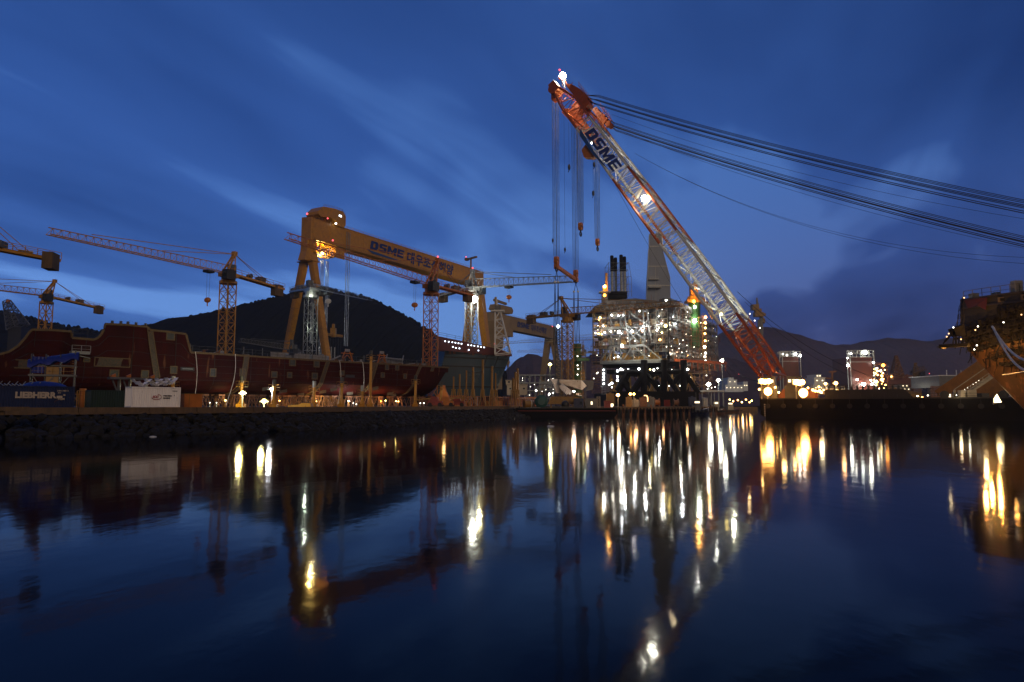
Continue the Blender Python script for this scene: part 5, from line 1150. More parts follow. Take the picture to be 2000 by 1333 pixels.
# clad drilling derrick
dk = lambda x, y, z=0: P(x, y, 292 + z)
def ring(x0, x1, xs2, y, D=292, dep=11):
    a = P(x0, y, D); b = P(x1, y, D); c = P(xs2, y, D); k = (c.x - b.x) * .5; return [a, b, Vector((b.x + (dep * .16), D + dep, a.z)), Vector((a.x + dep * .16, D + dep, a.z))]
m = MB(); rows = [ring(1268, 1294, 0, 457, 292, 8), ring(1268.5, 1294, 0, 481, 292, 8), ring(1267, 1293, 0, 483, 292, 8.5), ring(1265.5, 1303, 0, 520, 292, 11), ring(1264, 1309, 0, 542, 292, 13), ring(1262.5, 1310, 0, 600, 292, 13)]
m.grid(rows, closed=True); m.poly(rows[0], [(0, 1, 2, 3)]); dr = m.build('clad_derrick', 'cladding', PF)
m = MB()
for y, x0, x1 in ((481.5, 1267, 1295), (520.5, 1265, 1303), (558, 1264, 1310)): a = P(x0, y, 291.8); b = P(x1, y, 291.8); m.beam(a, b, .3, .35)
for x0, y0, x1, y1 in ((1268, 457, 1268, 482), (1294, 457, 1294, 482), (1267, 484, 1263, 590), (1293, 484, 1309, 545), (1280, 520, 1281, 590)): m.beam(P(x0, y0, 291.8), P(x1, y1, 291.8), .16)
m.build('cladding_trim', 'galv', dr)
m = MB(); m.box(P(1277, 546, 291), 4.4, 1.6, .25); m.box(P(1279, 562, 290.6), 5.2, 2.4, .25); m.rail([P(1268, 562, 289.8), P(1290, 562, 289.8)], 1.2, .09, 1); m.rail([P(1270, 546, 290.3), P(1286, 546, 290.3)], 1.2, .09, 1); m.build('derrick_balcony', 'galv', dr)
# lamps
LAMPS = [(1168, 612, 'lamp_small', 0.17), (1172, 621, 'lamp_yellow', 0.42), (1170, 625, 'lamp_warm', 0.30), (1168, 637, 'lamp_white', 0.21), (1178, 637, 'lamp_white', 0.30), (1163, 651, 'lamp_small', 0.34), (1169, 652, 'lamp_yellow', 0.36), (1175, 653, 'lamp_yellow', 0.29), (1181, 650, 'lamp_cold', 0.34),
         (1193, 648, 'lamp_flood', 0.20), (1195, 616, 'lamp_white', 0.30), (1208, 617, 'lamp_cold', 0.26), (1217, 616, 'lamp_cold', 0.26), (1209, 649, 'lamp_white', 0.60), (1214, 652, 'lamp_cold', 0.17), (1235, 647, 'lamp_cold', 0.56), (1255, 646, 'lamp_flood', 0.22), (1249, 608, 'lamp_small', 0.38), (1266, 612, 'lamp_small', 0.14), (1215, 676, 'lamp_white', 0.60), (1232, 681, 'lamp_cold', 0.17), (1240, 666, 'lamp_small', 0.25),
         (1287, 618, 'lamp_white', 0.20), (1292, 632, 'lamp_white', 0.18), (1283, 645, 'lamp_white', 0.32), (1300, 637, 'lamp_yellow', 0.56), (1293, 650, 'lamp_yellow', 0.34), (1289, 664, 'lamp_warm', 0.43), (1301, 587, 'lamp_white', 0.30), (1313, 620, 'lamp_cold', 0.55), (1320, 621, 'lamp_cold', 0.47), (1326, 625, 'lamp_cold', 0.28), (1316, 633, 'lamp_small', 0.28), (1323, 635, 'lamp_cold', 0.34), (1330, 641, 'lamp_white', 0.42), (1337, 642, 'lamp_cold', 0.35), (1342, 648, 'lamp_white', 0.38), (1313, 652, 'lamp_white', 0.38), (1316, 664, 'lamp_cold', 0.50), (1325, 672, 'lamp_cold', 0.55), (1322, 677, 'lamp_cold', 0.42), (1343, 663, 'lamp_yellow', 0.30), (1350, 672, 'lamp_white', 0.38),
         (1200, 699, 'lamp_white', 0.14), (1207, 697, 'lamp_white', 0.30), (1166, 694, 'lamp_small', 0.17), (1338, 696, 'lamp_white', 0.62), (1345, 695, 'lamp_warm', 0.42), (1352, 698, 'lamp_white', 0.50), (1356, 701, 'lamp_white', 0.50), (1362, 703, 'lamp_white', 0.75), (1330, 694, 'lamp_small', 0.35), (1312, 704, 'lamp_cold', 0.14),
         (1206, 725, 'lamp_cold', 0.41), (1213, 722, 'lamp_white', 0.45), (1217, 723, 'lamp_white', 0.14), (1227, 721, 'lamp_cold', 0.19), (1248, 721, 'lamp_cold', 0.38), (1270, 722, 'lamp_yellow', 0.23), (1277, 723, 'lamp_white', 0.36), (1284, 720, 'lamp_white', 0.16), (1312, 722, 'lamp_small', 0.14), (1343, 722, 'lamp_white', 0.42), (1206, 736, 'lamp_cold', 0.31), (1206, 743, 'lamp_cold', 0.44), (1190, 752, 'lamp_cold', 0.25), (1195, 749, 'lamp_cold', 0.36), (1195, 757, 'lamp_cold', 0.20), (1273, 766, 'lamp_white', 0.14), (1287, 754, 'lamp_cold', 0.14), (1307, 754, 'lamp_cold', 0.14), (1292, 738, 'lamp_small', 0.25), (1328, 754, 'lamp_small', 0.25)]
for x, y, mt, r in LAMPS:
    if y > 716 and y < 770 and x < 1350: D = 261 if y < 727 else 264
    else:
        fx = (x - 1159) / (1306 - 1159); D = 286 - 16 * fx - 1.4 if x < 1306 else 270 + (x - 1306) * 1.0
        if y > 688 and x < 1300: D -= 6
    lamp(PF, P(x, y, D), r * (1.0 if D < 290 else 1.15), mt, 'lamp')
# big area-like spread from the work lights hung inside the decks
for x, y, D, pw, c in ((1175, 640, 279, 9000, (1, .9, .7)), (1215, 645, 273, 13000, (1, 1, .95)), (1255, 640, 271, 12000, (1, 1, .95)), (1235, 672, 266, 9000, (1, .95, .8)), (1288, 632, 266, 9000, (1, .95, .8)), (1325, 630, 276, 16000, (.95, 1, 1)), (1350, 665, 300, 14000, (1, .97, .9)), (1325, 690, 274, 7000, (1, .9, .7)), (1210, 694, 262, 5000, (1, .9, .6)), (1265, 692, 262, 5000, (1, .85, .5)), (1225, 735, 272, 4500, (.95, 1, .95)), (1285, 740, 275, 6500, (1, 1, .85)), (1340, 735, 268, 4500, (1, .95, .8)), (1208, 606, 276, 3000, (1, 1, 1)), (1230, 560, 284, 2200, (1, .9, .8))):
    light(P(x, y, D), pw * .85, c, .16)
# pedestal cranes with sodium lamps
t = thing('pedestal_crane', 'yellow pedestal crane with orange lamps right of the clad derrick', 'crane', P(1356, 640, 300)); D = 300
a = P(1356, 592, D); m = MB(); m.tube(P(1356, 680, D), a, 2.6, n=14); m.build('pedestal', 'green', t)
m = MB(); m.bbox(P(1356, 592, D), 7.5, 6, 1); m.tube(P(1355, 592, D) + UP * 1, P(1355, 580, D), 3.4, 2.6, n=10); m.bbox(P(1355, 579, D), 3.2, 3, 5.4); m.build('machinery_house', 'yellow', t)
m = MB(); q = P(1355, 563, D); [m.beam(q + Vector((i, 0, -2.5)), P(1357, 545, D), .35) for i in (-1.2, 1.2)]; m.beam(q, P(1358, 540, D), .4); m.truss(P(1367, 583, D), P(1383, 598, D - 4), 1.6, 1.6, 1.6, 1.6, None, 5, .3, .16); m.truss(P(1383, 598, D - 4), P(1393, 622, D - 6), 1.6, 1.6, .8, .8, (1, 0, 0), 5, .3, .16); m.build('boom', 'yellow', t)
lamp(t, P(1355, 566, D - 3), .75, 'lamp_sodium', 'lamp'); lamp(t, P(1355, 589, D - 4), .7, 'lamp_sodium', 'lamp'); lamp(t, P(1357, 600, D - 3.5), .6, 'lamp_white', 'lamp'); lamp(t, P(1356.5, 627, D - 3.5), .85, 'lamp_flood', 'lamp'); light(P(1354, 570, D - 6), 5000, (1, .6, .15), .5); light(P(1356, 630, D - 6), 1800, (1, 1, .9), .5); light(P(1352, 590, D - 6), 3000, (1, .55, .15), .5)
t = scaffold('slim scaffold tower with a ladder of warm lamps on the right flank of the platform', 1371, 1382, 617, 770, 292, 5, 'dyellow', 2, 3, 0, seed=9, r=.14)
for y, mt, r in ((620, 'lamp_warm', .55), (631, 'lamp_warm', .5), (641, 'lamp_yellow', .35), (652, 'lamp_warm', .45), (666, 'lamp_flood_warm', .38), (678, 'lamp_white', .5), (690, 'lamp_small', .5), (697, 'lamp_small', .5), (705, 'lamp_small', .4)): lamp(t, P(1378 - (y % 5) * .6, y, 290.5), r, mt, 'lamp')
for y in (630, 665, 695): light(P(1377, y, 287), 2500, (1, .8, .5), .4)
scaffold('brown scaffold heap at the foot of the platform, right corner', 1345, 1388, 716, 768, 285, 8, 'rusty', 2.4, 2.6, 5, seed=10, r=.16)
scaffold('brown scaffold screens hung on the right flank of the platform', 1330, 1372, 646, 700, 296, 5, 'rusty', 2.2, 2.2, 6, seed=13, r=.14, plank=.5)
t = scaffold('tall stair scaffold with yellow lamp glow at the upper left of the platform', 1161, 1184, 608, 680, 281, 4, 'dyellow', 2.4, 3.2, 0, seed=15, r=.13)
t = scaffold('scaffold lift bay lit white in the middle of the platform front', 1281, 1305, 606, 686, 268, 4, 'galv', 2.3, 3.0, 0, seed=16, r=.12)
t = thing('pedestal_crane', 'yellow pedestal crane mast with orange lamps left of the exhaust stacks', 'crane', P(1182, 600, 284)); D = 284
m = MB(); m.tube(P(1181, 605, D), P(1181, 573, D), 1.4, n=10); m.bbox(P(1181, 573, D), 4.6, 4, .5); m.build('pedestal', 'steel', t); m = MB(); m.beam(P(1184.5, 573, D), P(1184.5, 534, D), .9); m.bbox(P(1182, 572, D), 2, 2, 2.6); m.build('mast', 'yellow', t)
lamp(t, P(1181, 560, D - 2), .62, 'lamp_flood_warm', 'lamp'); lamp(t, P(1181, 577, D - 3), .6, 'lamp_sodium', 'lamp'); light(P(1180, 562, D - 4), 2500, (1, .65, .2), .4)

# ================================================================ pier in front of the platform
t = thing('pier', 'dark pier deck on square piles in front of the platform, its edge lit orange', 'pier', G(1300, 232, 0)); a = G(1206, 210, 3.1); b = G(1402, 262, 3.1); dv_ = (b - a).normalized(); nv = Vector((-dv_.y, dv_.x, 0)); L_ = (b - a).length
m = MB(); m.box((a + b) / 2 + nv * 5 - UP * .4, L_, 10, .8, dv_, nv); m.build('deck', 'concrete', t)
m = MB()
for i in range(17): q = a + dv_ * (L_ * i / 16) + nv * .8; m.beam(Vector((q.x, q.y, -1)), Vector((q.x, q.y, 2.4)), .7); q2 = q + nv * 8; m.beam(Vector((q2.x, q2.y, -1)), Vector((q2.x, q2.y, 2.4)), .7)
m.build('pile', 'rusty', t)
m = MB()
for i in range(34): q = a + dv_ * (L_ * (i + .5) / 34) - nv * .12; m.beam(q - UP * .3, q - UP * 1.9, .28)
m.build('fender', 'black', t)
for i, f in enumerate((.06, .30, .52, .74, .93)): q = a + dv_ * (L_ * f) + nv * .5; m = MB(); m.tube(q, q + UP * .7, .28, n=8); m.build('bollard', 'rusty', t)
for f, pw in ((.12, 1200), (.36, 900), (.6, 900), (.85, 1200)): q = a + dv_ * (L_ * f) + nv * 2; light(q + UP * 2.6 - nv * 3.5, pw, (1, .5, .2), .4)
PA, PD, PN, PL = a, dv_, nv, L_
# things on the pier
rn = random.Random(33); clut = [('generator_box', 'dyellow', 'generator box', 1192, 769, 784), ('tool_box', 'rusty', 'tool box', 1256, 777, 790), ('pump_skid', 'steel', 'pump', 1270, 776, 790), ('cable_drum', 'orange', 'cable drum', 1283, 778, 790), ('compressor', 'container_blue', 'compressor', 1352, 776, 790), ('water_tank', 'galv', 'tank', 1376, 778, 790), ('gas_rack', 'red', 'gas rack', 1303, 779, 790), ('welding_set', 'dyellow', 'welding set', 1228, 776, 791), ('parts_crate', 'cream', 'crate', 1240, 781, 791), ('hose_reel', 'rusty', 'hose reel', 1320, 779, 791)]
lab = ['yellow generator box behind the round orange lamp', 'brown tool box on the pier below the jacket', 'grey pump skid with vertical pipes on the pier', 'orange drum of cable on the pier', 'dark blue compressor near the right end of the pier', 'pale tank at the right end of the pier', 'red rack of gas cylinders on the pier', 'yellow welding set with a white-hot glow beside it', 'cream crate on the pier left of the tool box', 'brown reel of hose on the pier']
for (nm, mt, ct, px, y0, y1), lb in zip(clut, lab):
    D = 214 + (px - 1200) * .26; p = P(px, y0, D); g_ = G(px, D, 3.1); hgt = p.z - 3.1; t = thing(nm, lb, ct, g_); m = MB(); w_ = rn.uniform(1.6, 2.8)
    if nm in ('cable_drum', 'hose_reel'):
        m.tube(g_ + Vector((-.8, 0, hgt / 2)), g_ + Vector((.8, 0, hgt / 2)), hgt * .32, n=14)
        for k in (-.8, .8): m.tube(g_ + Vector((k, 0, hgt / 2)), g_ + Vector((k + .1, 0, hgt / 2)), hgt * .5, n=16)
    elif nm == 'gas_rack': [m.tube(g_ + Vector((i * .3, j * .3, .1)), g_ + Vector((i * .3, j * .3, hgt * .85)), .13, n=8) for i in range(-3, 4) for j in (0, 1)]; m.rail([g_ + Vector((-1.1, -.3, 0)), g_ + Vector((1.1, -.3, 0))], 1.3, .06, .8)
    elif nm == 'water_tank': m.tube(g_, g_ + UP * hgt, 1.1, n=14); m.tube(g_ + UP * hgt, g_ + UP * (hgt + .3), 1.1, .3, n=14)
    else:
        m.bbox(g_ + UP * .2, w_, 1.4, hgt - .2); m.bbox(g_, w_ * .9, 1.2, .2); m.bbox(g_ + UP * hgt, w_ * .3, .5, .35); [m.box(g_ + Vector((w_ * (k / 4 - .5) + .2, -.72, hgt * .5)), .1, .06, hgt * .6) for k in range(5)]
    m.build('body', mt, t)
yard_lamp(1207, 772, 213, 'lamp_flood_warm', 'round orange-white lamp on a post at the left end of the pier', .42, 2600, (1, .6, .3), 3.1, group='lamps on the pier')
yard_lamp(1231, 770, 222, 'lamp_warm', 'left lamp of the warm pair above the welding set', .4, 0, z0=3.1, group='lamps on the pier'); yard_lamp(1238, 770, 223, 'lamp_warm', 'right lamp of the warm pair above the welding set', .36, 900, (1, .65, .35), 3.1, group='lamps on the pier')
t = thing('light_arch', 'glowing pinkish arch-shaped strip light standing on the pier', 'light', G(1262, 226, 3.1)); m = MB(); m.path([P(1258, 773, 226), P(1263, 773, 226), P(1265, 777, 226), P(1265, 785, 226)], .16, 6); m.build('tube', 'lamp_tiny_warm', t); m = MB(); m.tube(P(1265, 785, 226), G(1265, 226, 3.1), .08); m.build('post', 'steel', t); light(P(1262, 778, 223), 500, (1, .55, .4), .3)
yard_lamp(1410, 705, 300, 'lamp_flood', 'greenish white floodlight high on a pole right of the platform', .62, 9000, (1, 1, .8), group='pole lights right of the platform')
yard_lamp(1384, 751, 280, 'lamp_flood', 'white floodlight low beside the foot of the platform, left of two', .68, 9000, (.95, 1, .9), group='pole lights right of the platform')
yard_lamp(1403, 743, 285, 'lamp_flood', 'yellowish floodlight on a short mast, right of the lowest white one', .60, 7000, (1, .95, .7), group='pole lights right of the platform')
# shed canopy and boats along the pier end
t = thing('open_shed', 'white flat roofed open shed below the two pole floodlights', 'shed', G(1394, 275, QZ)); m = MB(); p = P(1371, 764, 272); q = P(1416, 766, 272); m.box(((p.x + q.x) / 2, 276, p.z), q.x - p.x, 7, .6); m.build('roof', 'white', t); 
for x in (p.x + .3, p.x + 4, q.x - 4, q.x - .3):
    for y in (273, 279): m = MB(); m.beam((x, y, QZ - .5), (x, y, p.z - .3), .22); m.build('post', 'galv', t)
def boat(label, px0, px1, D, hullm, zd=1.6, housemat='white', rot=0, ww=3.2, name='workboat'):
    a = G(px0, D, 0); b = G(px1, D, 0); L_ = (b - a).length; c = (a + b) / 2; ax = Vector((math.cos(rot), math.sin(rot), 0)); ay = Vector((-ax.y, ax.x, 0)); t = thing(name, label, 'boat', c, 'boats at the pier end')
    m = MB(); rows = []
    for f in [i / 12 for i in range(13)]:
        s = (f - .5) * L_; hw = ww * min(1, .55 + f * 1.2) * (1 - max(0, (f - .6) / .4) ** 2 * .92); sh = zd + max(0, f - .55) * 2.2
        rows.append([c + ax * s * .9 - ay * hw * .5 - UP * .5, c + ax * s - ay * hw + UP * sh, c + ax * s + ay * hw + UP * sh, c + ax * s * .9 + ay * hw * .5 - UP * .5])
    m.grid(rows); m.poly(rows[0], [(0, 1, 2, 3)]); m.build('hull', hullm, t)
    m = MB(); hc = c - ax * L_ * .12 + UP * zd; m.bbox(hc, L_ * .32, ww * 1.1, 2.0, ax, ay); m.bbox(hc + ax * .5 + UP * 2.0, L_ * .16, ww * .9, 1.7, ax, ay); m.tube(hc + UP * 3.7, hc + UP * 6.5, .1); m.build('deckhouse', housemat, t); m = MB(); [m.box(hc + ax * (L_ * .16 * (k / 3 - .5)) - ay * (ww * .46) + UP * 2.9, .6, .1, .6, ax, ay) for k in (0, 1, 2, 3)]; m.build('window', 'window_lit', t)
    m = MB()
    for k in range(6): q = c + ax * L_ * (k / 6 - .42) - ay * (ww + .1) + UP * (zd - .4); m.tube(q, q + ay * -.25, .42, n=10)
    m.build('tyre_fender', 'rubber', t); return t
boat('dark blue workboat moored at the right end of the pier', 1345, 1385, 250, 'container_blue', 1.8, 'steel'); boat('rusty small workboat moored right of the blue one', 1384, 1416, 275, 'rusty', 1.6, 'cream', .1); boat('small launch with warm lit deck beside the channel', 1412, 1446, 330, 'rusty', 1.5, 'cream', .05)
for x, D, pw in ((1400, 262, 1600), (1425, 318, 2600), (1450, 360, 2600), (1465, 380, 2600)): light(P(x, 786, D), pw, (1, .55, .22), .4)
t = thing('channel_quay', 'low quay with warm lights across the water channel', 'quay', G(1450, 420, 0)); m = MB(); p = G(1418, 410, 0); q = G(1480, 410, 0); m.box(((p.x + q.x) / 2, 418, 1.1), q.x - p.x, 16, 3); m.build('wall', 'concrete', t)
for i, (x, y) in enumerate(((1425, 781), (1432, 784), (1441, 782), (1449, 786), (1457, 781), (1464, 786), (1468, 783))): lamp(t, P(x, y, 408), .42, 'lamp_warm' if i % 3 else 'lamp_yellow', 'lamp')
ship_house('pale grey-white ship superstructure far off between the platform and the boom', 1414, 1462, [(1416, 1452, 752, 766), (1421, 1440, 742, 752), (1423, 1433, 738, 742), (1452, 1461, 746, 764)], 520, 'white', 20); light(P(1430, 735, 500), 15000, (.9, .95, 1), 1); lamp(bpy.data.objects['deck_house.002'] if 'deck_house.002' in bpy.data.objects else PF, P(1443, 731, 520), .4, 'lamp_red', 'warning_light')
# ================================================================ black barge left of the pier
t = thing('deck_barge', 'long low black barge moored in front of the white cradle', 'barge', G(1105, 204, 0)); D = 198
p = G(1008, D, 0); q = G(1206, D, 0); zd = 2.75; m = MB(); m.prism([Vector((p.x + 2, D, -.8)), Vector((q.x - 1.5, D, -.8)), Vector((q.x, D, 1.2)), Vector((q.x, D, zd)), Vector((p.x, D, zd)), Vector((p.x, D, 1.2))], (0, 13, 0)); m.build('hull', 'black', t)
m = MB(); m.box(((p.x + q.x) / 2, D - .1, zd - .75), q.x - p.x - 1, .15, .12); m.build('red_stripe', 'red', t); m = MB(); m.box(((p.x + q.x) / 2, D - .02, zd + .08), q.x - p.x, .25, .22); [m.tube((x, D + .8, zd), (x, D + .8, zd + .6), .2, n=8) for x in (p.x + 1, p.x + 9, q.x - 9, q.x - 1)]; m.build('gunwale', 'dark', t)
def on_barge(px): g_ = G(px, D + 4, zd); return g_
def dk(name, label, cat, px): return thing(name, label, cat, on_barge(px))
t = dk('storage_tank', 'big round teal tank lying on the black barge', 'tank', 1057); c = on_barge(1057) + UP * 2.0; m = MB(); m.tube(c + Vector((0, -2.2, 0)), c + Vector((0, 3.5, 0)), 1.9, n=22); m.tube(c + Vector((0, -2.2, 0)), c + Vector((0, -2.7, 0)), 1.9, 1.1, n=22); m.build('shell', 'teal', t); m = MB(); [m.bbox(on_barge(1057) + Vector((0, y, 0)), 2.6, .3, 1.0) for y in (-1.5, 2.5)]; m.build('saddle', 'dark', t)
t = dk('wound_drum', 'yellow cable drum with white straps on the black barge left of the teal tank', 'drum', 1032); c = on_barge(1032) + UP * 1.25; m = MB(); m.tube(c + Vector((-1.3, 0, 0)), c + Vector((1.5, 1, 0)), 1.15, n=16); m.build('drum', 'dyellow', t); m = MB(); [m.tube(c + Vector((x, .5 + x * .35, 0)), c + Vector((x + .25, .6 + x * .35, 0)), 1.2, n=16) for x in (.5, 1.1)]; m.build('strap', 'white', t)
t = dk('winch_house', 'long yellow machinery cover behind the cabins on the black barge', 'machinery', 1100); p_ = P(1070, 775, 206); q_ = P(1150, 776, 206); m = MB(); m.prism([Vector((p_.x, 206, zd + 1.2)), Vector((q_.x, 206, zd + 1.2)), Vector((q_.x - 3, 206, p_.z)), Vector((p_.x + 1, 206, p_.z))], (0, 2.6, 0)); [m.bbox((x, 207, zd), .5, .5, 1.3) for x in (p_.x + 1, p_.x + 5, q_.x - 1)]; m.build('cover', 'dyellow', t); m = MB(); [m.beam(P(1122 + i * 3, 774, 205), P(1127 + i * 3, 768, 205), .4, .1) for i in range(5)]; m.build('hazard_stripes', 'yellow', t)
t = dk('dark_capstan', 'dark rounded winch between the teal tank and the cabins', 'winch', 1104); c = on_barge(1104); m = MB(); m.ball(c + UP * 1.0, 1.15, 12, 8, (1, 1, 1.1)); m.bbox(c, 2.6, 2, .5); m.build('body', 'dark', t)
for i, (x0, x1, lb) in enumerate(((1122, 1140, 'left dark blue-grey cabin with a narrow window on the black barge'), (1143, 1166, 'right dark blue-grey cabin with an orange lit window on the black barge'))):
    a_ = G(x0, D + 2.5, zd); b_ = G(x1, D + 2.5, zd); t = thing('site_cabin', lb, 'cabin', (a_ + b_) / 2, 'cabins on the black barge'); W = b_.x - a_.x; m = MB(); m.bbox((a_ + b_) / 2 + Vector((0, 1.4, 0)), W, 2.8, 2.75); m.bbox((a_ + b_) / 2 + Vector((0, 1.4, 2.75)), W + .2, 3.0, .12); [m.bbox(a_ + Vector((W * k / 8, -.03, .1)), .06, .06, 2.55) for k in range(9)]; m.build('walls', 'container_blue' if i == 0 else 'steel', t)
    m = MB(); m.box(a_ + Vector((W * (.7 if i == 0 else .55), -.06, 1.5)), .7 if i == 0 else .5, .08, .9); m.build('window', 'glass' if i == 0 else 'window_lit', t)
t = dk('lit_doorway', 'narrow frame lit orange at the right end of the black barge', 'frame', 1169); m = MB(); a_ = on_barge(1169); m.truss(a_, a_ + UP * 3.4, .9, .9, .9, .9, (0, 1, 0), 4, .12, .08); m.build('frame', 'cream', t); light(P(1171, 782, 197), 350, (1, .55, .2), .3)
t = dk('red_cabinet', 'dark red cabinet near the right end of the black barge', 'cabinet', 1186); m = MB(); a_ = on_barge(1186); m.bbox(a_, 1.9, 1.4, 2.1); m.bbox(a_ + UP * 2.1, 2.1, 1.6, .1); m.bbox(a_ + Vector((.0, -.73, .2)), .06, .06, 1.7); m.build('body', 'red', t)
t = dk('lit_box', 'small box with a glowing yellow face at the right end of the black barge', 'light box', 1195); m = MB(); a_ = on_barge(1195); m.bbox(a_, 1.1, .8, 1.5); m.build('housing', 'dark', t); m = MB(); m.box(a_ + Vector((0, -.45, .85)), .85, .06, 1.0); m.build('lit_panel', 'window_lit', t)
m = MB(); m.bbox(on_barge(1041) + Vector((0, -2.5, 0)), 4.4, 1, .14); m.bbox(on_barge(1041) + Vector((0, -2.5, .14)), 4.2, .8, .08); single(m, 'white_plank', 'white', 'white plank lying on the edge of the black barge before the teal tank', 'plank', on_barge(1041))
for x, y, s in ((1075, 833, .45), (1062, 815, .2), (1185, 822, .2), (305, 853, .32)):
    D_ = H * F / max(8, (y - 792)); p = Vector(((x - 1000) / F * D_, D_, .02)); m = MB(); m.ball(p, s, 8, 5, (1.4, 1, .35)); single(m, 'float_buoy', 'white', {1075: 'small white buoy floating in front of the black barge', 1062: 'tiny pale buoy close to the hull of the black barge', 1185: 'tiny pale buoy near the right end of the black barge', 305: 'small white buoy beside the rock bank on the left'}[x], 'buoy', p, 'floating buoys', smooth=True)
# ================================================================ floating crane
AX = Vector((-.87, .5, 0)).normalized(); WV = Vector((.5, .87, 0)).normalized()      # AX: boom heading (bow), WV: across, away from the camera
foot = P(1500, 738, 191); W_B = 18.5
def solve_tip(px, py):
    lo, hi = 20, 140                      # distance along AX from the foot
    for _ in range(50):
        mid = (lo + hi) / 2; q = foot + AX * mid
        if proj(Vector((q.x, q.y, 120)))[0] > px: lo = mid
        else: hi = mid
    q = foot + AX * lo; a, b = 30, 220
    for _ in range(50):
        mid = (a + b) / 2
        if proj((q.x, q.y, mid))[1] > py: a = mid
        else: b = mid
    return Vector((q.x, q.y, a))
tip = solve_tip(1083, 172)
ba = (tip - foot); BL = ba.length; ba.normalize(); bd = WV.cross(ba).normalized(); bd = bd if bd.dot(AX) < 0 else -bd     # bd: in-plane normal on the upper right side
FC = thing('floating_crane', 'giant orange and white shear-leg floating crane with blue boom lettering, on a black barge', 'floating crane', Vector((foot.x, foot.y, 0)))
def t_of_y(py):
    lo, hi = 0, 1
    for _ in range(40):
        mid = (lo + hi) / 2
        if proj(foot + ba * BL * mid)[1] > py: lo = mid
        else: hi = mid
    return lo
def bdep(t):     # in-plane depth of a leg
    pts = [(0, 3.6), (.06, 5.2), (.3, 6.4), (.6, 6.2), (.84, 5.4), (.93, 5.6), (1, .9)]
    for a, b in zip(pts[:-1], pts[1:]):
        if t <= b[0]: return a[1] + (b[1] - a[1]) * (t - a[0]) / (b[0] - a[0])
    return .9
LWD = 3.4
def bc(t, leg, k):      # chord k of leg (0 near, 1 far): 0 low-near 1 low-far 2 up-far 3 up-near
    i, j = ((-1, 0), (1, 0), (1, 1), (-1, 1))[k % 4]; dpt = bdep(t)
    return foot + ba * BL * t + WV * (leg * W_B + i * LWD / 2) + bd * (dpt * (j - .35))
secs = [(0, t_of_y(628), 'boom_orange', 5, 'lowest boom section, dark orange'), (t_of_y(628), t_of_y(470), 'white', 8, 'white boom section lit from inside'), (t_of_y(470), t_of_y(345), 'boom_orange', 6, 'middle orange boom section'), (t_of_y(345), t_of_y(247), 'white', 5, 'upper white boom section with blue lettering'), (t_of_y(247), 1, 'boom_orange', 4, 'orange boom head')]
for t0, t1, mat, n, lb in secs:
    m = MB(); mc = MB()
    for leg in (0, 1):
        f = lambda t_, k: bc(t0 + (t1 - t0) * t_, leg, k)
        nn = n
        for k in range(4):
            for i in range(nn): mc.tube(f(i / nn, k), f((i + 1) / nn, k), .36 if k in (0, 3) else .2, n=7, cap=False)
        for i in range(nn + 1):
            a_ = i / nn
            for k in range(4): m.beam(f(a_, k), f(a_, k + 1), .17)
            if i < nn:
                b_ = (i + 1) / nn; am = (a_ + b_) / 2
                for k in (1, 3): m.beam(f(a_, k), f(am, k + 1), .17); m.beam(f(am, k + 1), f(b_, k), .17)
                for k in (0, 2): m.beam(f(a_, k) if i % 2 else f(a_, k + 1), f(b_, k + 1) if i % 2 else f(b_, k), .14)
    nn2 = max(1, n // 2)
    for i in range(nn2 + 1):
        tt = t0 + (t1 - t0) * i / nn2
        if tt < .985: m.tube(bc(tt, 0, 1), bc(tt, 1, 0), .24, n=6); m.tube(bc(tt, 0, 2), bc(tt, 1, 3), .24, n=6)
        if i < nn2:
            t2 = t0 + (t1 - t0) * (i + 1) / nn2; m.beam(bc(tt, 0, 1), bc(t2, 1, 0), .2); m.beam(bc(tt, 1, 3), bc(t2, 0, 2), .2)
    nf = len(mc.f); mc.poly(m.v, m.f); o = mc.build('boom_section', mat, FC); o['label'] = lb
    if 'middle' in lb:
        o.data.materials.append(MATS['cream'])
        for p_ in o.data.polygons: p_.material_index = 1 if p_.index >= nf else 0
# walkway along the upper chord
m = MB(); 
for i in range(40): t0 = .02 + .9 * i / 40; t1 = .02 + .9 * (i + 1) / 40; q0 = bc(t0, 0, 3) + bd * .5; q1 = bc(t1, 0, 3) + bd * .5; m.beam(q0, q1, .5, .08, bd); m.beam(q0 + bd * 1.1, q1 + bd * 1.1, .07); m.beam(q0, q0 + bd * 1.1, .07)
m.build('boom_walkway', 'steel', FC)
# sheave platforms on top of the head, both sides
m = MB()
for leg in (0, 1):
    m = MB(); c = bc(.915, leg, 3) + bd * .8 + WV * LWD / 2
    for k in (-1, 1): m.prism([c + ba * x * (1 - .35 * leg) + bd * y * (1 - .35 * leg) + WV * k * 1.9 for x, y in ((-5.5, -.6), (-4.5, 1.6), (-2.2, 2.6), (1.5, 2.2), (5.5, .8), (7, -.8))], WV * .25)
    for k in range(5): w = c + ba * (-4.2 + k * 1.9) + bd * (1.1 if k < 3 else .5); m.tube(w - WV * 1.8, w + WV * 1.8, .95, n=12)
    m.beam(c - ba * 4 + bd * 2.6, c + ba * 3 + bd * 2.4, 3.6, .15, bd); m.rail([c - ba * 4 + bd * 2.7 - WV * 1.8, c + ba * 3 + bd * 2.5 - WV * 1.8], 1.2, .08, 1)
    for k in range(7): m.beam(c + ba * (-5 + k * 1.6) - WV * 1.9 - bd * .6, c + ba * (-4.2 + k * 1.6) - WV * 1.9 + bd * (2.6 if k < 4 else 1.5), .2)
    m.build('head_sheaves', 'boom_orange', FC)
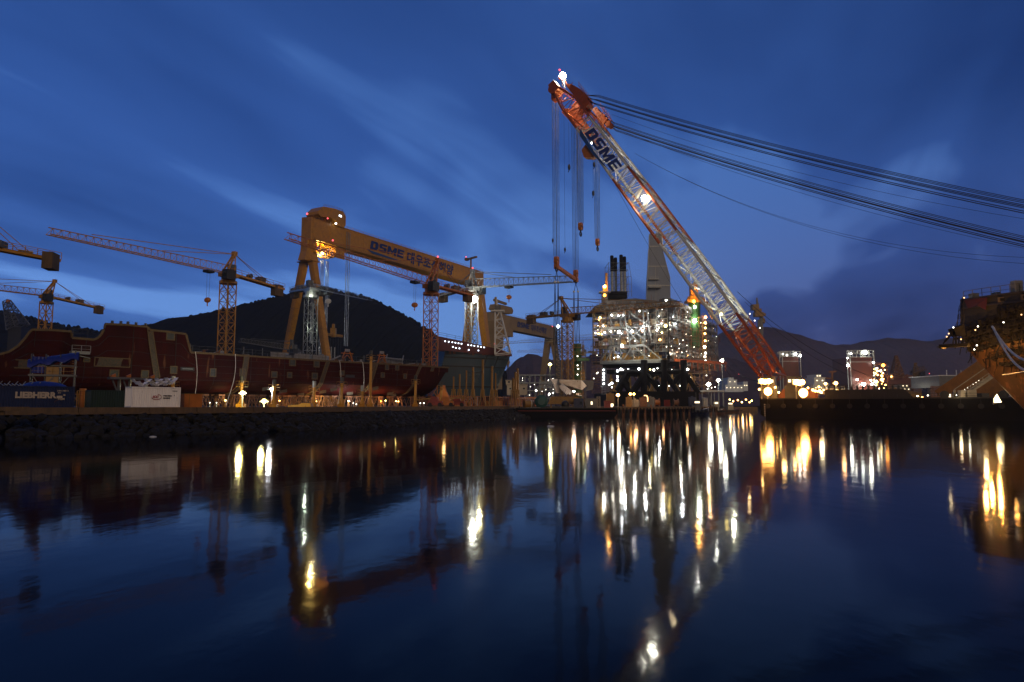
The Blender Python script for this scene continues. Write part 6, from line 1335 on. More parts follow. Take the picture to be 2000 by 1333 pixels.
for leg in (0, 1):
    m = MB()
    if leg == 1:
        c = bc(.945, leg, 0) + bd * .3 + WV * LWD / 2
        for k in (-1, 1): m.prism([c + ba * x + bd * y + WV * k * 2.0 for x, y in ((-6, .6), (-5, -2.2), (-1, -3.2), (5, -3.4), (8.5, -3.8), (9.2, -2.4), (6, .6))], WV * .25)
        for k in range(6): w = c + ba * (-4 + k * 2.2) - bd * 1.8; m.tube(w - WV * 2.1, w + WV * 2.1, .9, n=12)
    c = bc(.99, leg, 0) + WV * LWD / 2; m.tube(c - WV * 2.3, c + WV * 2.3, 1.6, n=14); m.box(c + ba * .6 + bd * .8, 3.6, 4.2, 2.6, ba, WV, bd); m.box(c - UP * 2.2, 1.6, 3, 2.2, AX, WV)
    m.build('hoist_sheaves', 'boom_orange', FC)
m = MB(); c = bc(.975, 0, 3) + bd * 1; [m.beam(c + WV * i, P(1094, 141, 231) + WV * i, .25) for i in (0, 1.8)]; [m.beam(c + WV * i + ba * -4 + bd, P(1095, 146, 231) + WV * i, .2) for i in (0, 1.8)]; m.box(P(1095, 150, 231) + WV * .9, 2, 2.4, .2); m.rail([P(1093, 149, 231), P(1099, 149, 231)], 1.1, .08, .8); m.build('lamp_platform', 'boom_orange', FC)
# jib knuckle below the lettering (third hoist bracket)
t3 = t_of_y(286); c3 = bc(t3, 0, 0); m = MB(); q = c3 - bd * 1.2; m.prism([q + ba * 2.6 + bd * .6, q + ba * 2.0 - bd * 1.5, q - ba * .6 - bd * 2.2, q - ba * 2.6 - bd * .4, q - ba * 3.0 + bd * .8], WV * 2.4); m.build('hoist_bracket', 'orange', FC)
# lettering on the near face
m = MB(); nn = -WV; tA, tB = t_of_y(262), t_of_y(327)
org = bc(tA, 0, 3) - bd * 4.3 - WV * .55; Lt = BL * (tA - tB) + 2.2; wtx = text_mb(MB(), 'DSME', 4.6, (0, 0, 0), (1, 0, 0), (0, 0, 1), .03, .10, .2)
right = -ba; upv = right.cross(nn) * -1; upv = upv if upv.dot(bd) > 0 else -upv
def txt_plane(mb, s, size, org, right, up, sx, ext, off, sh): text_mb(mb, s, size, org, right, up, ext, off, sh, sx)
block_word(m, 'DSME', org - ba * .2, right, upv, Lt, 3.5, .2, .12); m.build('lettering', 'letters', FC)
m = MB(); q = org - bd * .75; m.prism([q + ba * 2.2 + bd * .6, q + right * Lt * .45 - bd * .15, q + right * Lt * .93 + bd * .1, q + right * Lt * .5 - bd * 1.0, q + ba * .3 - bd * .9], nn * .08); m.build('painted_swoosh', 'swoosh', FC)
# backing mesh panel behind the letters
m = MB(); q = org + WV * .2; [m.beam(q + right * Lt * i / 14 - bd * .3, q + right * Lt * i / 14 + upv * 3.7, .1) for i in range(15)]; [m.beam(q + upv * v, q + right * Lt + upv * v, .1) for v in (0, 1.2, 2.4, 3.6)]; m.build('sign_frame', 'white', FC)
# floodlights on the boom
lamp(FC, P(1099, 148.5, 229.5), 1.15, 'lamp_flood', 'floodlight'); light(P(1099, 152, 227), 30000, (1, .82, .5), .6); light(bc(.93, 0, 0).lerp(bc(.93, 1, 3), .35), 26000, (1, .62, .25), .5); light(bc(.965, 0, 3) + bd * 2.5, 5000, (1, .75, .4), .4)
lamp(FC, P(1116, 175, 229), .42, 'lamp_white', 'floodlight'); lamp(FC, P(1131, 193, 231), .5, 'lamp_warm', 'floodlight'); lamp(FC, P(1093, 137, 231), .35, 'lamp_red', 'warning_light')
tm = t_of_y(389); lamp(FC, P(1259, 388, 206), 1.0, 'lamp_flood', 'floodlight'); light(P(1252, 396, 202), 4500, (1, .92, .7), .3)
for y, pw, c in ((300, 6500, (1, .95, .85)), (350, 5000, (1, .95, .8)), (430, 4200, (1, .75, .45)), (500, 6500, (.98, 1, .9)), (555, 8000, (.98, 1, .85)), (605, 13000, (1, 1, .72)), (650, 1200, (1, .6, .25)), (690, 700, (1, .5, .16))):
    tt = t_of_y(y); light(bc(tt, 0, 1).lerp(bc(tt, 1, 3), .5), pw * 1.2, c, .25)
lamp(FC, bc(t_of_y(614), 0, 0) + WV * 1.5 + bd * 2, .4, 'lamp_yellow', 'floodlight'); lamp(FC, P(1156, 280, 226), .35, 'lamp_white', 'floodlight'); light(P(1155, 284, 224), 1500, (1, .9, .6), .3)
m = MB()
for tt in (t_of_y(655), t_of_y(668), t_of_y(672), t_of_y(682)): q = bc(tt, 0, 3); m.beam(q, q + bd * 3 + ba * 2.5, .16); 
m.build('cable_bracket', 'boom_orange', FC)
for tt in (t_of_y(655), t_of_y(668), t_of_y(682)): lamp(FC, bc(tt, 0, 3) + bd * 3 + ba * 2.5, .16, 'lamp_small', 'lamp')
# pontoon hull
ZD = 5.3; near = 17.5; m = MB(); hc = foot + WV * -5.0 + AX * 1.5; hc.z = 0
def hp(s, w, z): p = hc - AX * s + WV * w; return Vector((p.x, p.y, z))
m.prism([hp(3.5, 0, -1.5), hp(0, 0, 1.2), hp(0, 0, ZD), hp(104, 0, ZD), hp(110, 0, ZD - .5), hp(104, 0, -1.5)], WV * 44); m.build('pontoon', 'black', FC)
m = MB(); pts = [hp(s, .4, ZD) for s in (14, 30, 50, 70, 90)]; m.rail(pts, 1.2, .07, 2.5); m.beam(hp(0, .1, ZD + .1), hp(104, .1, ZD + .1), .3, .35); m.build('bulwark_rail', 'dark', FC)
for s_ in range(2, 60, 4): m = MB(); q = hp(s_, -.25, 3.4); m.tube(q - WV * .22, q + WV * .22, .62, n=12); m.tube(q + UP * .6, q + UP * 1.9, .05, n=4); m.build('tyre_fender', 'rubber', FC)
m = MB(); [m.box(hp(1.2, -.03, .8 + k * .6), .35, .04, .22, AX, WV) for k in range(6)]; m.build('draft_mark', 'white', FC)
# dark raised deck block with low fence, right of the boom foot
m = MB(); m.prism([hp(16, 3, ZD), hp(36.5, 3, ZD), hp(34.5, 3, ZD + 2.4), hp(16, 3, ZD + 2.4)], WV * 5); m.build('winch_room', 'dark', FC)
m = MB(); m.rail([hp(16, 3.2, ZD + 2.4), hp(34, 3.2, ZD + 2.4)], 1.2, .1, 1.1); [m.bbox(hp(17 + k * 1.35, 3.4, ZD + 2.4), .35, .3, 1.0) for k in range(13)]; m.build('deck_stanchions', 'dark', FC)
# foot houses, with the large sodium floodlight clusters
m = MB(); w = MB()
for k, (s, wo) in enumerate(((2, 3.6), (8.5, 3.8))):
    m.bbox(hp(s, wo, ZD), 4.6, 4, 3.6, AX, WV); m.bbox(hp(s, wo, ZD + 3.6), 3.4, 3.2, 2.4, AX, WV); m.bbox(hp(s, wo, ZD + 6.0), 3.8, 3.6, .2, AX, WV)
    [w.box(hp(s + i, wo - 1.68, ZD + 4.9), .7, .06, .8, AX, WV) for i in (-1, 0, 1)]
m.build('deck_house', 'steel', FC); w.build('house_window', 'window_lit', FC)
m = MB(); [m.bbox(hp(s, 5, ZD), 3.6, 4, 1.8, AX, WV) for s in (4.5, 12.5)]; [m.tube(hp(s, 4, ZD + 1.6), hp(s, 7, ZD + 1.6), 1.2, n=12) for s in (6, 11.5)]; m.build('boom_hinge', 'boom_orange', FC)
m = MB()
for px, py, D in ((1488, 745, 186), (1502, 745, 186), (1500, 765, 184), (1556, 747, 181), (1567, 747, 181), (1569, 768, 178)): q = P(px, py, D); g_ = hp(0, 0, ZD); m.tube((q.x, q.y + .5, ZD), q + Vector((0, .5, 0)), .14, n=6); m.box(q + Vector((0, .8, 0)), 1.6, .6, 1.3)
m.build('floodlight_mast', 'galv', FC)
for px, py, D, r, mt in ((1488, 745, 186, .7, 'lamp_flood_warm'), (1494, 746, 186, .7, 'lamp_flood_warm'), (1502, 745, 186, .7, 'lamp_flood_warm'), (1500, 765, 184, 1.05, 'lamp_flood_warm'), (1555, 747, 181, .7, 'lamp_flood_warm'), (1561, 748, 181, .75, 'lamp_flood_warm'), (1567, 747, 181, .7, 'lamp_flood_warm'), (1569, 768, 178, 1.15, 'lamp_flood_warm'), (1483, 761, 187, .3, 'lamp_warm'), (1514, 757, 186, .3, 'lamp_warm'), (1521, 767, 185, .26, 'lamp_yellow'), (1578, 758, 180, .26, 'lamp_warm'), (1601, 764, 192, .4, 'lamp_warm')): lamp(FC, P(px, py, D), r, mt, 'floodlight')
for px, py, D, pw in ((1494, 740, 190, 6000), (1500, 760, 190, 2500), (1561, 742, 186, 6000), (1569, 762, 186, 2500), (1525, 722, 192, 3500)): light(P(px, py, D), pw, (1, .55, .17), .6)
# orange inclined back strut with a lit stairway
lo = P(1862, 786, 172); hi = P(2075, 655, 158); m = MB(); m.beam(P(1850, 790, 176), P(2080, 640, 162), 5.5, 8.5, UP, 5.5, 9.5); m.build('back_strut', 'strut', FC)
m = MB(); a_ = P(1865, 782, 168); b_ = P(1985, 700, 161); n = 26; dS = (b_ - a_) / n; side = Vector((.1, -1, 0)); m.beam(a_, b_, .2, .5); m.beam(a_ + side * 1.3, b_ + side * 1.3, .2, .5)
for i in range(n): m.beam(a_ + dS * i, a_ + dS * i + side * 1.3, .25, .06)
m.rail([a_ + side * 1.3, b_ + side * 1.3], 1.5, .1, 1.6); m.beam(a_ + UP * 2.6, b_ + UP * 2.6, .16); st = m.build('stairway', 'cream', FC)
m = MB(); [m.ball(P(1868 + i * 5.2, 786 - i * 3.55, 166), .12, 5, 3) for i in range(22)]; [m.ball(P(1852 + i * 5.4, 783 - i * 3.6, 167), .11, 5, 3) for i in range(12)]; m.build('stair_lights', 'lamp_small', st)
m = MB()
for x in (1864, 1881): q = P(x, 778, 167); m.beam(P(x, 786, 167), P(x, 762, 167), .4); m.prism([P(x - 2, 776, 166.8), P(x, 766, 166.8), P(x + 2.5, 776, 166.8)], (0, .5, 0))
m.build('fairlead_post', 'cream', FC); light(P(1872, 772, 163), 900, (1, .75, .4), .3); light(P(1915, 730, 158), 2500, (1, .72, .35), .4)
m = MB(); [m.bbox(hp(s, 6, ZD), 1.8, 2, h) for s, h in ((46, 1.6), (51, 1.2), (60, 1.9), (66, 1.3), (73, 2.2))]; [m.tube(hp(s, 4, ZD + .9), hp(s, 6, ZD + .9), 1.0, n=12) for s in (43, 47, 55)]; m.build('deck_winch', 'dark', FC)
m = MB(); q = P(1895, 770, 165); m.box(q, 2.2, 1.4, 1.9); m.box(q + Vector((-2, 0, -.3)), 1.2, 1.2, 2.4); m.build('control_cabin', 'cream', FC); light(P(1888, 768, 162), 300, (1, .9, .6), .2); m = MB(); m.box(P(1850, 776, 170), 1.7, .3, 1.5); m.build('lit_doorway', 'window_lit', FC)
# luffing cables: two bundles running aft and down
def catenary(a, b, sag, n=22): return [a.lerp(b, i / n) - UP * sag * 4 * (i / n) * (1 - i / n) for i in range(n + 1)]
def cable_end(px, py, start):
    q = start.copy(); u = -AX      # run parallel to the barge axis until the column px
    lo_, hi_ = 0, 400
    for _ in range(50):
        mid = (lo_ + hi_) / 2; p = start + u * mid
        if proj(Vector((p.x, p.y, 80)))[0] < px: lo_ = mid
        else: hi_ = mid
    p = start + u * lo_; return P(px, py, p.y)
cabs = [(0, [(1168, 186, 367, .11), (1168, 188, 370, .11), (1169, 190, 373, .11), (1167, 195, 377, .13), (1168, 197, 380, .15), (1169, 198, 383, .13), (1168, 204, 389, .13), (1168, 206, 393, .15)]), (1, [(1200, 240, 440, .11), (1200, 242, 443, .11), (1202, 246, 447, .13), (1202, 248, 450, .15), (1201, 249, 452, .15), (1203, 254, 457, .13), (1203, 256, 460, .15)])]
for leg, lst in cabs:
    for j, (x, y, y2, r) in enumerate(lst):
        m = MB(); a_ = bc(.90, leg, 3) + bd * 2; a_ = P(x, y, a_.y + (j % 3) * 1.2); b_ = cable_end(2000, y2, a_); b2 = a_.lerp(b_, 1.45); m.path([bc(.915 + .008 * (j % 3), leg, 3) + bd * (1.6 - .25 * (j % 4)) + WV * (.4 + j * .35)] + catenary(a_, b2, 3.6), r * .82, 5); m.build('luffing_cable', 'rope_dark', FC)
for x, y, y2, sag, leg in ((1195, 224, 418, 4, 0), (1205, 252, 476, 4, 1), (1240, 300, 493, 9, 0), (1240, 300, 480, 10, 1)):
    m = MB(); a_ = P(x, y, 225 + leg * 14); b_ = cable_end(2000, y2, a_); m.path(catenary(a_, a_.lerp(b_, 1.1), sag), .045, 4); m.build('guy_wire', 'rope_dark', FC)
for p_, q_, sg, r_ in ((P(1170, 300, 222), P(1430, 740, 205), 3, .05), (P(1440, 570, 200), P(1700, 735, 190), 3, .07), (P(1455, 590, 200), P(1690, 745, 190), 3, .05), (P(1395, 688, 215), P(1478, 745, 195), 1.6, .1)): m = MB(); m.path(catenary(p_, q_, sg), r_, 4); m.build('guy_wire', 'rope_dark', FC)
# hoist blocks (things hanging from the boom)
def hoist(label, px, D, ytop, yblk, nr, spread, s, mat='orange', hook=True, sheet=6.0, grp='orange hoist blocks under the boom'):
    b_ = P(px, yblk, D); a_ = P(px, ytop, D); a_.x = b_.x; a_.y = b_.y; t = thing('hoist_block', label, 'hoist block', b_ - UP * sheet, grp); m = MB()
    for i in range(nr):
        f = (i / (nr - 1) - .5) * spread if nr > 1 else 0
        for k in (-.5, .5): m.tube(b_ + WV * f * 1.0 + AX * k * s * .9, a_ + WV * f * 1.15 + AX * k * s * 1.0, .085, n=4)
    m.build('hoist_rope', 'rope_steel', t); m = MB(); ws = s
    m.prism([b_ + WV * x + UP * z - AX * ws * .5 for x, z in ((-s * .8, -.4), (-s * .55, 0), (s * .55, 0), (s * .8, -.4), (s * .85, -s * 1.6), (s * .45, -s * 2.3), (-s * .45, -s * 2.3), (-s * .85, -s * 1.6))], AX * ws); bk = m.build('block_housing', mat, t)
    m = MB(); 
    for k in (-.52, .52): c = b_ - UP * s * 1.1 + AX * ws * k; [m.tube(c + WV * o_ - AX * .06, c + WV * o_ + AX * .06, .28 * s, n=10) for o_ in (-.4 * s, .4 * s)]
    m.build('sheave', 'rusty', bk)
    if hook:
        c = b_ - UP * s * 2.3; m = MB(); m.tube(c, c - UP * s * .7, .25 * s, n=8); pts = [c - UP * s * (1.15 + .65 * -math.cos(a2) * -1) + WV * s * .62 * math.sin(a2) for a2 in [R(x) for x in range(-150, 151, 25)]]
        for p_, q_ in zip(pts[:-1], pts[1:]): m.tube(p_, q_, .22 * s, n=6)
        m.build('hook', 'dark', t)
    return t, b_
zt_ = lambda: None
t1, hb1 = hoist('orange hoist block at the left end of the spreader beam, under the boom tip', 1087, 233, 182, 502, 3, 2.0, 1.25)
t2, hb2 = hoist('orange hoist block at the right end of the spreader beam', 1124.5, 250, 242, 528, 3, 2.2, 1.2)
t3_, hb3 = hoist('higher orange hoist block with a dark hook, nearest the boom head, hanging alone', 1134, 236, 244, 436, 4, 2.4, 1.15)
t4, hb4 = hoist('orange hoist block with a hook hanging alone from the bracket below the lettering', 1167, 226, 288, 467, 3, 2.0, 1.0)
m = MB(); a_ = hb1 - UP * 3.4; b_ = hb2 - UP * 3.6; m.beam(a_, b_, 1.0, 1.1); [m.box(q - UP * .1, 1.5, 1.5, 1.6, AX, WV) for q in (a_, b_)]; single(m, 'spreader_beam', 'orange', 'long orange spreader beam joining the two main hoist blocks', 'spreader beam', a_.lerp(b_, .5))
for k, (hb, y2, D, pxs, lab) in enumerate(((hb1, 675, 233, (1084, 1090), 'pair of dark slings with white shackles hanging from the left main hook'), (hb2, 670, 250, (1121, 1129), 'pair of dark slings with white shackles hanging from the right main hook'))):
    t = thing('sling', lab, 'sling', P(pxs[0], y2, D), 'slings under the spreader beam'); m = MB(); m2 = MB()
    for x in pxs:
        q = hb - UP * 5; e = P(x, y2, D); f1 = q.lerp(P(x, 551 if k == 0 else 570, D), 1); m.tube(q, f1, .1, n=5); 
        for o_ in (-.25, .25): m.tube(f1, e + Vector((o_ * 2, 0, 0)), .13, n=5)
        m2.ball(f1, .42, 8, 5, (1, .4, 1))
    m.build('wire', 'rope_dark', t); m2.build('shackle', 'white', t)
for px, ytop, yb, D, s, lab in ((1079.5, 185, 470, 230, .45, 'small dark hook block close left of the main ropes'), (1103.5, 190, 488, 236, .5, 'small black hook hanging on a single thin wire left of the middle ropes'), (1111.5, 240, 327, 238, .7, 'dark slim weight on a wire, highest of the small hooks'), (1160.5, 300, 322, 225, .6, 'dark slim weight just below the bracket of the boom'), (1158.5, 300, 378, 225, .6, 'lower dark slim weight left of the single bracket hoist')):
    q = P(px, yb, D); a_ = P(px, ytop, D); a_.x = q.x; t = thing('hook_weight', lab, 'hook', q, 'small auxiliary hooks under the boom'); m = MB(); m.tube(q, a_, .035, n=4); m.build('wire', 'rope_dark', t); m = MB(); m.ball(q, s, 8, 6, (.7, .7, 1.7)); m.tube(q - UP * s * 1.5, q - UP * s * 2.6 + AX * s * .5, .2 * s, n=5); m.build('weight', 'dark', t)
# ================================================================ ship bow under scaffolding at the right edge
SX = Vector((.90, -.43, 0)).normalized(); SN = Vector((SX.y, -SX.x, 0))      # SX aft (right, nearer), SN outward to the camera
st0 = P(1884, 590, 122); st0 = Vector((st0.x, st0.y, 0)) + SN * 0
zs = lambda py: P(1900, py, 120).z
def stem_s(z):
    pts = [(-1, 13.5), (zs(838), 12), (zs(800), 9.2), (zs(760), 6.6), (zs(715), 3.6), (zs(680), 1.4), (zs(640), .2), (zs(570), .5)]
    if z <= pts[0][0]: return pts[0][1]
    for a, b in zip(pts[:-1], pts[1:]):
        if z <= b[0]: return a[1] + (b[1] - a[1]) * (z - a[0]) / (b[0] - a[0])
    return pts[-1][1]
def rh(s, z):
    fl = .35 + .65 * max(0, min(1, (z + 1) / 22)); half = .25 + 13 * fl * (1 - math.exp(-s / 11)); ctr = st0 + SX * (stem_s(z) + s) - SN * 8; p = ctr + SN * half; return Vector((p.x, p.y, z))
RS = [0, .4, 1, 2, 3.5, 5.5, 8, 12, 17, 24, 32]; RZ = [-1, 0, 2, 4, 6, 8, 10, 12, 14, 16, 18, 20, 22, zs(572)]
root = thing('ship_bow', 'rust-stained ship bow under construction at the right edge, lit orange from below', 'ship', st0 + SX * 10 + UP * 0)
m = MB(); m.grid([[rh(s, z) for s in RS] for z in RZ if z <= 17]); 
def rm(s, z): p = rh(s, z); c = st0 - SN * 8; k = (p - c).dot(SN); return p - SN * 2 * k
m.grid([[rm(s, z) for s in RS] for z in RZ if z <= 17]); m.grid([[rh(0, z) for z in RZ if z <= 17], [rm(0, z) for z in RZ if z <= 17]]); m.build('lower_plating', 'old_paint', root)
m = MB(); m.grid([[rh(s, z) for s in RS] for z in RZ if z >= 16]); m.grid([[rm(s, z) for s in RS] for z in RZ if z >= 16]); m.grid([[rh(0, z) for z in RZ if z >= 16], [rm(0, z) for z in RZ if z >= 16]]); m.grid([[rh(s, zs(572)) for s in RS], [rm(s, zs(572)) for s in RS]]); m.build('upper_plating', 'weld', root)
m = MB(); q = [rh(s, zs(590)) + SN * .1 for s in RS]; [m.beam(a, b, .25, .3) for a, b in zip(q[:-1], q[1:])]; q = [rh(s, zs(572)) + SN * .05 for s in RS]; [m.beam(a, b, .3, .25) for a, b in zip(q[:-1], q[1:])]; m.build('rubbing_strake', 'dark', root)
m = MB(); m2 = MB()
for s, z in ((5.6, zs(583)), (8.6, zs(583)), (12.5, zs(582)), (16, zs(582))):
    c = rh(s, z) + SN * .12; m.box(c, 1.3, .12, .95, SX, SN); m2.box(c + SN * .05, .65, .12, .5, SX, SN)
for i in range(9):
    for j in range(3):
        s = 1.8 + i * 1.5; z = zs(662 + j * 16 - i * 3); c = rh(s, z) + SN * .04; m2.box(c, .5, .1, .75, SX, SN)
m.build('hatch_frame', 'bare', root); m2.build('hatch_opening', 'black', root)
m = MB(); m.prism([rh(.5, zs(574)) + SN * .2, rh(3.6, zs(574)) + SN * .3, rh(3.4, zs(600)) + SN * .3, rh(2.2, zs(588)) + SN * .3, rh(1.0, zs(592)) + SN * .2], SN * .1); m.build('red_sheet', 'cloth_red', root)
m = MB(); m.rail([rh(s, zs(572)) - SN * .3 for s in (.5, 3, 8, 17, 24)], 1.6, .08, 1.5); [m.bbox(rh(s, zs(572)) - SN * 1.2, w_, 1.2, h_) for s, w_, h_ in ((2, 1.2, 1.0), (7.8, 1.4, 2.2), (5, .8, .6))]; m.build('deck_rail', 'steel', root); m = MB(); q = rh(11, zs(572)) - SN * 1.5; rows = [[q + SX * (i * .6) + SN * (j * .5) + UP * (1.2 * math.sin(i / 6 * math.pi) * (1.2 - j * .2) + .2 + .2 * ((i * j) % 2)) for i in range(9)] for j in range(4)]; m.grid(rows); m.build('blue_cover', 'tarp', root)
# overhanging dark bow stage
t = thing('bow_scaffold', 'dark cantilevered scaffold stages and netting wrapped round the ship bow at the right edge', 'scaffold', st0 + UP * 12); m = MB(); rn = random.Random(77)
def stage(s0, s1, y0, y1, wd=2.2, lift=1.6):
    n = max(2, int((s1 - s0) / 1.1)); pts = []
    for i in range(n + 1):
        s = s0 + (s1 - s0) * i / n; py = y0 + (y1 - y0) * i / n; z = zs(py); a = rh(max(0, s), z) + SX * min(0, s); b = a + SN * wd; pts.append(b); m.beam(a, b, .14); m.beam(b, b + UP * 1.1, .1); m.beam(a - UP * 1.6, b, .1)
        if rn.random() < .6: m.beam(b, b - UP * rn.uniform(.5, 2.4), .09)
        if rn.random() < .5: m.bbox(a.lerp(b, rn.random()), rn.uniform(.3, 1.2), .7, rn.uniform(.3, 1.2), SX, SN)
        if i:
            a0 = rh(max(0, s - (s1 - s0) / n), zs(py - (y1 - y0) / n)) + SX * min(0, s); m.beam((a0 + b) / 2, (a + b) / 2, wd * .9, .55)
    for p_, q_ in zip(pts[:-1], pts[1:]): m.beam(p_, q_, .16); m.beam(p_ + UP * 1.1, q_ + UP * 1.1, .1); m.beam(p_ + UP * .55, q_ + UP * .55, .08); m.beam(p_ + UP * 1.1, q_, .07)
for a0, a1, y0, y1, wd in ((-1, 7, 640, 618, 1.2), (-1.5, 9, 655, 632, 2.0), (-1.2, 10, 668, 640, 2.4), (0, 13, 680, 646, 1.6), (1.6, 14, 697, 676, 1.0), (2.6, 12, 712, 700, 1.6), (4, 12, 718, 712, 1.2), (5, 13, 610, 598, 1.5)): stage(a0, a1, y0, y1, wd)
for i in range(70):
    s = rn.uniform(0, 13); z = zs(rn.uniform(640, 715) - s * 1.2); a = rh(s, z) + SN * rn.uniform(.2, 1.8); m.beam(a, a + Vector((rn.uniform(-1.5, 1.5), rn.uniform(-.3, .3), rn.uniform(-2.2, 2.2))), rn.uniform(.07, .2))
m.beam(rh(7.4, zs(716)) + SN * .9, rh(7.6, zs(752)) + SN * .5, .55); m.build('stages', 'black', t)
m = MB(); e0 = P(1836, 677, 124); e1 = P(1893, 674, 121); m.beam(e0, e1, 2.2, .55); m.beam(P(1845, 668, 123), P(1868, 642, 122), .35); m.beam(P(1842, 672, 123), P(1862, 646, 122), .2); m.beam(P(1866, 640, 122), P(1888, 668, 121), .3); [m.beam(P(x, 674, 122), P(x + 2, 655, 122), .14) for x in (1861, 1866, 1872, 1879)]; m.prism([P(1862, 642, 121.5), P(1884, 634, 121), P(1886, 656, 121), P(1870, 657, 121.5)], (0, 1.6, 0)); m.build('outrigger', 'black', t)
m = MB(); m.prism([P(1834, 676, 123.5), P(1846, 672, 123.5), P(1851, 679, 123.5), P(1842, 682, 123.5)], (0, .8, 0)); m.build('lit_end_box', 'cream', t); light(P(1840, 688, 121), 160, (1, .75, .4), .2)
m = MB(); rows = []
for j in range(9):
    f = j / 8; a_ = P(1882 - 2 * f, 580 + 70 * f, 121.5); b_ = P(1879 - 15 * f, 585 + 57 * f + 3 * f * f, 122); rows.append([a_.lerp(b_, i / 6) + Vector((0, .3 * math.sin(i * 2 + j), 0)) for i in range(7)])
for r_ in rows: [m.beam(p_, q_, .05) for p_, q_ in zip(r_[:-1], r_[1:])]
for i in range(7): [m.beam(rows[j][i], rows[j + 1][i], .06) for j in range(8)]
for i in range(6): [m.beam(rows[j][i].lerp(rows[j][i + 1], .5), rows[j + 1][i].lerp(rows[j + 1][i + 1], .5), .05) for j in range(8)]
m.build('netting', 'rubber', t)
for x, y, mt in ((1908, 675, 'lamp_small'), (1903, 683, 'lamp_small'), (1905, 645, 'lamp_tiny_warm'), (1849, 658, 'lamp_tiny_warm'), (1853, 652, 'lamp_tiny_warm'), (1862, 640, 'lamp_small'), (1877, 663, 'lamp_tiny_warm'), (1960, 630, 'lamp_small'), (1910, 638, 'lamp_small'), (1995, 615, 'lamp_tiny_warm'), (1883, 582, 'lamp_tiny_warm')): q = P(x, y, 116.5); lamp(t, q, .11, mt, 'lamp')
for x, y, D, pw in ((1921, 704, 118.5, 16000), (1936, 692, 116, 14000), (1962, 676, 113.5, 10000), (1988, 668, 110.5, 3500), (1908, 693, 120, 8000), (1938, 722, 119, 2500)): light(P(x, y, D), pw, (1, .44, .09), .15)
t = thing('lit_tent', 'glowing orange-white triangular tent at the foot of the ship bow', 'tent', P(1946, 787, 128)); m = MB(); m.prism([P(1940, 781, 128), P(1947, 770, 128), P(1956, 786, 128), P(1940, 787, 128)], (1.42, 2, 0)); MATS.setdefault('tent', emit('tent_glow', (1, .75, .38), 9)); m.build('canvas', 'tent_glow', t); m = MB(); m.beam(P(1940, 790, 128), P(1940, 780, 128), .15); m.build('pole', 'galv', t); light(P(1946, 778, 124), 900, (1, .6, .2), .1)
# mooring ropes of the bow
m = MB(); m.path(catenary(P(1938, 638, 110), P(2010, 706, 96), 1.2, 14), .17, 6); o = single(m, 'mooring_rope', 'rope_white', 'upper pale mooring rope hanging from the bow towards the right edge', 'rope', P(1938, 638, 110), 'mooring ropes at the bow')
m = MB(); m.path(catenary(P(1940, 640, 110), P(2010, 726, 96), 1.6, 14), .17, 6); o = single(m, 'mooring_rope', 'rope_white', 'lower pale mooring rope sagging from the bow towards the right edge', 'rope', P(1938, 638, 110), 'mooring ropes at the bow')
m = MB(); m.path([P(1958, 733, 108), P(2005, 726, 98)], .09, 5); single(m, 'boarding_rail', 'galv', 'thin white rail crossing the orange hull below the mooring ropes', 'rail', P(1958, 733, 108))
# ================================================================ far right: red ship blocks, buildings, small ships
def red_block(label, x0, x1, yt, yr, yb, D, seed, lamps):
    p = P(x0, yr, D); q = P(x1, yb, D); zt = P(x0, yt, D).z; dep = 22; t = thing('ship_block', label, 'ship block', Vector(((p.x + q.x) / 2, D + dep / 2, QZ)), 'red ship blocks')
    m = MB(); m.box(((p.x + q.x) / 2, D + dep / 2, (p.z + q.z) / 2), q.x - p.x, dep, p.z - q.z); m.build('block', 'primer_hi', t)
    rn = random.Random(seed); m = MB(); W = q.x - p.x
    for i in range(7): x = p.x - .6 + (W + 1.2) * i / 6; m.beam((x, D - .6, p.z), (x, D - .6, zt), .4)
    for f in (0, .5, 1): z = p.z + (zt - p.z) * f; m.beam((p.x - 1.4, D - .8, z), (q.x + 1.4, D - .8, z), .4, .35)
    m.beam((p.x - 1, D - 1, p.z - 3), (q.x + 1, D - 1, p.z - 3), .35, .4); [m.beam((x, D - 1, QZ), (x, D - 1, zt), .45) for x in (p.x - 1.6, p.x + .2, q.x + .8)]
    for i in range(18): m.bbox((p.x + W * rn.random(), D + rn.uniform(0, 8), p.z + (zt - p.z) * rn.choice([0, .5])), rn.uniform(.5, 2.5), 1, rn.uniform(.4, 2))
    m.build('edge_staging', 'galv', t)
    for x, y, mt, r in lamps: lamp(t, P(x, y, D - 2), r, mt, 'lamp')
    return t
red_block('tall red ship block with a white lamp on top, right of the barge lamps', 1658, 1706, 685, 698, 768, 420, 3, [(1691, 689, 'lamp_flood', .8), (1662, 691, 'lamp_white', .5), (1656, 714, 'lamp_flood', .7), (1655, 700, 'lamp_white', .4), (1706, 709, 'lamp_white', .5), (1674, 742, 'lamp_white', .6), (1701, 743, 'lamp_white', .5), (1703, 751, 'lamp_white', .7), (1686, 752, 'lamp_flood', .7)])
for x, y, pw in ((1675, 690, 3500), (1683, 744, 7000), (1700, 747, 4000)): light(P(x, y, 408), pw, (.95, 1, .9), .8)
light(P(1640, 700, 380), 9000, (1, .5, .2), 1)
red_block('farther red ship block standing behind the boom foot', 1526, 1562, 687, 697, 768, 430, 4, [(1554, 692, 'lamp_white', .7), (1563, 695, 'lamp_white', .7), (1529, 692, 'lamp_small', .5), (1537, 694, 'lamp_small', .6)]); light(P(1545, 705, 405), 9000, (1, .5, .2), 1)
t = scaffold('sparkling scaffold stack full of warm lamps right of the tall red block', 1708, 1735, 712, 768, 424, 10, 'rusty', 3.5, 3.6, 0, seed=20, r=.25); rn = random.Random(6)
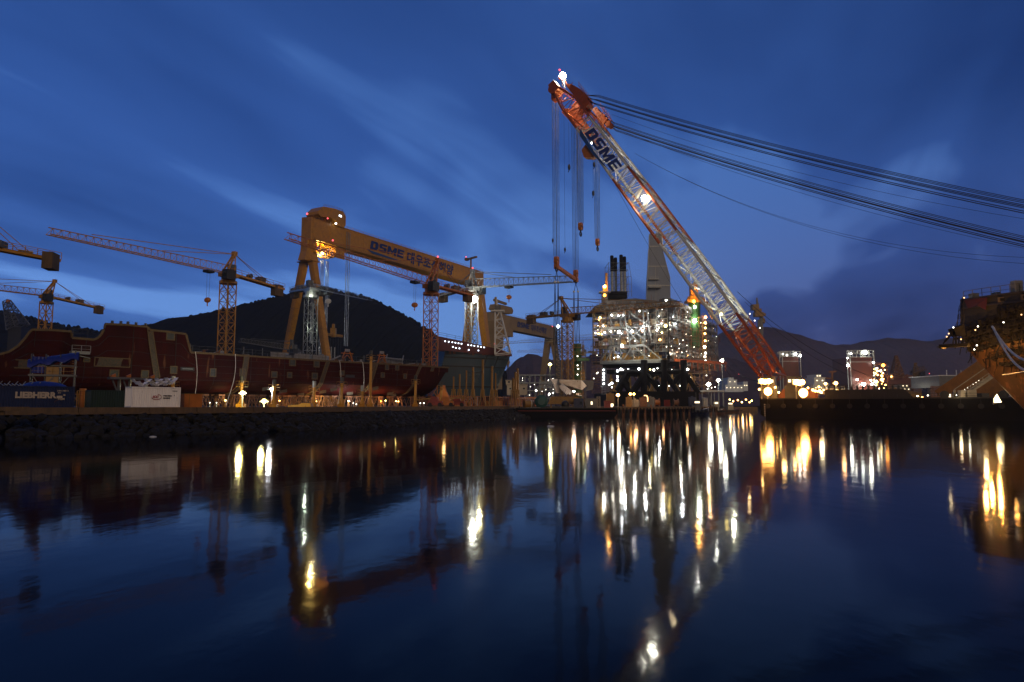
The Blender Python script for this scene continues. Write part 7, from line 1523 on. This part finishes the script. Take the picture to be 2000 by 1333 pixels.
for i in range(40): lamp(t, P(1707 + rn.random() ** 1.3 * 26, 716 + rn.random() ** .7 * 48, 421), rn.uniform(.25, .6), rn.choice(['lamp_warm', 'lamp_white', 'lamp_yellow', 'lamp_warm']), 'lamp')
lamp(t, P(1725, 714, 421), 1.0, 'lamp_sodium', 'lamp'); light(P(1722, 745, 412), 22000, (1, .6, .25), 1)
t = thing('derrick_barge', 'slim red lattice derrick with a pale arm behind the lamp stack', 'derrick', P(1752, 768, 470)); D = 470; m = MB(); m.truss(P(1752, 738, D), P(1750, 695, D), 7, 7, 1, 1, (0, 1, 0), 6, .6, .35); m.build('tower', 'rusty', t); m = MB(); m.beam(P(1744, 732, D), P(1750, 700, D), .8); m.box(P(1741, 736, D), 2, 2, 4); m.build('arm', 'cream', t); m = MB(); m.box(P(1752, 756, D + 4), 18, 8, 16); m.build('base_block', 'primer_hi', t); lamp(t, P(1741, 736, D - 2), .5, 'lamp_warm', 'lamp')
ship_house('white-teal storage hall with a warm lamp at its corner, before the tall red block', 1667, 1755, [(1670, 1722, 763, 789), (1722, 1740, 768, 789), (1740, 1755, 776, 789)], 300, 'white', 18, wl=False, name='storage_hall'); light(P(1690, 765, 292), 5000, (1, 1, .85), .6); yard_lamp(1708, 771, 288, 'lamp_flood_warm', 'tall narrow orange lamp at the corner of the white hall', .45, 2500, (1, .65, .3), group='lamps of the far yard')
yard_lamp(1686, 751, 296, 'lamp_flood', 'white star-bright floodlight before the green-lit foot of the tall red block', .7, 7000, (1, 1, .9), group='lamps of the far yard')
for i, (x, y, mt, r, lb) in enumerate(((1612, 750, 'lamp_flood_warm', .55, 'left of the pair of orange lamps behind the dark winch room'), (1632, 749, 'lamp_flood_warm', .72, 'right of the pair of orange lamps behind the dark winch room'), (1587, 762, 'lamp_warm', .5, 'low orange lamp just right of the boom floodlights'), (1599, 756, 'lamp_warm', .45, 'small orange lamp between the boom floodlights and the orange pair'))): yard_lamp(x, y, 290, mt, lb, r, 6000 if i < 2 else 0, (1, .6, .25), group='lamps of the far yard')
t = scaffold('string of glowing deck scaffolds behind the boom foot', 1582, 1650, 760, 770, 300, 6, 'cream', 3, 2.2, 0, seed=30, r=.14); [lamp(t, P(1584 + i * 4.1, 762 + (i * 7) % 6, 298), .28 + .12 * (i % 3), 'lamp_warm' if i % 3 else 'lamp_yellow', 'lamp') for i in range(16)]; light(P(1615, 760, 285), 6000, (1, .65, .3), .6)
ship_house('cream lit ship superstructure with jibs behind the barge lamps', 1588, 1622, [(1590, 1612, 738, 752), (1588, 1620, 752, 766), (1594, 1604, 732, 738)], 380, 'white', 12, name='ship_house'); t = thing('deck_crane', 'small thin deck crane with a level arm behind the orange lamps', 'crane', P(1625, 760, 385)); m = MB(); m.beam(P(1625, 760, 385), P(1625, 727, 385), .9); m.beam(P(1619, 727, 385), P(1633, 726, 385), .8); m.beam(P(1598, 738, 385), P(1625, 740, 385), .9); m.build('frame', 'rusty', t); light(P(1600, 735, 365), 12000, (1, .8, .5), 1)
t = thing('conveyor', 'dark sloping conveyor on the yard right of the white hall', 'conveyor', P(1765, 785, 270)); m = MB(); m.truss(P(1712, 757, 275), P(1790, 774, 262), 3, 2.4, 3, 2.4, None, 9, .3, .2); m.box(P(1782, 777, 262), 5, 4, 3.5); [m.beam(P(x, 766, 270), P(x, 790, 270), .3) for x in (1735, 1760, 1785)]; m.build('frame', 'dyellow', t)
t = ship_house('pale far ship deck with lit cream house right of the slim derrick', 1745, 1790, [(1747, 1779, 757, 766), (1752, 1790, 765, 778), (1760, 1775, 752, 757)], 460, 'cream', 10, name='ship_house'); light(P(1765, 755, 445), 9000, (1, .95, .75), 1)
t = thing('spire_crane', 'dark far crane silhouette with a red light between the pale crane and the hall', 'crane', P(1815, 775, 600)); m = MB(); m.truss(P(1812, 775, 600), P(1817, 735, 600), 8, 8, 1.2, 1.2, (0, 1, 0), 6, .8, .5); m.build('tower', 'dark', t); lamp(t, P(1815, 730, 600), .35, 'lamp_red', 'warning_light')
t = thing('fabrication_hall', 'pale blue-grey hall with a light roof edge left of the orange strut', 'hall', P(1870, 775, 420)); p = P(1834, 735, 420); q = P(1905, 757, 420); m = MB(); m.box(((p.x + q.x) / 2, 435, (p.z + q.z) / 2), q.x - p.x, 30, p.z - q.z); m.build('walls', 'steel', t); m = MB(); m.box(((p.x + q.x) / 2, 435, p.z + .3), q.x - p.x + 1.5, 32, .6); [m.beam((p.x + k, 425, p.z), (p.x + k, 425, p.z + 4), .35) for k in (8, 14, 17, 22)]; m.build('roof', 'white', t)
p = P(1821, 755, 400); q = P(1870, 785, 400); m = MB(); m.bbox(((p.x + q.x) / 2, 412, QZ), q.x - p.x, 20, (p.z - QZ) * .45); m.build('lower_wall', 'cream', t); m = MB()
for i in range(18): x = p.x + (q.x - p.x) * i / 17; m.beam((x, 401.5, QZ + (p.z - QZ) * .5), (x, 401.5, p.z), .35)
m.beam((p.x, 401.5, p.z), (q.x, 401.5, p.z), .4); m.beam((p.x, 402, QZ + (p.z - QZ) * .47), (q.x, 402, QZ + (p.z - QZ) * .47), .6); m.build('balustrade', 'rusty', t); light(P(1858, 765, 392), 2500, (1, .65, .35), .6)
for i, (x, y, r, mt) in enumerate(((1725, 780, .22, 'lamp_warm'), (1733, 786, .25, 'lamp_tiny_warm'), (1758, 771, .2, 'lamp_small'), (1762, 771, .2, 'lamp_small'), (1781, 776, .22, 'lamp_small'), (1791, 774, .22, 'lamp_small'), (1801, 777, .35, 'lamp_warm'), (1812, 773, .25, 'lamp_small'), (1828, 781, .25, 'lamp_small'), (1793, 774, .2, 'lamp_yellow'), (1911, 783, .2, 'lamp_small'), (1914, 782, .2, 'lamp_small'), (1921, 785, .2, 'lamp_small'))): yard_lamp(x, y, 250, mt, 'small work lamp beyond the barge, %s' % ('orange, leftmost of all', 'orange, beside the leftmost', 'left of a close pair below the conveyor', 'right of a close pair below the conveyor', 'at the end of the conveyor', 'white, left of the lit doorway row', 'orange, widest, in the doorway row', 'white, right of the orange wide one', 'white, before the balustrade hall', 'yellow, left of the lit doorway row', 'left of three at the bow foot', 'middle of three at the bow foot', 'right of three at the bow foot')[i], r, 0, group='small lamps beyond the barge')
# far derrick with machinery behind the boom
t = thing('derrick_crane', 'greenish grey crane with a bulky head standing far behind the boom', 'crane', P(1484, 700, 400)); D = 400; m = MB(); m.beam(P(1487, 690, D), P(1487, 614, D), 1.6); m.beam(P(1482, 690, D), P(1482, 625, D), 1.2); m.build('mast', 'steel', t)
m = MB(); m.box(P(1474, 601, D), 3.8, 4, 3.2); m.box(P(1481, 615, D), 5, 4, 2.6); m.box(P(1480, 607, D), 3.6, 3, 2); m.prism([P(1486, 613, D), P(1495, 625, D), P(1494, 632, D), P(1487, 624, D)], (0, 3, 0)); m.box(P(1492, 615, D), 1.4, 2, 1.6); m.build('machinery', 'dyellow', t); m = MB(); m.beam(P(1480, 602, D), P(1478, 582, D), 1.5, 1.5, None, .6, .6); m.build('boom', 'steel', t)
# small extra lamps along the left yard
for i, (x, y, D, mt, r, lb) in enumerate(((690, 788, 146, 'lamp_small', .1, 'left of two tiny white lamps among the supports'), (696, 790, 146, 'lamp_small', .1, 'right of two tiny white lamps among the supports'), (753, 783, 152, 'lamp_yellow', .12, 'left tiny yellow lamp under the bow'), (774, 784, 153, 'lamp_yellow', .12, 'right tiny yellow lamp under the bow'), (821, 788, 160, 'lamp_small', .12, 'left lamp of a white pair beside the red boom lift'), (828, 788, 160, 'lamp_small', .12, 'right lamp of a white pair beside the red boom lift'), (410, 787, 118, 'lamp_small', .08, 'faint lamp on the left of the supports'), (423, 787, 118, 'lamp_small', .08, 'faint lamp right of the leftmost faint one'), (1047, 763, 280, 'lamp_white', .3, 'white lamp before the open frame building, left'), (1073, 770, 280, 'lamp_white', .3, 'white lamp before the open frame building, middle'), (1080, 768, 280, 'lamp_small', .3, 'pale lamp before the open frame building, right'))): yard_lamp(x, y, D, mt, lb, r, 0, group='tiny lamps along the yard')
# the near side lamp of the white tower crane
lamp(C5[0], P(926, 585, 292), 1.5, 'lamp_flood', 'floodlight'); light(P(926, 590, 288), 14000, (.95, 1, .9), .4); light(P(938, 600, 420), 60000, (1, .92, .5), .8)
light(P(606, 575, 284), 5000, (.9, 1, .8), .3); light(P(604, 640, 286), 4000, (.85, 1, .75), .3)

scaffold('low brown scaffold stack right of the slim lamp ladder of the platform', 1386, 1400, 700, 768, 296, 6, 'rusty', 2.4, 2.6, 2, seed=41, r=.14)
scaffold('jagged dark staging high on the right flank of the platform', 1312, 1345, 604, 640, 286, 5, 'rusty', 2.0, 2.0, 2, seed=43, r=.13, plank=.3)
# ================================================================ evening haze over the bay
def haze():
    m = MB(); m.box((0, 2200, 110), 9000, 6400, 226)
    mt = bpy.data.materials.new('haze'); mt.use_nodes = True; nt = mt.node_tree; nt.nodes.clear(); MATS['haze'] = mt
    out = nt.nodes.new('ShaderNodeOutputMaterial'); v = nt.nodes.new('ShaderNodeVolumePrincipled'); nt.links.new(v.outputs[0], out.inputs['Volume'])
    v.inputs['Color'].default_value = (.9, .9, .92, 1); v.inputs['Density'].default_value = .00011; v.inputs['Anisotropy'].default_value = .2
    o = m.build('haze', 'haze'); o['kind'] = 'stuff'; return o
haze()
